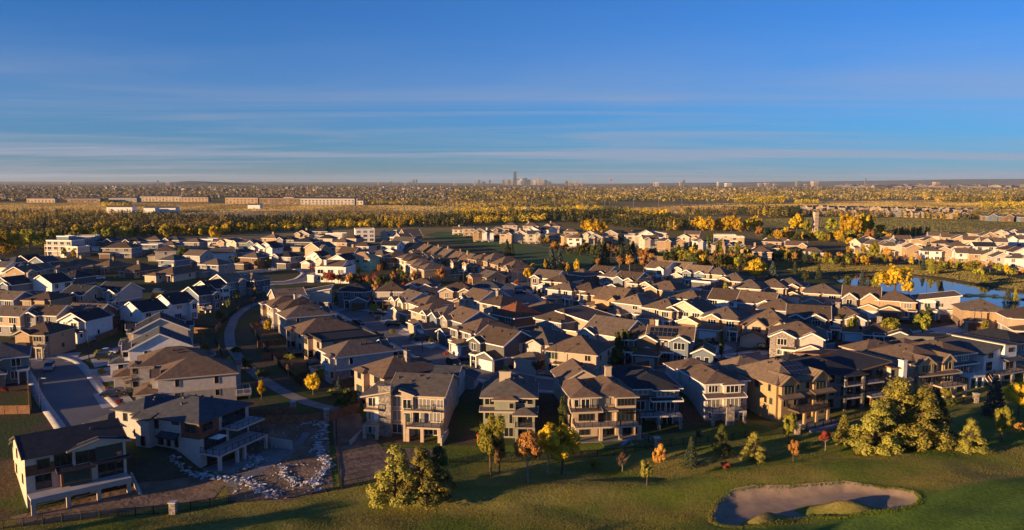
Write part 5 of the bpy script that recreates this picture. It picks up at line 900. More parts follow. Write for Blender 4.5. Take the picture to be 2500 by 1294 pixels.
# garden and street trees
YT = 'garden trees among the houses'
for a in [
    ('round:gold', 766, 966, 5.0, 'orange-yellow tree beside the footpath'), ('shrub:green', 846, 998, 4.4, 'round green bush at the footpath end'), ('shrub:brown', 738, 936, 3.6, 'dark purple bush left of the orange-yellow footpath tree'), ('sparse:brown', 705, 920, 4.6, 'russet sapling near the footpath'), ('shrub:lime', 815, 968, 2.0, 'small lime shrub behind the orange-yellow footpath tree'),
    ('shrub:green', 600, 905, 3.4, 'olive bush on the left verge of the footpath'), ('shrub:green', 578, 868, 2.6, 'small olive bush on the footpath bend'), ('shrub:green', 640, 930, 3.0, 'green bush at the footpath kink'), ('round:green', 538, 790, 4.5, 'green tree on the verge by the fenced plots'),
    ('shrub:green', 1458, 902, 6.0, 'big olive hedge bush left of the dark poplars'), ('shrub:green', 1492, 898, 5.6, 'big olive hedge bush next to the dark poplars'), ('column:green', 1510, 888, 9.5, 'first dark poplar by the blue-grey solar house'), ('column:green', 1526, 884, 10, 'second dark poplar by the blue-grey solar house'), ('column:green', 1543, 882, 9, 'third dark poplar by the blue-grey solar house'), ('round:lime', 1552, 888, 4.5, 'lime tree against the white shed fence'),
    ('round:lime', 1362, 908, 5.2, 'yellow-green tree before the long beige corner house'), ('round:brown', 1312, 918, 4.0, 'dull young tree on the street corner lawn'), ('round:green', 1180, 868, 4.6, 'green tree by the gabled craftsman house'), ('shrub:red', 1130, 862, 1.6, 'dark red low shrub beside the curved street'), ('column:green', 1762, 880, 6.5, 'dark columnar tree by the cross street'), ('round:lime', 2176, 836, 8.0, 'round lime tree over the garden fence'), ('round:lime', 2252, 828, 8.2, 'tall lime tree by the right street'), ('column:lime', 2074, 832, 8, 'first lime poplar by the garden fence'), ('column:lime', 2088, 830, 8.6, 'second lime poplar by the garden fence'), ('spruce:bluespruce', 2100, 834, 5, 'small silver spruce by the garden fence'),
    ('column:green', 2048, 826, 8.5, 'first dark poplar behind the garden fence'), ('column:green', 2062, 822, 8, 'second dark poplar behind the garden fence'), ('round:lime', 2300, 775, 7, 'rounded lime tree before the slanted-roof pond house'), ('tall:lime', 2405, 812, 4.5, 'small lime tree on the right street lawn'), ('round:green', 2262, 790, 6, 'dark green tree by the brown garage'), ('shrub:green', 2395, 815, 2, 'low green shrubs on the right street lawn'),
    ('round:green', 1162, 752, 6.5, 'grey-green tree behind the white-trimmed gable'), ('tall:yellow', 1176, 752, 5.8, 'yellow-tipped tree behind the white-trimmed gable'), ('column:lime', 1080, 735, 5, 'lime poplar between roofs by the yellow chimney'), ('round:orange', 920, 720, 5.6, 'orange-red tree between the upper street houses'), ('shrub:red', 920, 745, 3, 'dark red bush by the brown garage doors'), ('shrub:lime', 915, 762, 3.2, 'pale shrub at the curved street end'), ('tall:yellow', 878, 680, 6.2, 'yellow tree beside the white modern house'), ('round:orange', 1078, 690, 7, 'orange-red tree by the middle street lamp'), ('tall:yellow', 1110, 686, 5, 'yellow sapling by the middle street'), ('round:red', 922, 656, 5.5, 'crimson tree by the green building site'), ('round:orange', 928, 668, 5, 'russet tree below the crimson tree'), ('shrub:brown', 940, 655, 4, 'brown bush by the building site'), ('round:green', 990, 690, 6, 'green tree behind the stepped row'), ('column:green', 965, 672, 7, 'green poplar in the middle gardens'), ('round:orange', 962, 690, 5, 'copper tree in the middle gardens'), ('round:green', 930, 705, 5.5, 'olive tree in the middle gardens'), ('round:orange', 1012, 690, 5.5, 'rust tree by the stepped row'), ('tall:green', 1044, 672, 8, 'dark green tree at end of the stepped row'), ('column:lime', 1090, 660, 7, 'narrow green tree on the middle street'),
    ('tall:yellow', 1232, 682, 5.0, 'yellow sapling on the fairway corner lawn'), ('round:red', 1256, 682, 5.4, 'crimson round tree on the fairway corner lawn'), ('tall:yellow', 1276, 682, 7.5, 'tall yellow tree at the fairway corner'), ('round:gold', 1290, 690, 7.0, 'golden tree at the fairway corner'), ('round:gold', 1300, 664, 4.6, 'small golden tree on the fairway edge'), ('shrub:red', 1262, 696, 2.2, 'dark red hedge at the junction'), ('round:green', 1348, 716, 6, 'green tree by the blue garage gable'), ('round:brown', 1320, 728, 4, 'brown round tree by the driveway'),
    ('round:red', 1452, 694, 7.5, 'scarlet maple between the roofs'), ('round:red', 1466, 698, 6.2, 'smaller scarlet maple right of the first'), ('round:lime', 1498, 700, 8, 'lime tree right of the scarlet maple'), ('column:lime', 1612, 735, 6, 'lime columnar tree among middle roofs'), ('column:lime', 1678, 728, 6.5, 'thin lime tree among middle roofs'), ('spruce:pine', 1770, 742, 9, 'yellow-green larch among the middle roofs'), ('column:lime', 1822, 758, 8, 'first lime poplar in front of the wide blue-grey roof'), ('column:lime', 1834, 758, 7.6, 'second lime poplar in front of the wide blue-grey roof'), ('column:lime', 1846, 760, 7, 'third lime poplar in front of the wide blue-grey roof'), ('round:red', 1266, 800, 3.4, 'small red bush by the white chimney'), ('round:green', 1290, 800, 6, 'dark green tree behind the craftsman house'), ('round:lime', 1855, 712, 5, 'lime tree before the pale bungalow'), ('round:lime', 1880, 708, 4.6, 'small lime tree before the pond-side gable house'),
    ('broad:gold', 2186, 722, 13.5, 'huge golden tree on the near bank of the pond'), ('round:gold', 2218, 726, 7.5, 'smaller golden tree right of the huge one'), ('spruce:pine', 2138, 716, 9, 'grey-green spruce left of the huge golden tree'), ('spruce:bluespruce', 2105, 706, 8.5, 'dark blue spruce on the near pond bank'), ('round:green', 2068, 708, 6, 'dark green bush tree on the near pond bank'), ('spruce:bluespruce', 2120, 712, 6.5, 'small blue spruce on the near pond bank'), ('broad:gold', 1846, 684, 10.5, 'broad golden tree left of the pond'), ('round:gold', 1862, 680, 8.5, 'golden tree right behind the broad golden one'), ('spruce:bluespruce', 1886, 688, 10, 'blue spruce right of the broad golden tree'), ('spruce:spruce', 1941, 668, 6.8, 'single dark spruce on the lawn left of the pond'), ('spruce:spruce', 1999, 680, 7, 'dark spruce near the left tip of the pond'), ('spruce:bluespruce', 2460, 742, 7, 'blue spruce on the far right pond bank'), ('spruce:pine', 2478, 742, 6.6, 'pale spruce on the far right pond bank'), ('spruce:spruce', 2298, 712, 5, 'thin spruce on the near pond bank'), ('round:green', 1965, 690, 5.5, 'round green tree behind pond-side roofs'),
    ('tall:lime', 2134, 640, 12, 'tall lime tree beyond the pond'), ('round:lime', 2155, 648, 7.5, 'lime tree beside the tall lime tree beyond the pond'), ('round:orange', 2164, 642, 9, 'orange-topped tree beyond the pond'), ('tall:gold', 2072, 626, 7, 'golden street tree left of the pond road'), ('tall:gold', 2108, 624, 7, 'golden street tree by the pond road'), ('round:gold', 2074, 606, 9, 'golden tree by the pale gabled house'), ('spruce:spruce', 2254, 658, 7, 'dark spruce on far pond bank, left one'), ('spruce:pine', 2274, 660, 7.5, 'light spruce on far pond bank'), ('spruce:pine', 2295, 664, 8, 'larger light spruce on far pond bank'), ('shrub:lime', 2390, 672, 5, 'wide lime bush on far pond bank'), ('shrub:lime', 2405, 686, 4, 'lime bush at the far water edge'), ('shrub:lime', 2275, 668, 3.5, 'yellow-green bush at the far water edge'),
    ('round:orange', 1903, 628, 7.5, 'rust-red tree below the flat cream house'), ('round:orange', 1940, 640, 6, 'copper tree below the flat cream house'), ('round:lime', 1888, 636, 8, 'lime tree right of the broad golden tree')]:
    tree(a[0], a[1], a[2], a[3], a[4], 1, YT)
# trees along the fairway and the park
FT = 'trees along the fairway and park'
for a in [('spruce:bluespruce', 1346, 656, 12, 'left of two blue spruces on the fairway'), ('spruce:bluespruce', 1366, 656, 11, 'right of two blue spruces on the fairway'), ('spruce:spruce', 1238, 622, 10, 'left spruce behind the fairway corner houses'), ('spruce:spruce', 1250, 622, 8, 'right spruce behind the fairway corner houses'), ('spruce:spruce', 1462, 646, 14, 'left of two tall spruces by the park'), ('spruce:spruce', 1474, 644, 15, 'right of two tall spruces by the park'), ('spruce:spruce', 1532, 642, 14, 'dark wide spruce left of the fountain'), ('spruce:spruce', 1545, 640, 12.5, 'dark spruce beside the one left of the fountain'), ('spruce:spruce', 1518, 636, 9, 'short dark spruce left of the fountain'),
          ('tall:orange', 1375, 664, 6, 'first small rust tree by the fairway end'), ('tall:gold', 1332, 660, 6, 'golden sapling under the blue spruces'), ('tall:gold', 1386, 668, 6, 'second golden sapling by the fairway end'), ('tall:gold', 1408, 668, 7.5, 'taller golden tree by the fairway end'), ('tall:orange', 1460, 655, 6, 'rust tree under the tall park spruces'), ('sparse:orange', 1512, 658, 8, 'thin copper tree by the park path'), ('sparse:orange', 1537, 660, 9, 'second thin copper tree by the park path'), ('tall:orange', 1572, 664, 11, 'tall peach tree in front of the fountain'), ('sparse:orange', 1590, 655, 9, 'thin peach tree by the fountain'),
          ('round:brown', 1322, 600, 7, 'brown bush at the fairway bend'), ('round:orange', 1380, 618, 7, 'copper tree in the park hedge'), ('round:green', 1440, 622, 7, 'olive tree in the park hedge'), ('round:green', 1468, 620, 6, 'dark olive tree in the park hedge'), ('round:gold', 1412, 590, 7, 'yellow-green tree beside the white-trimmed walk-out'), ('column:green', 1513, 600, 12, 'tall dark poplar between walk-out houses'), ('column:lime', 1556, 598, 9, 'poplar beside the cream cube house'), ('column:lime', 1598, 598, 9.5, 'poplar by the twin-gabled walk-out'), ('column:green', 1732, 618, 14, 'tall poplar by the grey walk-out'), ('column:lime', 1757, 628, 13, 'lime poplar below the white walk-out'), ('column:lime', 1800, 640, 14, 'tall lime poplar in the park'), ('column:green', 1726, 650, 11, 'dark poplar in the park hedge'), ('round:gold', 1688, 640, 9, 'amber tree in the park hedge'), ('round:orange', 1700, 645, 9, 'copper-gold tree in the park hedge'), ('round:orange', 1645, 632, 7.5, 'amber bush right of the fountain'), ('round:lime', 1720, 645, 9, 'lime tree in the park hedge'), ('round:gold', 1780, 652, 8, 'golden tree at right of the park hedge'), ('round:lime', 1800, 655, 8, 'yellow-green tree at right of the park hedge'), ('round:brown', 1740, 655, 8, 'russet tree in the park hedge'), ('round:green', 1760, 660, 9, 'green tree over the hip-roofed houses'), ('round:green', 1815, 662, 9, 'green tree left of the broad golden tree'), ('column:lime', 1818, 648, 13, 'lime poplar left of the broad golden tree'), ('round:gold', 1830, 650, 8, 'yellow bush behind the broad golden tree'),
          ('round:gold', 1945, 574, 20, 'golden tree left of the brick tower'), ('tall:lime', 1970, 576, 15, 'lime tree at the tower foot'), ('round:lime', 2030, 578, 17, 'yellow-green tree right of the brick tower'), ('tall:gold', 2062, 582, 22, 'first of the tall golden poplars right of the tower'), ('tall:gold', 2078, 583, 20, 'second of the tall golden poplars right of the tower'), ('tall:gold', 2094, 583, 19, 'third of the tall golden poplars right of the tower'), ('tall:gold', 2108, 582, 21, 'fourth of the tall golden poplars right of the tower'), ('tall:gold', 2122, 580, 20, 'fifth of the tall golden poplars right of the tower'), ('round:gold', 2148, 578, 12, 'small golden tree right of the poplars'), ('round:gold', 1918, 578, 9, 'small gold tree by the field edge'),
          ('grove:yellow', 32, 622, 15, 'large yellow tree at the left photo edge'), ('grove:yellow', 8, 625, 16, 'yellow tree cut by the left photo edge'), ('grove:lime', 72, 614, 15, 'lime-yellow tree behind the far left cluster'), ('grove:lime', 100, 609, 13, 'second lime tree behind the far left cluster'), ('grove:lime', 132, 600, 13, 'lime tree behind the scaffolded block'), ('grove:yellow', 190, 588, 13, 'yellow tree behind the blue cube house'), ('grove:yellow', 250, 580, 13, 'yellow tree above the back row'), ('grove:gold', 278, 578, 11, 'golden tree above the back row'), ('grove:yellow', 405, 584, 13, 'broad yellow tree above the back row'), ('grove:yellow', 432, 582, 12, 'yellow tree right of the broad yellow one'), ('grove:gold', 525, 586, 12, 'golden tree behind the brown hip house'), ('tall:yellow', 490, 584, 9, 'small yellow tree above the back row'), ('tall:lime', 158, 636, 7, 'lime tree in front of the scaffolded block'), ('tall:gold', 180, 634, 6, 'gold tree in front of the cream block'), ('tall:gold', 38, 625, 7, 'gold sapling by the far left lane'), ('tall:gold', 12, 628, 6, 'gold sapling at the left edge lane')]:
    tree(a[0], a[1], a[2], a[3], a[4], 1, FT)
LB = [('grove:gold', 1700, 562, 17), ('grove:gold', 1716, 563, 16), ('grove:gold', 1732, 564, 17), ('grove:gold', 1752, 563, 15), ('grove:gold', 1770, 563, 17), ('grove:gold', 1786, 564, 18), ('grove:gold', 1802, 565, 16), ('grove:gold', 1820, 564, 15), ('grove:gold', 1838, 562, 17), ('grove:gold', 1850, 562, 14), ('grove:gold', 1425, 566, 13), ('grove:gold', 1440, 567, 15), ('grove:gold', 1456, 568, 15), ('grove:gold', 1472, 568, 12), ('grove:gold', 1605, 541, 18), ('grove:gold', 1620, 542, 17)]
for i, (k, x, y, h) in enumerate(LB):
    tree(k, x, y, h*.85, 'golden tree, %s in the golden belt behind the walk-out houses' % (lambda k_: 'leftmost' if k_ == 0 else ordw(k_) + ' from left')(sorted(q[1] for q in LB).index(x)), 2, 'golden belt behind the walk-out houses')

# more planting, counted off by kind and colour from left to right
def planting(place, group, spots, lod=1):
    by = {}
    for q in spots: by.setdefault(q[0], []).append(q)
    for kind, L in by.items():
        shape, col = kind.split(':'); L.sort(key=lambda q: q[1])
        for i, (k, x, y, h) in enumerate(L):
            pos = 'the only one' if len(L) == 1 else 'leftmost' if i == 0 else 'rightmost' if i == len(L) - 1 else ordw(i) + ' from left'
            tree(kind, x, y, h, f"{dict(gold='golden', pine='olive', bluespruce='blue-green', spruce='dark green').get(col, col)} {dict(round='round tree', tall='tall tree', column='columnar tree', shrub='bush', spruce='spruce', grove='broad tree', sparse='thin tree', pine='pine', lollipop='sapling').get(shape)}, {pos} {place}", lod, group)
pr = random.Random(31)
def scat(kinds, n, x0, x1, ya, yb, h0, h1):            # kinds along a strip whose foot runs from ya to yb
    out = []
    for i in range(n):
        x = x0 + (x1 - x0)*(i + pr.uniform(.1, .9))/n; t = (x - x0)/(x1 - x0); out.append((pr.choice(kinds), round(x, 1), ya + (yb - ya)*t + pr.uniform(-4, 4), round(pr.uniform(h0, h1), 1)))
    return out
planting('in the park hedge', 'park hedge', scat(['round:green', 'round:lime', 'round:gold', 'round:brown', 'round:orange', 'shrub:green', 'shrub:lime'], 46, 1625, 1850, 640, 660, 5, 9) + scat(['column:lime', 'column:green'], 9, 1650, 1840, 632, 650, 9, 13))
planting('in the dark hedge below the walk-out row', 'dark hedge below the walk-out row', scat(['grove:green', 'shrub:green', 'round:brown', 'spruce:spruce', 'round:orange'], 30, 1345, 1600, 616, 634, 4, 8))
planting('along the foot of the walk-out row', 'garden edge of the walk-out row', scat(['shrub:green', 'shrub:brown', 'round:orange', 'shrub:lime', 'column:green'], 34, 1130, 1520, 578, 606, 2.5, 5.5))
planting('along the fairway bungalow street', 'bungalow street planting', scat(['tall:orange', 'shrub:green', 'column:lime', 'round:red', 'tall:green'], 16, 1010, 1180, 616, 652, 3, 5.5))
planting('along the pond road', 'pond road saplings', scat(['tall:gold', 'sparse:orange', 'shrub:lime'], 22, 2090, 2500, 632, 672, 4, 6.5))
planting('on the lawn left of the pond', 'pond lawn planting', scat(['spruce:spruce', 'round:gold', 'round:orange', 'shrub:green', 'column:lime', 'round:lime'], 26, 1880, 2130, 634, 652, 4, 8))
planting('in the gardens above the curved street', 'gardens above the curved street', scat(['round:orange', 'round:brown', 'shrub:green', 'tall:green', 'round:red'], 26, 790, 1000, 692, 704, 3, 6))
planting('among the left quarter roofs', 'left quarter planting', scat(['tall:gold', 'column:green', 'shrub:green', 'round:brown', 'tall:lime'], 24, 330, 660, 612, 660, 4, 7))
planting('along the far right cul-de-sacs', 'far right planting', scat(['round:gold', 'shrub:green', 'tall:lime'], 18, 2090, 2490, 600, 622, 4, 7))
planting('under the woodland edge', 'woodland edge', scat(['grove:yellow', 'grove:lime', 'spruce:spruce', 'grove:gold'], 30, 150, 660, 592, 566, 7, 11) + scat(['grove:yellow', 'spruce:spruce', 'grove:gold'], 26, 640, 1110, 564, 552, 6, 9.5))
planting('around the brick tower lawn', 'tower lawn planting', scat(['grove:lime', 'round:orange', 'grove:gold', 'shrub:green', 'spruce:spruce'], 26, 1850, 2180, 584, 590, 6, 11))

# woods and distant trees that read as one mass
PAL = dict(brownwood=[((.24, .17, .06), 4), ((.13, .11, .045), 4), ((.07, .075, .035), 4), ((.05, .055, .03), 3), ((.42, .31, .05), 1.5)], wood=[((.46, .31, .045), 2), ((.30, .23, .05), 3), ((.085, .09, .035), 5), ((.05, .06, .03), 4), ((.28, .19, .08), 2)], dark=[((.05, .06, .03), 6), ((.075, .08, .035), 3), ((.20, .165, .045), 2), ((.42, .29, .05), 1)],
           golden=[((.66, .47, .045), 5), ((.42, .34, .05), 4), ((.12, .125, .04), 3)], town=[((.20, .155, .07), 4), ((.10, .10, .045), 4), ((.34, .23, .065), 3), ((.07, .075, .04), 4)], gold_town=[((.44, .32, .07), 4), ((.22, .185, .07), 4), ((.09, .095, .042), 4)])
def wood(name, label, polys, per=26):
    VV, CC, n0 = [], [], 0
    for poly, count, pal, (h0, h1), conif in polys:
        Pn = np.array(poly, float); x0, y0 = Pn.min(0); x1, y1 = Pn.max(0); pts = []
        wy = np.array([at(1250, y, 2.8).y for y in np.linspace(y0, y1, 60)]); ys = np.linspace(y0, y1, 60)
        while len(pts) < count:                     # even over the ground, not over the picture
            Yw = rs.uniform(wy.min(), wy.max(), 4000); yy = np.interp(-Yw, -wy, ys); xx = rs.uniform(x0, x1, 4000)
            ok = inside(Pn, xx, yy); pts += [tuple(at(a, b, 2.8)) for a, b in zip(xx[ok], yy[ok])]
        pts = np.array(pts[:count]); pal_ = PAL[pal]; w = np.array([q[1] for q in pal_], float); pn = vnoise(pts[:, 0]/38, pts[:, 1]/70, 41)*.75 + rs.uniform(0, 1, count)*.25; ci = np.searchsorted(np.cumsum(w / w.sum()), np.clip((np.argsort(np.argsort(pn)) + .5)/count, 0, .999)); base = np.array([q[0] for q in pal_])[ci] * rs.uniform(.75, 1.25, (count, 1))
        hh = rs.uniform(h0, h1, count); con = (vnoise(pts[:, 0]/45 + 9, pts[:, 1]/80, 43)*.6 + rs.uniform(0, 1, count)*.4) < (.2 + .6*conif if conif > 0 else -1)
        dist = np.hypot(pts[:, 0], pts[:, 1]).mean(); m = per*2 if dist < 1300 else 22 if dist < 2600 else 8; sz = 1.15 if dist < 1300 else 1.7 if dist < 2600 else 3.0
        d = sph(count*m); hi = np.repeat(hh, m); f = (d[:, 2] + 1) / 2
        rad = np.where(np.repeat(con, m), hi*.17*(1.12 - f), hi*.34*np.sqrt(np.clip(1 - (2*f - 1)**2, .05, 1)))
        ang = np.arctan2(d[:, 1], d[:, 0]); z = np.where(np.repeat(con, m), hi*(.08 + .92*f), hi*(.18 + .82*f)); p = np.repeat(pts, m, 0) + np.stack([np.cos(ang)*rad, np.sin(ang)*rad, z], 1)
        q, F_ = cards(p, d + np.array([0, 0, .25]), sz*np.clip(hi/12, .6, 1.4), .28, 1.2); VV.append(q); CC.append(np.repeat(np.repeat(base, m, 0)*rs.uniform(.9, 1.1, (count*m, 1)), 4, 0))
    V = np.concatenate(VV); C_ = np.concatenate(CC); mat('leaf_mass', rough=.8, attr='Col', trans=.15, spec=.15)
    o = link(name, npmesh(name, V, np.arange(len(V)).reshape(-1, 4), M('leaf_mass'), C_)); return tag(o, label, 'trees', kind='stuff')
wood('woodland', 'mixed autumn wood of dark spruce and yellow poplar behind the houses', [
    ([(-60, 566), (120, 562), (300, 548), (520, 541), (560, 546), (560, 574), (420, 580), (240, 584), (100, 596), (-60, 604)], 950, 'brownwood', (6.5, 11), .3),
    ([(540, 545), (800, 546), (1000, 541), (1130, 537), (1130, 556), (1000, 553), (800, 556), (640, 568), (540, 574)], 900, 'dark', (5.5, 10.5), .7),
    ([(1120, 538), (1300, 531), (1480, 527), (1640, 540), (1700, 560), (1640, 566), (1500, 556), (1340, 540), (1250, 541), (1130, 548)], 850, 'dark', (7, 12.5), .65),
    ([(1130, 538), (1300, 534), (1360, 540), (1300, 545), (1140, 550)], 130, 'golden', (6, 10), 0.0),
    ([(-700, 545), (-60, 552), (-60, 612), (-300, 640), (-700, 640)], 500, 'brownwood', (7, 12), .3),
    ([(560, 552), (800, 553), (980, 549), (980, 556), (800, 561), (640, 570)], 220, 'golden', (5, 8), 0.0)])
wood('distant_tree_belts', 'belts of golden and dark trees between the far fields', [
    ([(-60, 522), (240, 520), (420, 530), (560, 532), (640, 540), (520, 545), (300, 548), (-60, 545)], 480, 'wood', (3.5, 8), .5),
    ([(640, 532), (860, 528), (1000, 530), (1050, 526), (1130, 530), (1040, 540), (800, 546), (640, 544)], 330, 'wood', (3.5, 8), .4),
    ([(1060, 530), (1120, 521), (1240, 515), (1420, 508), (1500, 512), (1600, 518), (1640, 526), (1500, 526), (1300, 530), (1140, 536)], 650, 'golden', (4, 9), .15),
    ([(1400, 516), (1520, 519), (1530, 526), (1380, 526)], 150, 'golden', (5, 8), 0), ([(1640, 520), (1700, 514), (1850, 512), (2000, 522), (2400, 531), (2400, 535), (2000, 529), (1850, 526), (1700, 527)], 420, 'wood', (6, 10), .3),
    ([(880, 496), (1060, 494), (1080, 500), (1200, 499), (1400, 492), (1500, 500), (1350, 506), (1200, 510), (1050, 502), (900, 501)], 800, 'gold_town', (5, 10), .3),
    ([(250, 503), (320, 502), (320, 507), (250, 508)], 60, 'golden', (5, 8), 0), ([(1790, 490), (1910, 489), (1915, 498), (1800, 500)], 220, 'golden', (9, 14), 0), ([(1940, 493), (2000, 492), (2000, 498), (1940, 499)], 70, 'golden', (7, 10), 0),
    ([(2280, 486), (2560, 482), (2560, 491), (2290, 494)], 420, 'gold_town', (9, 15), .3), ([(2380, 497), (2560, 497), (2560, 512), (2400, 510)], 220, 'golden', (6, 10), .1), ([(2180, 570), (2290, 568), (2230, 576), (2180, 580)], 60, 'dark', (5, 8), .8), ([(1850, 520), (1950, 520), (1960, 530), (1850, 531)], 110, 'dark', (9, 14), .8)])
wood('distant_town_trees', 'far autumn treetops covering the city to the horizon', [
    ([(-100, 470), (1200, 467), (1400, 470), (1400, 488), (1100, 494), (900, 494), (600, 488), (-100, 497)], 5200, 'town', (6, 11), .3),
    ([(1100, 468), (2600, 463), (2600, 484), (1900, 490), (1640, 494), (1400, 492), (1100, 490)], 6500, 'gold_town', (7, 13), .25),
    ([(-100, 458), (2600, 453), (2600, 468), (-100, 471)], 7000, 'town', (7, 13), .3), ([(-200, 451), (2700, 449), (2700, 458), (-200, 460)], 6000, 'town', (8, 14), .3),
    ([(-1300, 455), (-90, 455), (-90, 500), (-1300, 500)], 3500, 'town', (7, 12), .3), ([(2590, 452), (3800, 452), (3800, 492), (2590, 492)], 3500, 'gold_town', (7, 12), .3)])

# low shrubs and young trees in the front gardens
for i, (h, pos, phrase) in enumerate(GARDEN):
    g_ = random.Random(i*17); x0, x1, y0, y1 = h.blocks[0][:4]; sg = g_.choice((-1, 1)); m_ = Matrix.Rotation(-R(h.face), 3, 'Z')
    for k in range(2):
        kind, hh, word = [('shrub:green', 1.5, 'low green shrub'), ('shrub:lime', 1.7, 'low lime shrub'), ('column:green', 5, 'slim green tree'), ('tall:gold', 4.2, 'small golden tree'), ('tall:orange', 4, 'small orange tree'), ('shrub:red', 1.4, 'low red shrub'), ('spruce:bluespruce', 4.5, 'small blue spruce'), ('tall:lime', 4.5, 'small lime tree')][g_.randrange(8) if k else g_.choice((0, 1, 5))]
        q = h.loc + m_ @ Vector((sg*(x1 - .5)*(1 if k else -.2) + (sg*1.5 if k else 0), y1 + g_.uniform(6, 8.5) if k == 0 else (y0 - g_.uniform(3, 5)), 0)); hp = pos.replace(' from left', ' house from left').replace('leftmost', 'leftmost house').replace('rightmost', 'rightmost house')
        lab = f"{word} {'before' if k == 0 else 'behind'} the {hp} in {phrase}"
        if len(lab.split()) > 16: lab = f"{word} {'before' if k == 0 else 'behind'} {hp} in {phrase}"
        tree(kind, 0, 0, hh, lab, 1, 'front garden plants', loc=(q.x, q.y))

# ------------------------------------------------------------------ rough grass standing on the turf
gr = np.random.RandomState(21); n = 900000; u = gr.uniform(86, 150, n); w_ = gr.uniform(-1, 1, n)*(.70*u); ok = (u < np.interp(w_, REAR[:, 0], REAR[:, 1]) - 3) & ~inside(BUNK, w_, u) & (np.interp(w_, edge[:, 0], edge[:, 1], left=50) < u - .3)
clump = vnoise(w_/3.1, u/2.2, 31)*.6 + vnoise(w_/11, u/7, 32)*.4; ok &= gr.uniform(0, 1, n) < (.25 + .75*smooth(.25, .65, clump)); x_, y_ = w_[ok], u[ok]; z_ = hgt(x_, y_); k = len(x_); a_ = gr.uniform(0, 6.28, k); hh = gr.uniform(.05, .11, k)*(.5 + clump[ok]); ww = gr.uniform(.025, .05, k)
dx, dy = np.cos(a_)*ww, np.sin(a_)*ww; lx, ly = gr.normal(0, .08, k), gr.normal(0, .08, k)
te = gr.uniform(0, 1, 9000); ie = gr.randint(0, len(BUNK), 9000); pe = BUNK[ie] + (BUNK[(ie+1) % len(BUNK)] - BUNK[ie])*te[:, None] + gr.normal(0, .22, (9000, 2))   # longer grass on the lip of the bunker
x_, y_ = np.concatenate([x_, pe[:, 0]]), np.concatenate([y_, pe[:, 1]]); z_ = np.concatenate([z_, hgt(pe[:, 0], pe[:, 1], carve=False) - .05]); hh = np.concatenate([hh, gr.uniform(.12, .3, 9000)]); k = len(x_); dx, dy = np.concatenate([dx, gr.normal(0, .05, 9000)]), np.concatenate([dy, gr.normal(0, .05, 9000)]); lx, ly = gr.normal(0, .06, k), gr.normal(0, .06, k)
gv = np.stack([np.stack([x_-dx, y_-dy, z_-.03], 1), np.stack([x_+dx, y_+dy, z_-.03], 1), np.stack([x_+lx, y_+ly, z_+hh], 1)], 1).reshape(-1, 3)
t_ = smooth(.35, .7, vnoise(x_/9+3, y_/5, 7)*.55 + vnoise(x_/26, y_/14+9, 9)*.45); gc = mixc3((.145, .195, .028), (.28, .24, .06), t_)*gr.uniform(.88, 1.12, (k, 1))
mat('grass_blade', rough=.8, attr='Col', trans=.3, spec=.15); FIELD['plain'] = W([(-60, 500), (1100, 503), (1500, 508), (1900, 496), (2560, 489), (2560, 528), (2200, 524), (1850, 524), (1500, 522), (1100, 532), (640, 543), (300, 546), (-60, 548)])
FIELD['pond_bank'] = W([(1850, 632), (2050, 636), (2240, 646), (2400, 664), (2560, 690), (2560, 716), (2430, 696), (2300, 674), (2160, 660), (2030, 664), (1900, 656)])
fv, fc = [], []                                        # standing stubble and long grass on the far fields
for nm, cnt, hs_, ws_, c_ in (('stubble_field', 26000, .7, 2.0, (.46, .33, .13)), ('highway_verge', 26000, .7, 2.4, (.40, .29, .11)), ('green_field', 22000, .35, 1.0, (.22, .20, .05)), ('ploughed_field', 3000, .5, 2.0, (.5, .36, .2)), ('plain', 45000, .6, 2.6, (.36, .275, .10)), ('fairway', 26000, .12, .5, (.085, .15, .04)), ('park_lawn', 9000, .2, .6, (.16, .16, .045)), ('pond_bank', 16000, .3, .7, (.20, .17, .055))):
    P = FIELD[nm]; x0, y0 = P.min(0); x1, y1 = P.max(0)
    qx, qy = gr.uniform(x0, x1, cnt*3), gr.uniform(y0, y1, cnt*3); ok_ = inside(P, qx, qy); qx, qy = qx[ok_][:cnt], qy[ok_][:cnt]; m_ = len(qx); a2 = gr.uniform(0, 6.28, m_); zb = hgt(qx, qy, carve=False); h2 = gr.uniform(.5, 1.1, m_)*hs_; cx, cy = np.cos(a2)*ws_/2, np.sin(a2)*ws_/2
    fv.append(np.stack([np.stack([qx-cx, qy-cy, zb], 1), np.stack([qx+cx, qy+cy, zb], 1), np.stack([qx+cx*.8, qy+cy*.8, zb+h2], 1), np.stack([qx-cx*.8, qy-cy*.8, zb+h2*.8], 1)], 1).reshape(-1, 3)); t2 = smooth(.3, .7, vnoise(qx/70, qy/160, 51)); fc.append(np.repeat(np.asarray(c_)*(.7 + .5*t2[:, None])*gr.uniform(.85, 1.15, (m_, 1)), 4, 0))
fv = np.concatenate(fv)
mat('grass_blade', rough=.8, attr='Col', trans=.3, spec=.15); tag(link('stubble', npmesh('stubble', fv, np.arange(len(fv)).reshape(-1, 4), M('grass_blade'), np.concatenate(fc))), 'standing dry grass and stubble over the far fields', 'stubble', kind='stuff')
tag(link('grass', npmesh('grass', gv, np.arange(3*k).reshape(k, 3), M('grass_blade'), np.repeat(gc, 3, 0))), 'rough tufted grass covering the golf turf in the foreground', 'grass', kind='stuff')
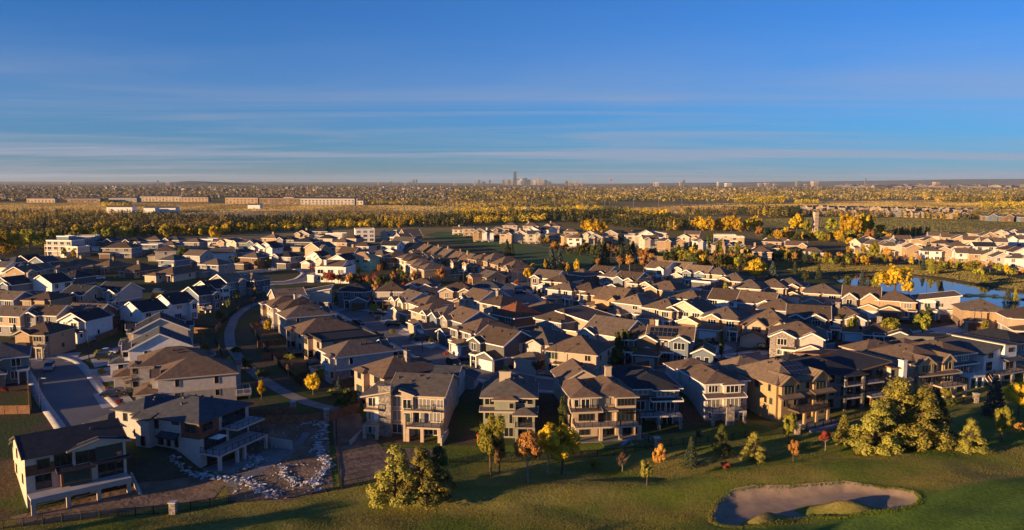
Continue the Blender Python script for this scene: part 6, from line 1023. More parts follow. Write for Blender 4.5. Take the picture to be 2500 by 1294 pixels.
# ------------------------------------------------------------------ rubble garden, yards, fences
sheet('bare_yard', W([(25, 1262), (330, 1190), (480, 1160), (560, 1175), (520, 1215), (330, 1243), (60, 1284)], .2), M('soil'), .05, 1.5, True)
sheet('bare_yard', W([(560, 1175), (600, 1060), (800, 1035), (815, 1190), (690, 1216), (560, 1212)], .5), M('soil'), .06, 1.5, True)
sheet('bare_yard', W([(812, 1035), (880, 1035), (935, 1090), (1085, 1095), (1090, 1120), (940, 1165), (835, 1190), (822, 1120)], .3), M('soil'), .07, 1.5, True)
mat('plastic', (.62, .62, .65), .45, (.30, .28, .27), 1.4, bump=.25, bscale=1.6, detail=8, spec=.5); mat('rock', (.30, .27, .25), .9, (.20, .17, .15), 1.5)
CURVES = [([(600, 1052), (660, 1047), (740, 1050), (795, 1048)], 1.0), ([(795, 1048), (775, 1080), (790, 1110), (800, 1135), (778, 1165), (740, 1180)], 1.3), ([(690, 1135), (700, 1160), (725, 1180)], 1.1), ([(490, 1150), (540, 1162), (590, 1165), (640, 1190), (680, 1207)], 1.6), ([(600, 1085), (650, 1080), (680, 1085)], 1.0), ([(745, 1178), (770, 1176), (775, 1186), (750, 1190)], 1.5), ([(420, 1140), (500, 1160)], .8), ([(610, 1105), (640, 1120), (600, 1140)], 1.2)]
ribbon('dirt_ramp', [tuple(at(x, y, .7))[:2] for x, y in [(560, 1180), (620, 1150), (700, 1100), (745, 1060)]], 2.2, M('path'), .10, raw=True, step=.8)
rk = MB(); g_ = random.Random(3)
for i in range(1000):
    a, b = g_.uniform(540, 815), g_.uniform(1050, 1212)
    if not inside(W([(545, 1195), (600, 1060), (800, 1035), (820, 1190), (690, 1214)], .5), *[np.array([c]) for c in tuple(at(a, b, .5))[:2]])[0]: continue
    p = at(a, b, .5); z = gz(p.x, p.y); s = g_.uniform(.06, .32) * (2.6 if g_.random() < .1 else 1)
    rk.add([(p.x + s*g_.uniform(-.6, -.3), p.y + s*g_.uniform(-.6, -.3), z), (p.x + s*g_.uniform(.3, .6), p.y - s*.5, z), (p.x + s*.5, p.y + s*g_.uniform(.3, .6), z), (p.x - s*.5, p.y + s*.5, z), (p.x + s*g_.uniform(-.2, .2), p.y + s*g_.uniform(-.2, .2), z + min(.2, s*g_.uniform(.3, .7)))], [(0, 1, 4), (1, 2, 4), (2, 3, 4), (3, 0, 4)], g_.choice((0, 0, 1)))
for pts, w in CURVES:                                  # torn pale sheeting laid along the garden edges
    Pc = [at(x, y, .6) for x, y in pts]
    for a_, b_ in zip(Pc[:-1], Pc[1:]):
        for i in range(int((b_ - a_).length * 13)):
            c_ = a_.lerp(b_, g_.random()); x_, y_ = c_.x + g_.gauss(0, w*.38), c_.y + g_.gauss(0, w*.38); z_ = gz(x_, y_) + g_.uniform(.06, .3); n_ = g_.randint(4, 6); s_ = g_.uniform(.12, .55); t0 = g_.uniform(0, 6)
            rk.add([(x_ + s_*g_.uniform(.5, 1.2)*math.cos(t0 + 6.28*j/n_), y_ + s_*g_.uniform(.5, 1.2)*math.sin(t0 + 6.28*j/n_), z_ + g_.uniform(-.12, .12)) for j in range(n_)] + [(x_, y_, z_ + g_.uniform(0, .15))], [(j, (j+1) % n_, n_) for j in range(n_)], g_.choice((1, 1, 1, 1, 0)))
tag(link('rubble', rk.mesh('rubble', [M('rock'), M('plastic')])), 'torn pale sheeting, loose stones and scraps strewn over the bare yard', 'rubble', kind='stuff')
def fence(label, pts, h=1.8, m='fence_wood', z=None, raw=False, group='timber garden fences', step=2.4):
    P = [Vector((*p, gz(*p))) for p in pts] if raw else [gnd(x, y) for x, y in pts]; c = P[0].copy()
    o = thing('fence', label, 'fence', c, 0, group); 
    for a, b in zip(P[:-1], P[1:]):
        n = max(1, round((b - a).length / step))
        for i in range(n):
            u, v = a.lerp(b, i/n), a.lerp(b, (i+1)/n); u.z, v.z = gz(u.x, u.y), gz(v.x, v.y)
            if m == 'iron':
                f = MB().bar(u - c + Vector((0, 0, h)), v - c + Vector((0, 0, h)), .05, .06).bar(u - c + Vector((0, 0, .15)), v - c + Vector((0, 0, .15)), .05, .06)
                for k in range(10): t = u.lerp(v, k/10) - c; f.box(t.x-.018, t.x+.018, t.y-.018, t.y+.018, t.z, t.z + h)
            else:
                f = MB().bar(u - c + Vector((0, 0, h/2)), v - c + Vector((0, 0, h/2)), .06, h - .1).bar(u - c + Vector((0, 0, h)), v - c + Vector((0, 0, h)), .14, .06)
            link('panel', f.mesh('panel', M(m)), o); link('post', MB().box(u.x-c.x-.07, u.x-c.x+.07, u.y-c.y-.07, u.y-c.y+.07, u.z-c.z-.3, u.z-c.z+h+.1).mesh('post', M(m)), o)
    return o
fence('low dark iron fence along the lower left edge of the turf', [(-40, 1300), (200, 1272), (420, 1255), (560, 1230), (690, 1222), (830, 1196)], 1.2, 'iron', group='iron fences along the turf')
fence('dark iron fence below the sunlit stone-column house', [(835, 1196), (960, 1172), (1085, 1125)], 1.2, 'iron', group='iron fences along the turf')
fence('dark iron fence from yellow tree to the stone pillar', [(1100, 1130), (1250, 1130), (1420, 1118), (1500, 1112), (1602, 1092)], 1.2, 'iron', group='iron fences along the turf')
fence('dark iron fence from stone pillar past the light grey house', [(1608, 1092), (1700, 1082), (1820, 1068), (1945, 1056)], 1.2, 'iron', group='iron fences along the turf')
fence('dark iron fence below the black hip-roofed balcony house', [(1950, 1056), (2050, 1030), (2180, 1000), (2300, 985), (2380, 980)], 1.2, 'iron', group='iron fences along the turf')
fence('dark iron yard fence between broad beige and blue-grey houses', [(1552, 1058), (1602, 1092)], 1.3, 'iron', group='iron fences along the turf')
fence('dark iron fence dividing the bare yard and rubble yard', [(822, 1040), (825, 1110), (832, 1195)], 1.3, 'iron', group='iron fences along the turf')
fence('dark iron fence along the footpath verge, right side', [(612, 800), (650, 860), (690, 905), (740, 945)], 1.3, 'iron', group='iron fences along the turf')
fence('dark iron fence along the footpath verge, left side', [(640, 730), (590, 752), (540, 795), (528, 840), (545, 875)], 1.3, 'iron', group='iron fences along the turf')
for i, (lab, pts) in enumerate([('brown timber fence behind the rubble yard', [(596, 1022), (650, 1020), (725, 1016)]), ('brown timber fence by the stone gate pillars', [(600, 1040), (680, 1036), (755, 1034)]), ('short timber fence at the footpath end', [(756, 1034), (793, 1028)]), ('brown timber fence right of the footpath end', [(806, 1030), (878, 1005)]), ('timber fence behind the footpath gate house', [(815, 950), (880, 935)]), ('long red-brown fence behind the front row roofs', [(1420, 915), (1520, 908), (1600, 895), (1690, 878)]),
        ('timber fence round the fenced plot by the footpath', [(470, 792), (540, 800), (525, 818)]), ('second timber fence by the footpath plots', [(475, 815), (525, 818)]), ('timber fence at lower left beside the street', [(-20, 1015), (74, 1013)]), ('timber fence beside the street corner lawn', [(74, 1013), (70, 945)]), ('orange-brown fence by the lime trees', [(2040, 846), (2110, 850), (2200, 842), (2270, 838)]), ('timber fence left of the white garage house', [(235, 838), (290, 815)]),
        ('timber fence by the third plot along the footpath', [(630, 850), (700, 842)]), ('timber fence by the fourth plot along the footpath', [(640, 880), (705, 872)]), ('timber fence below the white modern house', [(770, 688), (880, 684)]), ('timber fence under the patched red roof house', [(1500, 905), (1590, 912)])]): fence(lab, pts, 1.7)
fence('long tan timber fence along the pond road', [(2235, 622), (2330, 636), (2420, 650), (2540, 666)], 2.0, 'fence_tan', group='tan fences beyond the pond', step=6)
fence('short tan timber fence by the golden street trees', [(2140, 619), (2230, 617)], 2.0, 'fence_tan', group='tan fences beyond the pond', step=6)
for lab, x, y, h in (('stone fence pillar at the lower left turf edge', 425, 1256, 1.7), ('stone fence pillar by the small orange tree', 1605, 1092, 1.8), ('stone fence pillar by the yellow-green tree', 1947, 1058, 1.9), ('stone fence pillar on the right lawn', 2383, 980, 1.9), ('left stone gate pillar at the footpath end', 717, 1012, 2.4), ('middle stone gate pillar at the footpath end', 799, 1030, 2.4), ('right stone gate pillar at the footpath end', 872, 1000, 2.4)):
    p = gnd(x, y); o = thing('pillar', lab, 'pillar', p, 0, 'stone pillars'); link('shaft', MB().box(-.45, .45, -.45, .45, -.3, h).mesh('shaft', M('stone')), o); link('cap', MB().box(-.55, .55, -.55, .55, h, h + .14).mesh('cap', M('concrete')), o)

# ------------------------------------------------------------------ driveways, cars, lamps
for nm, pts in (('driveway', [(218, 905), (272, 898), (300, 930), (235, 938)]), ('driveway', [(228, 965), (300, 950), (330, 985), (250, 1000)]), ('driveway', [(222, 880), (275, 868), (300, 885), (232, 900)]), ('driveway', [(50, 872), (95, 868), (105, 884), (42, 888)]), ('driveway', [(125, 868), (200, 862), (190, 876), (110, 880)]), ('driveway', [(1120, 862), (1180, 868), (1170, 890), (1105, 878)]), ('driveway', [(1195, 876), (1290, 880), (1270, 905), (1180, 895)]), ('driveway', [(1240, 885), (1330, 892), (1345, 915), (1250, 912)]), ('driveway', [(990, 800), (1050, 818), (1020, 832), (970, 815)]), ('driveway', [(900, 760), (990, 758), (985, 782), (935, 790)]), ('driveway', [(1010, 820), (1085, 838), (1055, 852), (1005, 838)]), ('driveway', [(860, 742), (910, 742), (905, 762), (850, 756)]), ('driveway', [(790, 745), (850, 740), (850, 756), (815, 765)]), ('driveway', [(1850, 845), (1920, 838), (1930, 858), (1860, 866)]), ('driveway', [(2270, 800), (2370, 790), (2380, 806), (2290, 815)]), ('driveway', [(1700, 850), (1770, 838), (1790, 850), (1720, 868)]), ('patio', [(600, 1090), (640, 1095), (630, 1110), (560, 1130), (545, 1120)])):
    sheet(nm, W(pts), M('concrete') if nm == 'driveway' else M('path'), .05, 4)
def car_meshes(style):
    """body, glass, wheels of a car heading +y"""
    L, Wd, H, hood = dict(sedan=(4.7, 1.8, 1.45, .9), suv=(4.8, 1.9, 1.75, 1.05), pickup=(5.6, 1.95, 1.85, 1.1))[style]; b, g, = MB(), MB(); w = Wd/2
    if style == 'pickup': prof = [(-L/2, .45), (-L/2, 1.05), (-.55, 1.08), (1.35, 1.08), (L/2-.15, 1.0), (L/2, .75), (L/2, .4)]; cab = [(-.5, 1.06), (-.4, H), (.85, H), (1.45, 1.06)]
    elif style == 'suv': prof = [(-L/2, .4), (-L/2+.05, 1.05), (1.15, 1.05), (L/2-.2, .95), (L/2, .7), (L/2, .38)]; cab = [(-L/2+.12, 1.03), (-L/2+.4, H), (.55, H), (1.3, 1.03)]
    else: prof = [(-L/2, .35), (-L/2+.05, .88), (-1.6, .92), (1.0, .92), (L/2-.25, .78), (L/2, .6), (L/2, .32)]; cab = [(-1.75, .9), (-1.05, H), (.25, H), (1.15, .9)]
    for P_, m_, ws, zz in ((prof, b, (w, w), 0), (cab, g, (w*.96, w*.8), 0)):
        n = len(P_); top = max(z for _, z in P_)
        def wd(z): return ws[1] if (m_ is g and z > 1.2 or (m_ is g and z == H)) else ws[0]
        vs = [(-wd(z), y, z) for y, z in P_] + [(wd(z), y, z) for y, z in P_]; m_.add(vs, [tuple(range(n)), tuple(range(2*n-1, n-1, -1))] + [(i, n+i, n+(i+1) % n, (i+1) % n) for i in range(n)])
    rf = MB(); y0, y1 = cab[1][0], cab[2][0]; rf.box(-w*.78, w*.78, y0, y1, H - .02, H + .05)
    wh = MB(); wh.tube([(-.11, 0, 0), (.11, 0, 0)], [.35, .35], 12); wh.f.append(tuple(range(11, -1, -1))); wh.m.append(0)
    hl = MB().box(-.18, .18, -.04, .04, -.08, .08)
    return b, g, rf, wh, hl, L, w, 
CARM = {}
for c, v in dict(black=(.012, .012, .014), white=(.70, .70, .70), silver=(.40, .41, .42), red=(.25, .02, .02), blue=(.03, .07, .16), grey=(.09, .09, .10)).items(): mat('paint_' + c, v, .22, spec=.7)
mat('tyre', (.015, .015, .015), .9); mat('headlight', (.75, .75, .7), .15)
def car(style, col, px, py, ang, label, tarp=False):
    k = (style, col)
    if k not in CARM:
        b, g, rf, wh, hl, L, w = car_meshes(style); CARM[k] = (b.mesh('body', M('paint_' + col)), g.mesh('glass', M('glass')), rf.mesh('roof', M('paint_' + col)), wh.mesh('wheel', M('tyre')), hl.mesh('headlight', M('headlight')), L, w)
    b, g, rf, wh, hl, L, w = CARM[k]; p = gnd(px, py); o = thing('car', label, 'pickup' if style == 'pickup' else 'car', p + Vector((0, 0, .05)), -R(ang), 'parked cars')
    link('body', b, o); link('glass', g, o); link('roof', rf, o)
    for x in (-w+.1, w-.1):
        for y in (-L*.3, L*.32): link('wheel', wh, o, (x, y, .35))
        link('headlight', hl, o, (x*.8, L/2, .66 if style == 'sedan' else .8))
for a in [('suv', 'silver', 122, 905, 160, 'silver car parked at the left kerb of the left street'), ('suv', 'black', 260, 880, 85, 'black car in the upper left driveway'), ('sedan', 'silver', 264, 866, 85, 'silver car behind the black one in the driveway'), ('sedan', 'black', 278, 970, 80, 'black sedan on the brown driveway beside the left street'), ('sedan', 'silver', 668, 661, 80, 'silver car at the turning circle'), ('suv', 'black', 1108, 893, 150, 'black jeep-like car standing in the curved street'), ('sedan', 'red', 1144, 881, 100, 'dark red car at the driveway of the curved street'), ('sedan', 'blue', 1216, 884, 100, 'dark blue car behind the white sedan'), ('sedan', 'white', 1236, 891, 95, 'white sedan in the driveway by the curved street'), ('sedan', 'black', 1266, 900, 95, 'black sedan right of the white sedan'), ('suv', 'black', 874, 795, 130, 'black car parked by the dark flat-roofed house'), ('pickup', 'black', 924, 770, 90, 'dark pickup at the curved street end'), ('suv', 'black', 960, 797, 85, 'black car in driveway left of the blue-grey gables'), ('sedan', 'blue', 1020, 825, 85, 'blue car in driveway by the street lamp'), ('suv', 'black', 1030, 832, 80, 'black car beside the blue one'),
          ('pickup', 'blue', 1742, 890, 100, 'dark pickup behind the light grey front-row house'), ('suv', 'black', 1790, 889, 95, 'black car behind the golden solar house'), ('suv', 'black', 1872, 854, 95, 'black car in driveway of the light grey corner house'), ('pickup', 'black', 1742, 840, 110, 'black pickup by the cross street'), ('suv', 'black', 2210, 786, 95, 'black car before the pond-side garage'), ('pickup', 'grey', 2452, 800, 85, 'grey pickup at the right street'), ('sedan', 'white', 1100, 643, 80, 'white car at the top of the middle street'), ('suv', 'white', 1128, 640, 80, 'second white car at the top of the middle street'), ('sedan', 'white', 1126, 666, 140, 'white car at the middle street kerb'), ('sedan', 'white', 1194, 674, 100, 'white car on the fairway corner drive'), ('suv', 'black', 1166, 660, 60, 'dark car by the fairway bungalows'), ('suv', 'blue', 1270, 708, 95, 'blue car at the junction'), ('suv', 'black', 1290, 706, 95, 'black car at the junction'), ('suv', 'black', 1272, 718, 95, 'dark car below the junction sign'), ('suv', 'black', 1062, 636, 90, 'dark car behind the stepped row'),
          ('sedan', 'red', 2196, 636, 90, 'red car by the pond road'), ('pickup', 'white', 2228, 633, 95, 'white van-like pickup by the pond road'), ('suv', 'silver', 2226, 639, 95, 'silver car below the white one by the pond road'), ('sedan', 'red', 2485, 666, 95, 'red car at the right end of the pond road'), ('sedan', 'white', 2093, 618, 80, 'white car in the lot left of the pond road'), ('sedan', 'silver', 2116, 618, 80, 'silver car in the lot left of the pond road'), ('sedan', 'white', 232, 683, 80, 'white car among the left bungalows'), ('sedan', 'white', 244, 684, 80, 'second white car among the left bungalows'), ('suv', 'red', 766, 657, 90, 'dark red car beyond the turning circle'), ('suv', 'black', 390, 718, 100, 'black car among the left quarter houses')]: car(*a)
def lamp(px, py, h, label, arm=1, group='street lamps'):
    p = gnd(px, py); o = thing('street_lamp', label, 'lamp', p, 0, group)
    link('pole', MB().tube([(0, 0, -.3), (0, 0, h*.5), (0, 0, h)], [.11, .09, .07], 8).mesh('pole', M('metal_dark')), o); link('arm', MB().tube([(0, 0, h-.1), (.5*arm, -.2, h+.25), (1.3*arm, -.5, h+.3)], [.05, .045, .04], 6).mesh('arm', M('metal_dark')), o); link('lamp_head', MB().box(1.2*arm-.35, 1.2*arm+.45, -.65, -.3, h+.2, h+.36).mesh('lamp_head', M('metal_grey')), o)
for a in [(220, 905, 9, 'dark street lamp at the left street driveway'), (101, 1008, 6.5, 'pale post by the lower left kerb'), (936, 782, 7, 'lamp at the curved street end'), (1032, 862, 8, 'lamp by the curved street lawn'), (1800, 872, 9, 'tall lamp behind the golden solar house'), (1358, 925, 8, 'lamp before the long beige corner house'), (2378, 808, 7, 'lamp before the big hip-roofed pond house'), (1103, 685, 9, 'left lamp of the middle street'), (1132, 690, 10, 'right lamp of the middle street'), (1265, 702, 11, 'tall lamp at the junction'), (1550, 662, 9, 'lamp by the park path'), (2266, 645, 16, 'tall white light mast by the pond road'), (762, 680, 7, 'lamp at the turning circle'), (645, 668, 6, 'small lamp left of the turning circle'), (1255, 722, 6, 'sign post lamp below the junction'), (2055, 625, 12, 'lamp left of the pond road'), (2330, 645, 9, 'lamp by the banner posts'), (1684, 570, 10, 'first lamp along the golden belt road'), (1727, 568, 10, 'second lamp along the golden belt road'), (1760, 570, 10, 'third lamp along the golden belt road'), (1806, 568, 10, 'fourth lamp along the golden belt road'), (1856, 572, 10, 'fifth lamp along the golden belt road'), (615, 765, 5, 'small lamp on the footpath')]: lamp(*a, arm=1 if a[0] % 2 else -1)
rg = random.Random(6)
for i in range(26):
    x = 860 + i*62 + rg.uniform(-8, 8); y = float(np.interp(x, [800, 1000, 1250, 1400, 1560, 1900, 2560], [526, 522, 510, 510, 504, 493, 486])) - .5
    p = gnd(x, y); o = thing('highway_lamp', 'thin pale highway light mast far off between the fields', 'lamp', p, 0, 'highway light masts'); link('pole', MB().tube([(0, 0, 0), (0, 0, 18)], [.35, .22], 5).mesh('pole', M('metal_grey')), o); link('lamp_head', MB().box(-1.6, 1.6, -.3, .3, 17.8, 18.3).mesh('lamp_head', M('metal_grey')), o)

# ------------------------------------------------------------------ landmarks of the middle distance
p = gnd(1990, 573); o = thing('tower', 'slender pinkish concrete tower rising from the golden trees', 'tower', p, R(12)); mat('pink', (.58, .46, .37), .9, (.46, .35, .28), .4)
for a in (-1, 1):
    for b in (-1, 1): link('leg', MB().box(a*1.35-.35, a*1.35+.35, b*1.35-.35, b*1.35+.35, -.5, 5.5).mesh('leg', M('pink')), o)
link('shaft', MB().box(-1.7, 1.7, -1.7, 1.7, 5.5, 19.2).mesh('shaft', M('pink')), o); link('crossbeam', MB().box(-1.75, 1.75, -1.75, 1.75, 2.6, 3.1).mesh('crossbeam', M('pink')), o); link('cap', MB().box(-1.85, 1.85, -1.85, 1.85, 19.2, 19.7).mesh('cap', M('trim_beige')), o)
for z in (8, 11, 14, 17): link('groove', MB().box(-1.76, 1.76, -1.76, 1.76, z, z+.25).mesh('groove', M('wall_brown')), o)
p = gnd(1591, 632); mat('spray', (.85, .87, .9), .5, trans=.4); o = thing('fountain', 'white plume of a pond fountain in the park', 'fountain', p)
link('jet', MB().tube([(0, 0, 0), (.2, 0, 2), (.1, 0, 4.5), (0, 0, 6.2)], [1.3, .9, .55, .1], 9).mesh('jet', M('spray')), o); link('basin', MB().tube([(0, 0, -.3), (0, 0, .25)], [2.2, 2.2], 16).mesh('basin', M('concrete')), o)
sheet('park_pond', W([(1520, 632), (1590, 624), (1650, 628), (1640, 640), (1560, 644)]), M('water'), fixz=2.98)
b = MB(); n = 14; A, B_ = gnd(1277, 524), gnd(1298, 522); a_, b_ = [], []
for i in range(n+1): t = i/n; q = A.lerp(B_, t); q.z += 9*math.sin(math.pi*t); a_.append(q)
o = thing('arch_bridge', 'white curved arch over the highway beyond the woods', 'bridge', A)
for dy in (0, 6): link('arch', MB().tube([q - A + Vector((0, dy, 0)) for q in a_], [.8]*(n+1), 6).mesh('arch', M('trim_white')), o)
link('bridge_deck', MB().bar(Vector((0, 3, 1)), B_ - A + Vector((0, 3, 1)), 6, .6).mesh('bridge_deck', M('concrete')), o)
P_ = [at(x, y, 2.2) for x, y in [(2300, 723), (2330, 720), (2365, 718), (2400, 718), (2430, 720), (2470, 724), (2520, 730)]]
mat('boom', (.02, .05, .08), .5); o = thing('floating_boom', 'dark blue floating boom curving across the pond', 'boom', P_[0]); link('pipe', MB().tube([q - P_[0] for q in P_], [.32]*len(P_), 8).mesh('pipe', M('boom')), o)
for i in (1, 2, 3, 4): q = P_[i] - P_[0]; link('float', MB().box(q.x-1.1, q.x+1.1, q.y-.5, q.y+.5, q.z-.4, q.z+.55).mesh('float', M('boom')), o)
# scaffolded apartment block and modern cubes at far left
def box_house(label, px, py, w, d, face, hgt_, wall, bal=False, gz0=2.8, name='apartment_block', cat='building', nwin=4):
    p = at(px, py, gz0); h = House(label, (p.x, p.y, gz0), face, 2, name, cat, trim='trim_white', seed=int(px)); st = int(hgt_ // 3)
    h.block(-w/2, w/2, 0, d, 0, hgt_, wall, 'F', .1, 'roof_slate')
    for f in range(st):
        for i in range(nwin): h.win('B', -w/2 + w*(i+.5)/nwin, 3*f + 1.7, w/nwin*.55, 1.7, 0, 2); h.win('L' if face > 0 else 'R', d*(i+.5)/nwin, 3*f + 1.7, d/nwin*.5, 1.6, (-w/2 if face > 0 else w/2), 2)
        if bal and f: h.deck(-w/2, w/2, -1.6, -.02, 3*f + .1, ((-w/2+.2, -1.4), (0, -1.4), (w/2-.2, -1.4)) if f == st-1 else (), 'trim_white', 'fence_tan', 'metal_grey', open_='F')
    return h
h = box_house('unfinished white apartment block with scaffold balconies left of the blue cube', 146, 628, 17, 11, 10, 9.2, 'wall_lightgrey', True); h.block(-3, 5, 2, 8, 9.3, 11.6, 'wall_bluegrey', 'F', .1, 'roof_slate')
box_house('blue-grey modern cube house right of the scaffolded block', 207, 615, 13, 10, -10, 9.3, 'wall_bluegrey', name='house', cat='house'); 
box_house('tall white cube house with roof terrace under the woodland', 892, 592, 14, 12, -15, 9.5, 'wall_white', name='house', cat='house', nwin=3)
h = box_house('white modern house with open terraces beside the turning circle', 808, 690, 14, 13, 8, 6.4, 'wall_white', name='house', cat='house', nwin=3); h.block(-10, -7.05, -2, 6, 0, 3, 'wall_white', 'F', .1, 'roof_slate'); h.block(3, 9.5, -3, -.05, 0, 3.1, 'wall_white', 'H', .3, 'roof_black', .4); h.block(-5, 5, 1, 12, 6.9, 7.0, 'wall_white', 'X', .4, 'roof_brown', .6, foot=False); h.chimney(-3, 2, 1.2, 1, 6.4, 9.6, 'wall_white')
mat('sheathing', (.20, .46, .34), .6, (.30, .52, .42), 1.2); mat('raw_wood', (.52, .32, .18), .85, (.42, .25, .13), 1.5)
p = at(872, 662, 2.8); h = House('house under construction with mint green sheathing and bare timber roof', (p.x, p.y, 2.8), 15, 1, trim='trim_beige', seed=77); h.block(-7, 7, 0, 12, 0, 6.2, 'sheathing', 'H', .45, 'raw_wood', .6); h.block(-6, 1, -3, -.05, 0, 3.2, 'raw_wood', 'H', .4, 'raw_wood', .4); h.fill(0, 'BL', (.4, 3.2))
p = gnd(1146, 650); b = MB(); n = 12; mat('tarp', (.02, .10, .42), .5, (.015, .07, .3), 1.0); mat('tarp_yellow', (.6, .45, .02), .5)
for k, (r, z) in enumerate(((3.6, 0), (3.2, 1.4), (2.0, 2.4), (.4, 2.7))): b.v += [(r*1.7*math.cos(2*math.pi*i/n)*(1 + .12*math.sin(3*i)), r*math.sin(2*math.pi*i/n)*(1 + .1*math.cos(2*i)), z + .15*math.sin(i*2.3)) for i in range(n)]
for k in range(3):
    for i in range(n): b.f.append((k*n+i, k*n+(i+1) % n, (k+1)*n+(i+1) % n, (k+1)*n+i)); b.m.append(0)
b.f.append(tuple(range(3*n, 4*n))); b.m.append(0)
o = thing('covered_heap', 'blue tarpaulin-covered heap with a yellow patch on the middle street', 'tarpaulin', p); link('tarpaulin', b.mesh('tarpaulin', M('tarp')), o); link('patch', MB().tube([(0, -2.6, 2.2), (0, -2.9, 2.9)], [.6, .3], 8).mesh('patch', M('tarp_yellow')), o)
# play slide, toys on the patios
p = gnd(1540, 1086); mat('toy_blue', (.03, .2, .6), .4); mat('toy_red', (.6, .05, .03), .4); mat('toy_yellow', (.7, .4, .02), .4)
o = thing('play_slide', 'small blue play slide on the lawn of the broad beige house', 'slide', p); link('chute', MB().bar((0, 0, 1.3), (-1.6, -.4, .1), .6, .08).mesh('chute', M('toy_blue')), o); link('ladder', MB().bar((0, 0, 1.3), (.4, .1, 0), .5, .07).mesh('ladder', M('toy_blue')), o)
p = gnd(1175, 1078); o = thing('play_house', 'orange and red toy play house on the patio by the tall yellow-green tree', 'toy', p); link('wall', MB().box(-.6, .6, -.6, .6, 0, 1.2).mesh('wall', M('toy_yellow')), o); link('roof', MB().add([(-.8, -.8, 1.2), (.8, -.8, 1.2), (.8, .8, 1.2), (-.8, .8, 1.2), (0, -.8, 1.8), (0, .8, 1.8)], [(0, 1, 4), (3, 5, 2), (0, 4, 5, 3), (1, 2, 5, 4), (3, 2, 1, 0)]).mesh('roof', M('toy_red')), o)

# ------------------------------------------------------------------ the distance: apartments, sheds, town, towers
for i, (x, y, w, hh, wall, rm) in enumerate([(395, 494, 90, 11, 'beige', 'slate'), (475, 495, 60, 10, 'tan', 'slate'), (590, 499, 66, 12, 'tan', 'slate'), (684, 500, 82, 12, 'brown', 'black'), (705, 500, 20, 14, 'beige', 'brown'), (800, 501, 105, 12, 'lightgrey', 'slate'), (300, 496, 60, 9, 'grey', 'slate'), (205, 497, 70, 8, 'brown', 'slate'), (100, 497, 60, 8, 'beige', 'brown'), (878, 501, 14, 8, 'cream', 'brown')]):
    p = at(x, y, 2.8); h = House(f"long {WN[wall]} apartment block, {ordw(i) if 0 else ['fifth', 'sixth', 'seventh', 'eighth', 'ninth', 'tenth', 'fourth', 'third', 'second', 'eleventh'][i]} of the blocks along the far left field", (p.x, p.y, 2.8), 2, 3, 'apartment_block', 'building', 'apartment blocks along the far field', 'trim_white', i)
    h.block(-w/2, w/2, 0, 16, 0, hh, 'wall_' + wall, 'H', .35, 'roof_' + rm, .6); k = max(2, int(w/7))
    for f in range(int(hh//3.2)):
        for j in range(k): h.win('B', -w/2 + w*(j+.5)/k, 3.1*f + 1.8, w/k*.5, 1.7, 0, 2)
for i, (x, y, w, hh) in enumerate([(292, 522, 36, 8), (365, 522, 16, 7), (392, 520, 44, 6), (620, 511, 20, 6)]):
    p = at(x, y, 2.8); h = House(['long white farm shed left of the dark belt', 'small white rounded shed in the far left field', 'long low white greenhouse in the far left field', 'small white hut in the stubble field'][i], (p.x, p.y, 2.8), 0, 3, 'shed', 'shed', 'white sheds in the far fields', 'trim_white', i); h.block(-w/2, w/2, 0, 14, 0, hh, 'wall_white', 'X', .3, 'roof_grey', .3); h.door('B', 0, 0, 0)
V, Fq, C_ = [], [], []; rr = np.random.RandomState(5); base = [(.22, .175, .13), (.25, .22, .19), (.16, .125, .095), (.12, .12, .135), (.34, .30, .27)]
def dots(poly, n, s0, s1, h0, h1):
    Pn = np.array(poly, float); c = 0
    while c < n:
        x, y = rr.uniform(Pn[:, 0].min(), Pn[:, 0].max()), rr.uniform(Pn[:, 1].min(), Pn[:, 1].max())
        if not inside(Pn, np.array([x]), np.array([y]))[0]: continue
        p = at(x, y, 2.8); a = rr.uniform(0, 3.14); w, d, hh = rr.uniform(s0, s1), rr.uniform(s0, s1)*.8, rr.uniform(h0, h1); ca, sa = math.cos(a), math.sin(a); k = len(V)
        for (u, v, z) in ((-1, -1, 0), (1, -1, 0), (1, 1, 0), (-1, 1, 0), (-1, -1, 1), (1, -1, 1), (1, 1, 1), (-1, 1, 1), (-1, 0, 1.5), (1, 0, 1.5)): V.append((p.x + (u*w*ca - v*d*sa)/2, p.y + (u*w*sa + v*d*ca)/2, 2.8 + hh*z))
        wc = base[rr.randint(5)]; rc = (.13, .11, .10) if rr.rand() < .7 else (.2, .18, .17)
        for q in ((0, 1, 5, 4), (1, 2, 6, 5), (2, 3, 7, 6), (3, 0, 4, 7), (4, 5, 9, 8), (6, 7, 8, 9), (5, 6, 9, 9), (7, 4, 8, 8)): Fq.append([k + j for j in q]); C_.append(rc if 8 in q and 9 in q and len(set(q)) == 4 else wc)
        c += 1
dots([(-60, 472), (1100, 468), (1250, 474), (1100, 488), (860, 493), (560, 486), (-60, 495)], 1300, 9, 14, 3.5, 5); dots([(-60, 459), (2560, 455), (2560, 466), (-60, 471)], 700, 12, 26, 5, 9); dots([(1100, 470), (2560, 464), (2560, 476), (1300, 482)], 220, 12, 26, 4, 7); dots([(2050, 450), (2560, 446), (2560, 455), (2050, 458)], 260, 40, 160, 8, 20)
V = np.array(V, np.float32); Fq = [list(dict.fromkeys(q)) for q in Fq]; me = bpy.data.meshes.new('distant_houses'); me.from_pydata([tuple(v) for v in V], [], Fq); a = me.color_attributes.new('Col', 'FLOAT_COLOR', 'CORNER')
me.color_attributes['Col'].data.foreach_set('color', np.concatenate([np.tile((*c, 1), (len(q), 1)) for c, q in zip(C_, Fq)]).astype(np.float32).ravel()); mat('town_wall', rough=.9, attr='Col'); me.materials.append(M('town_wall')); tag(link('distant_houses', me), 'countless far roofs and walls scattered through the distant town', 'houses', kind='stuff')
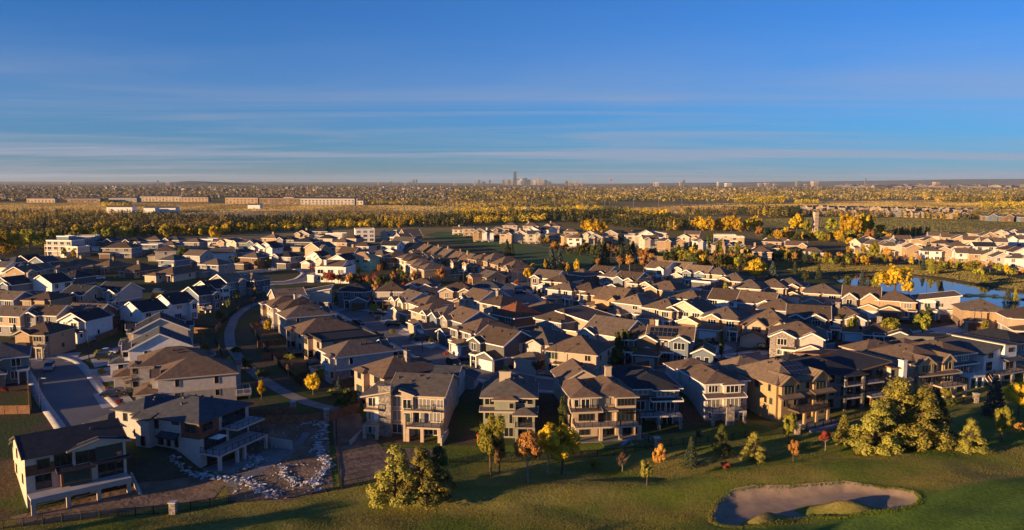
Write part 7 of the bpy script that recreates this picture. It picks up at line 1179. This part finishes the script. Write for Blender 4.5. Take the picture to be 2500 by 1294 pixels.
mat('tower_grey', (.16, .17, .19), .5, (.11, .12, .14), .02); mat('tower_tan', (.40, .31, .24), .8, (.30, .23, .18), .02); mat('tower_white', (.62, .58, .54), .7, (.5, .46, .42), .02); mat('tower_glass', (.06, .09, .13), .2, spec=.8)
def skytower(label, px, top, w, m, dist=14000, base=446.0, cat='tower', group='downtown towers', steps=1, flat=False):
    X_ = (px - 1250)/FPX*dist; zt = CAMH + (446.2 - top)/FPX*dist; w = w/FPX*dist; o = thing('high_rise', label, cat, (X_, dist, 2.8), R(10), group); b = MB(); z = 0; H_ = zt - 2.8
    for k in range(steps): s = 1 - .22*k; z1 = H_*(k+1)/steps if steps > 1 else H_; b.box(-w/2*s, w/2*s, -w/2*s, w/2*s, z, z1); z = z1
    link('shaft', b.mesh('shaft', M(m)), o); link('plant_room', MB().box(-w*.2, w*.2, -w*.2, w*.2, H_, H_*1.03).mesh('plant_room', M('tower_grey')), o)
    for k in range(3): link('floor_band', MB().box(-w*.505, w*.505, -w*.505, w*.505, H_*(.2+.22*k)*(1 if steps == 1 else .4), H_*(.2+.22*k)*(1 if steps == 1 else .4) + 4).mesh('floor_band', M('tower_glass')), o)
skytower('tallest slim grey tower of the downtown skyline', 1257, 421, 8.5, 'tower_glass', steps=2)
sk = [(1229, 441, 5, 'grey'), (1236, 442, 6, 'tan'), (1243, 440, 5, 'grey'), (1249, 441, 5, 'tan'), (1264, 439, 5, 'grey'), (1267, 442, 8, 'white'), (1272, 438, 4.5, 'white'), (1278, 437, 5, 'grey'), (1283, 436, 6, 'glass'), (1290, 440, 9, 'glass'), (1298, 441, 7, 'tan'), (1304, 442, 6, 'white'), (1316, 437, 8, 'tan'), (1323, 443, 6, 'tan'), (1332, 441, 6, 'glass'), (1340, 444, 9, 'grey'), (1382, 443, 6, 'grey'), (1390, 445, 8, 'tan'), (1406, 445, 8, 'tan'), (1420, 446, 5, 'tan'), (1196, 440, 4, 'grey'), (1181, 445, 9, 'grey'), (1170, 441, 5, 'grey'), (1160, 445, 5, 'tan'), (1112, 448, 8, 'tan'), (1018, 440, 4, 'grey'), (1011, 441, 4.5, 'grey'), (1003, 446, 6, 'grey'), (990, 446, 5, 'tan'), (975, 447, 6, 'grey'), (956, 445, 4, 'grey'), (925, 446, 4, 'tan'), (793, 447, 4, 'grey'), (712, 449, 6, 'grey'), (689, 448, 4, 'grey'), (390, 444, 4, 'grey'), (415, 448, 10, 'tan'), (432, 447, 3, 'grey'), (175, 448, 10, 'tan'), (1602, 446, 8, 'white'), (1596, 447, 5, 'tan'), (1667, 440, 5, 'grey'), (1659, 445, 5, 'tan'), (1775, 448, 14, 'white'), (1852, 448, 8, 'tan'), (1868, 447, 10, 'tan'), (1888, 449, 8, 'tan'), (1945, 442, 11, 'grey'), (1985, 443, 14, 'tan'), (1962, 449, 8, 'tan'), (2108, 436, 3, 'grey'), (2280, 444, 12, 'tan'), (1750, 445, 4, 'white')]
for i, (x, t, w, m) in enumerate(sorted(sk)):
    side = 'left of the tallest tower' if x < 1257 else 'right of the tallest tower'; k = sum(1 for q in sk if (q[0] < 1257) == (x < 1257) and (q[0] > x if x < 1257 else q[0] < x))
    skytower(f"small {dict(grey='grey', tan='tan', white='white', glass='dark glass')[m]} high-rise, {(ordw(k) if k else 'first') if k < 20 else 'twenty-' + ['first', 'second', 'third', 'fourth', 'fifth', 'sixth', 'seventh', 'eighth', 'ninth'][k-20] if k < 29 else 'farthest'} to the {side.split()[0]} of the tallest tower", x, t, w, 'tower_' + m, dist=12500 if 1220 < x < 1345 else 9000)
o = thing('hot_air_balloon', 'tiny red hot-air balloon hanging over the horizon', 'balloon', (240*15/FPX*1925/15*3.0, 6000, 56)); mat('balloon_red', (.55, .05, .03), .6)
o.location.x = 240/FPX*6000; link('envelope', MB().tube([(0, 0, 2), (0, 0, 6), (0, 0, 11), (0, 0, 15), (0, 0, 17)], [1.5, 5.5, 8, 6, 1.5], 14).mesh('envelope', M('balloon_red')), o); link('basket', MB().box(-1, 1, -1, 1, -1, .6).mesh('basket', M('wall_brown')), o)
# low hills on the horizon
def hill(name, pts, dist, label=None):
    b = MB(); X_ = [(x - 1250)/FPX*dist for x, _ in pts]; Z_ = [CAMH + (446.2 - y)/FPX*dist for _, y in pts]; n = len(pts); b.v = [(x, dist, -20) for x in X_] + [(x, dist + 1500, z) for x, z in zip(X_, Z_)] + [(x, dist + 6000, -20) for x in X_]
    for i in range(n-1): b.f += [(i, i+1, n+i+1, n+i), (n+i, n+i+1, 2*n+i+1, 2*n+i)]; b.m += [0, 0]
    mat('hill', (.10, .10, .06), .97, (.14, .12, .06), .002); tag(link(name, b.mesh(name, M('hill'))), kind='structure')
hill('hill', [(285, 450), (310, 446.5), (330, 445), (350, 445), (370, 446.5), (395, 450)], 9000); hill('hill', [(1500, 450), (1800, 446), (2100, 442), (2300, 439), (2450, 436), (2600, 435), (2900, 436), (3300, 450)], 16000); hill('hill', [(-400, 450), (-100, 447.5), (200, 448), (600, 447), (900, 447.5), (1200, 450)], 18000)

# ------------------------------------------------------------------ haze: the evening air over the plain
hz = MB().box(-33000, 33000, -3600, 33000, -22, 235).mesh('haze', []); hm = bpy.data.materials.new('haze'); hm.use_nodes = True; t = hm.node_tree; t.nodes.remove(t.nodes['Principled BSDF'])
pv = t.nodes.new('ShaderNodeVolumePrincipled'); pv.inputs['Color'].default_value = (.62, .78, 1.0, 1); pv.inputs['Density'].default_value = 2.4e-5; pv.inputs['Anisotropy'].default_value = .1
t.links.new(pv.outputs[0], t.nodes['Material Output'].inputs['Volume']); hz.materials.append(hm); tag(link('haze', hz), 'thin evening haze over the whole plain', 'haze', kind='stuff')
print('objects', len(bpy.data.objects), 'verts', sum(len(m.vertices) for m in bpy.data.meshes))
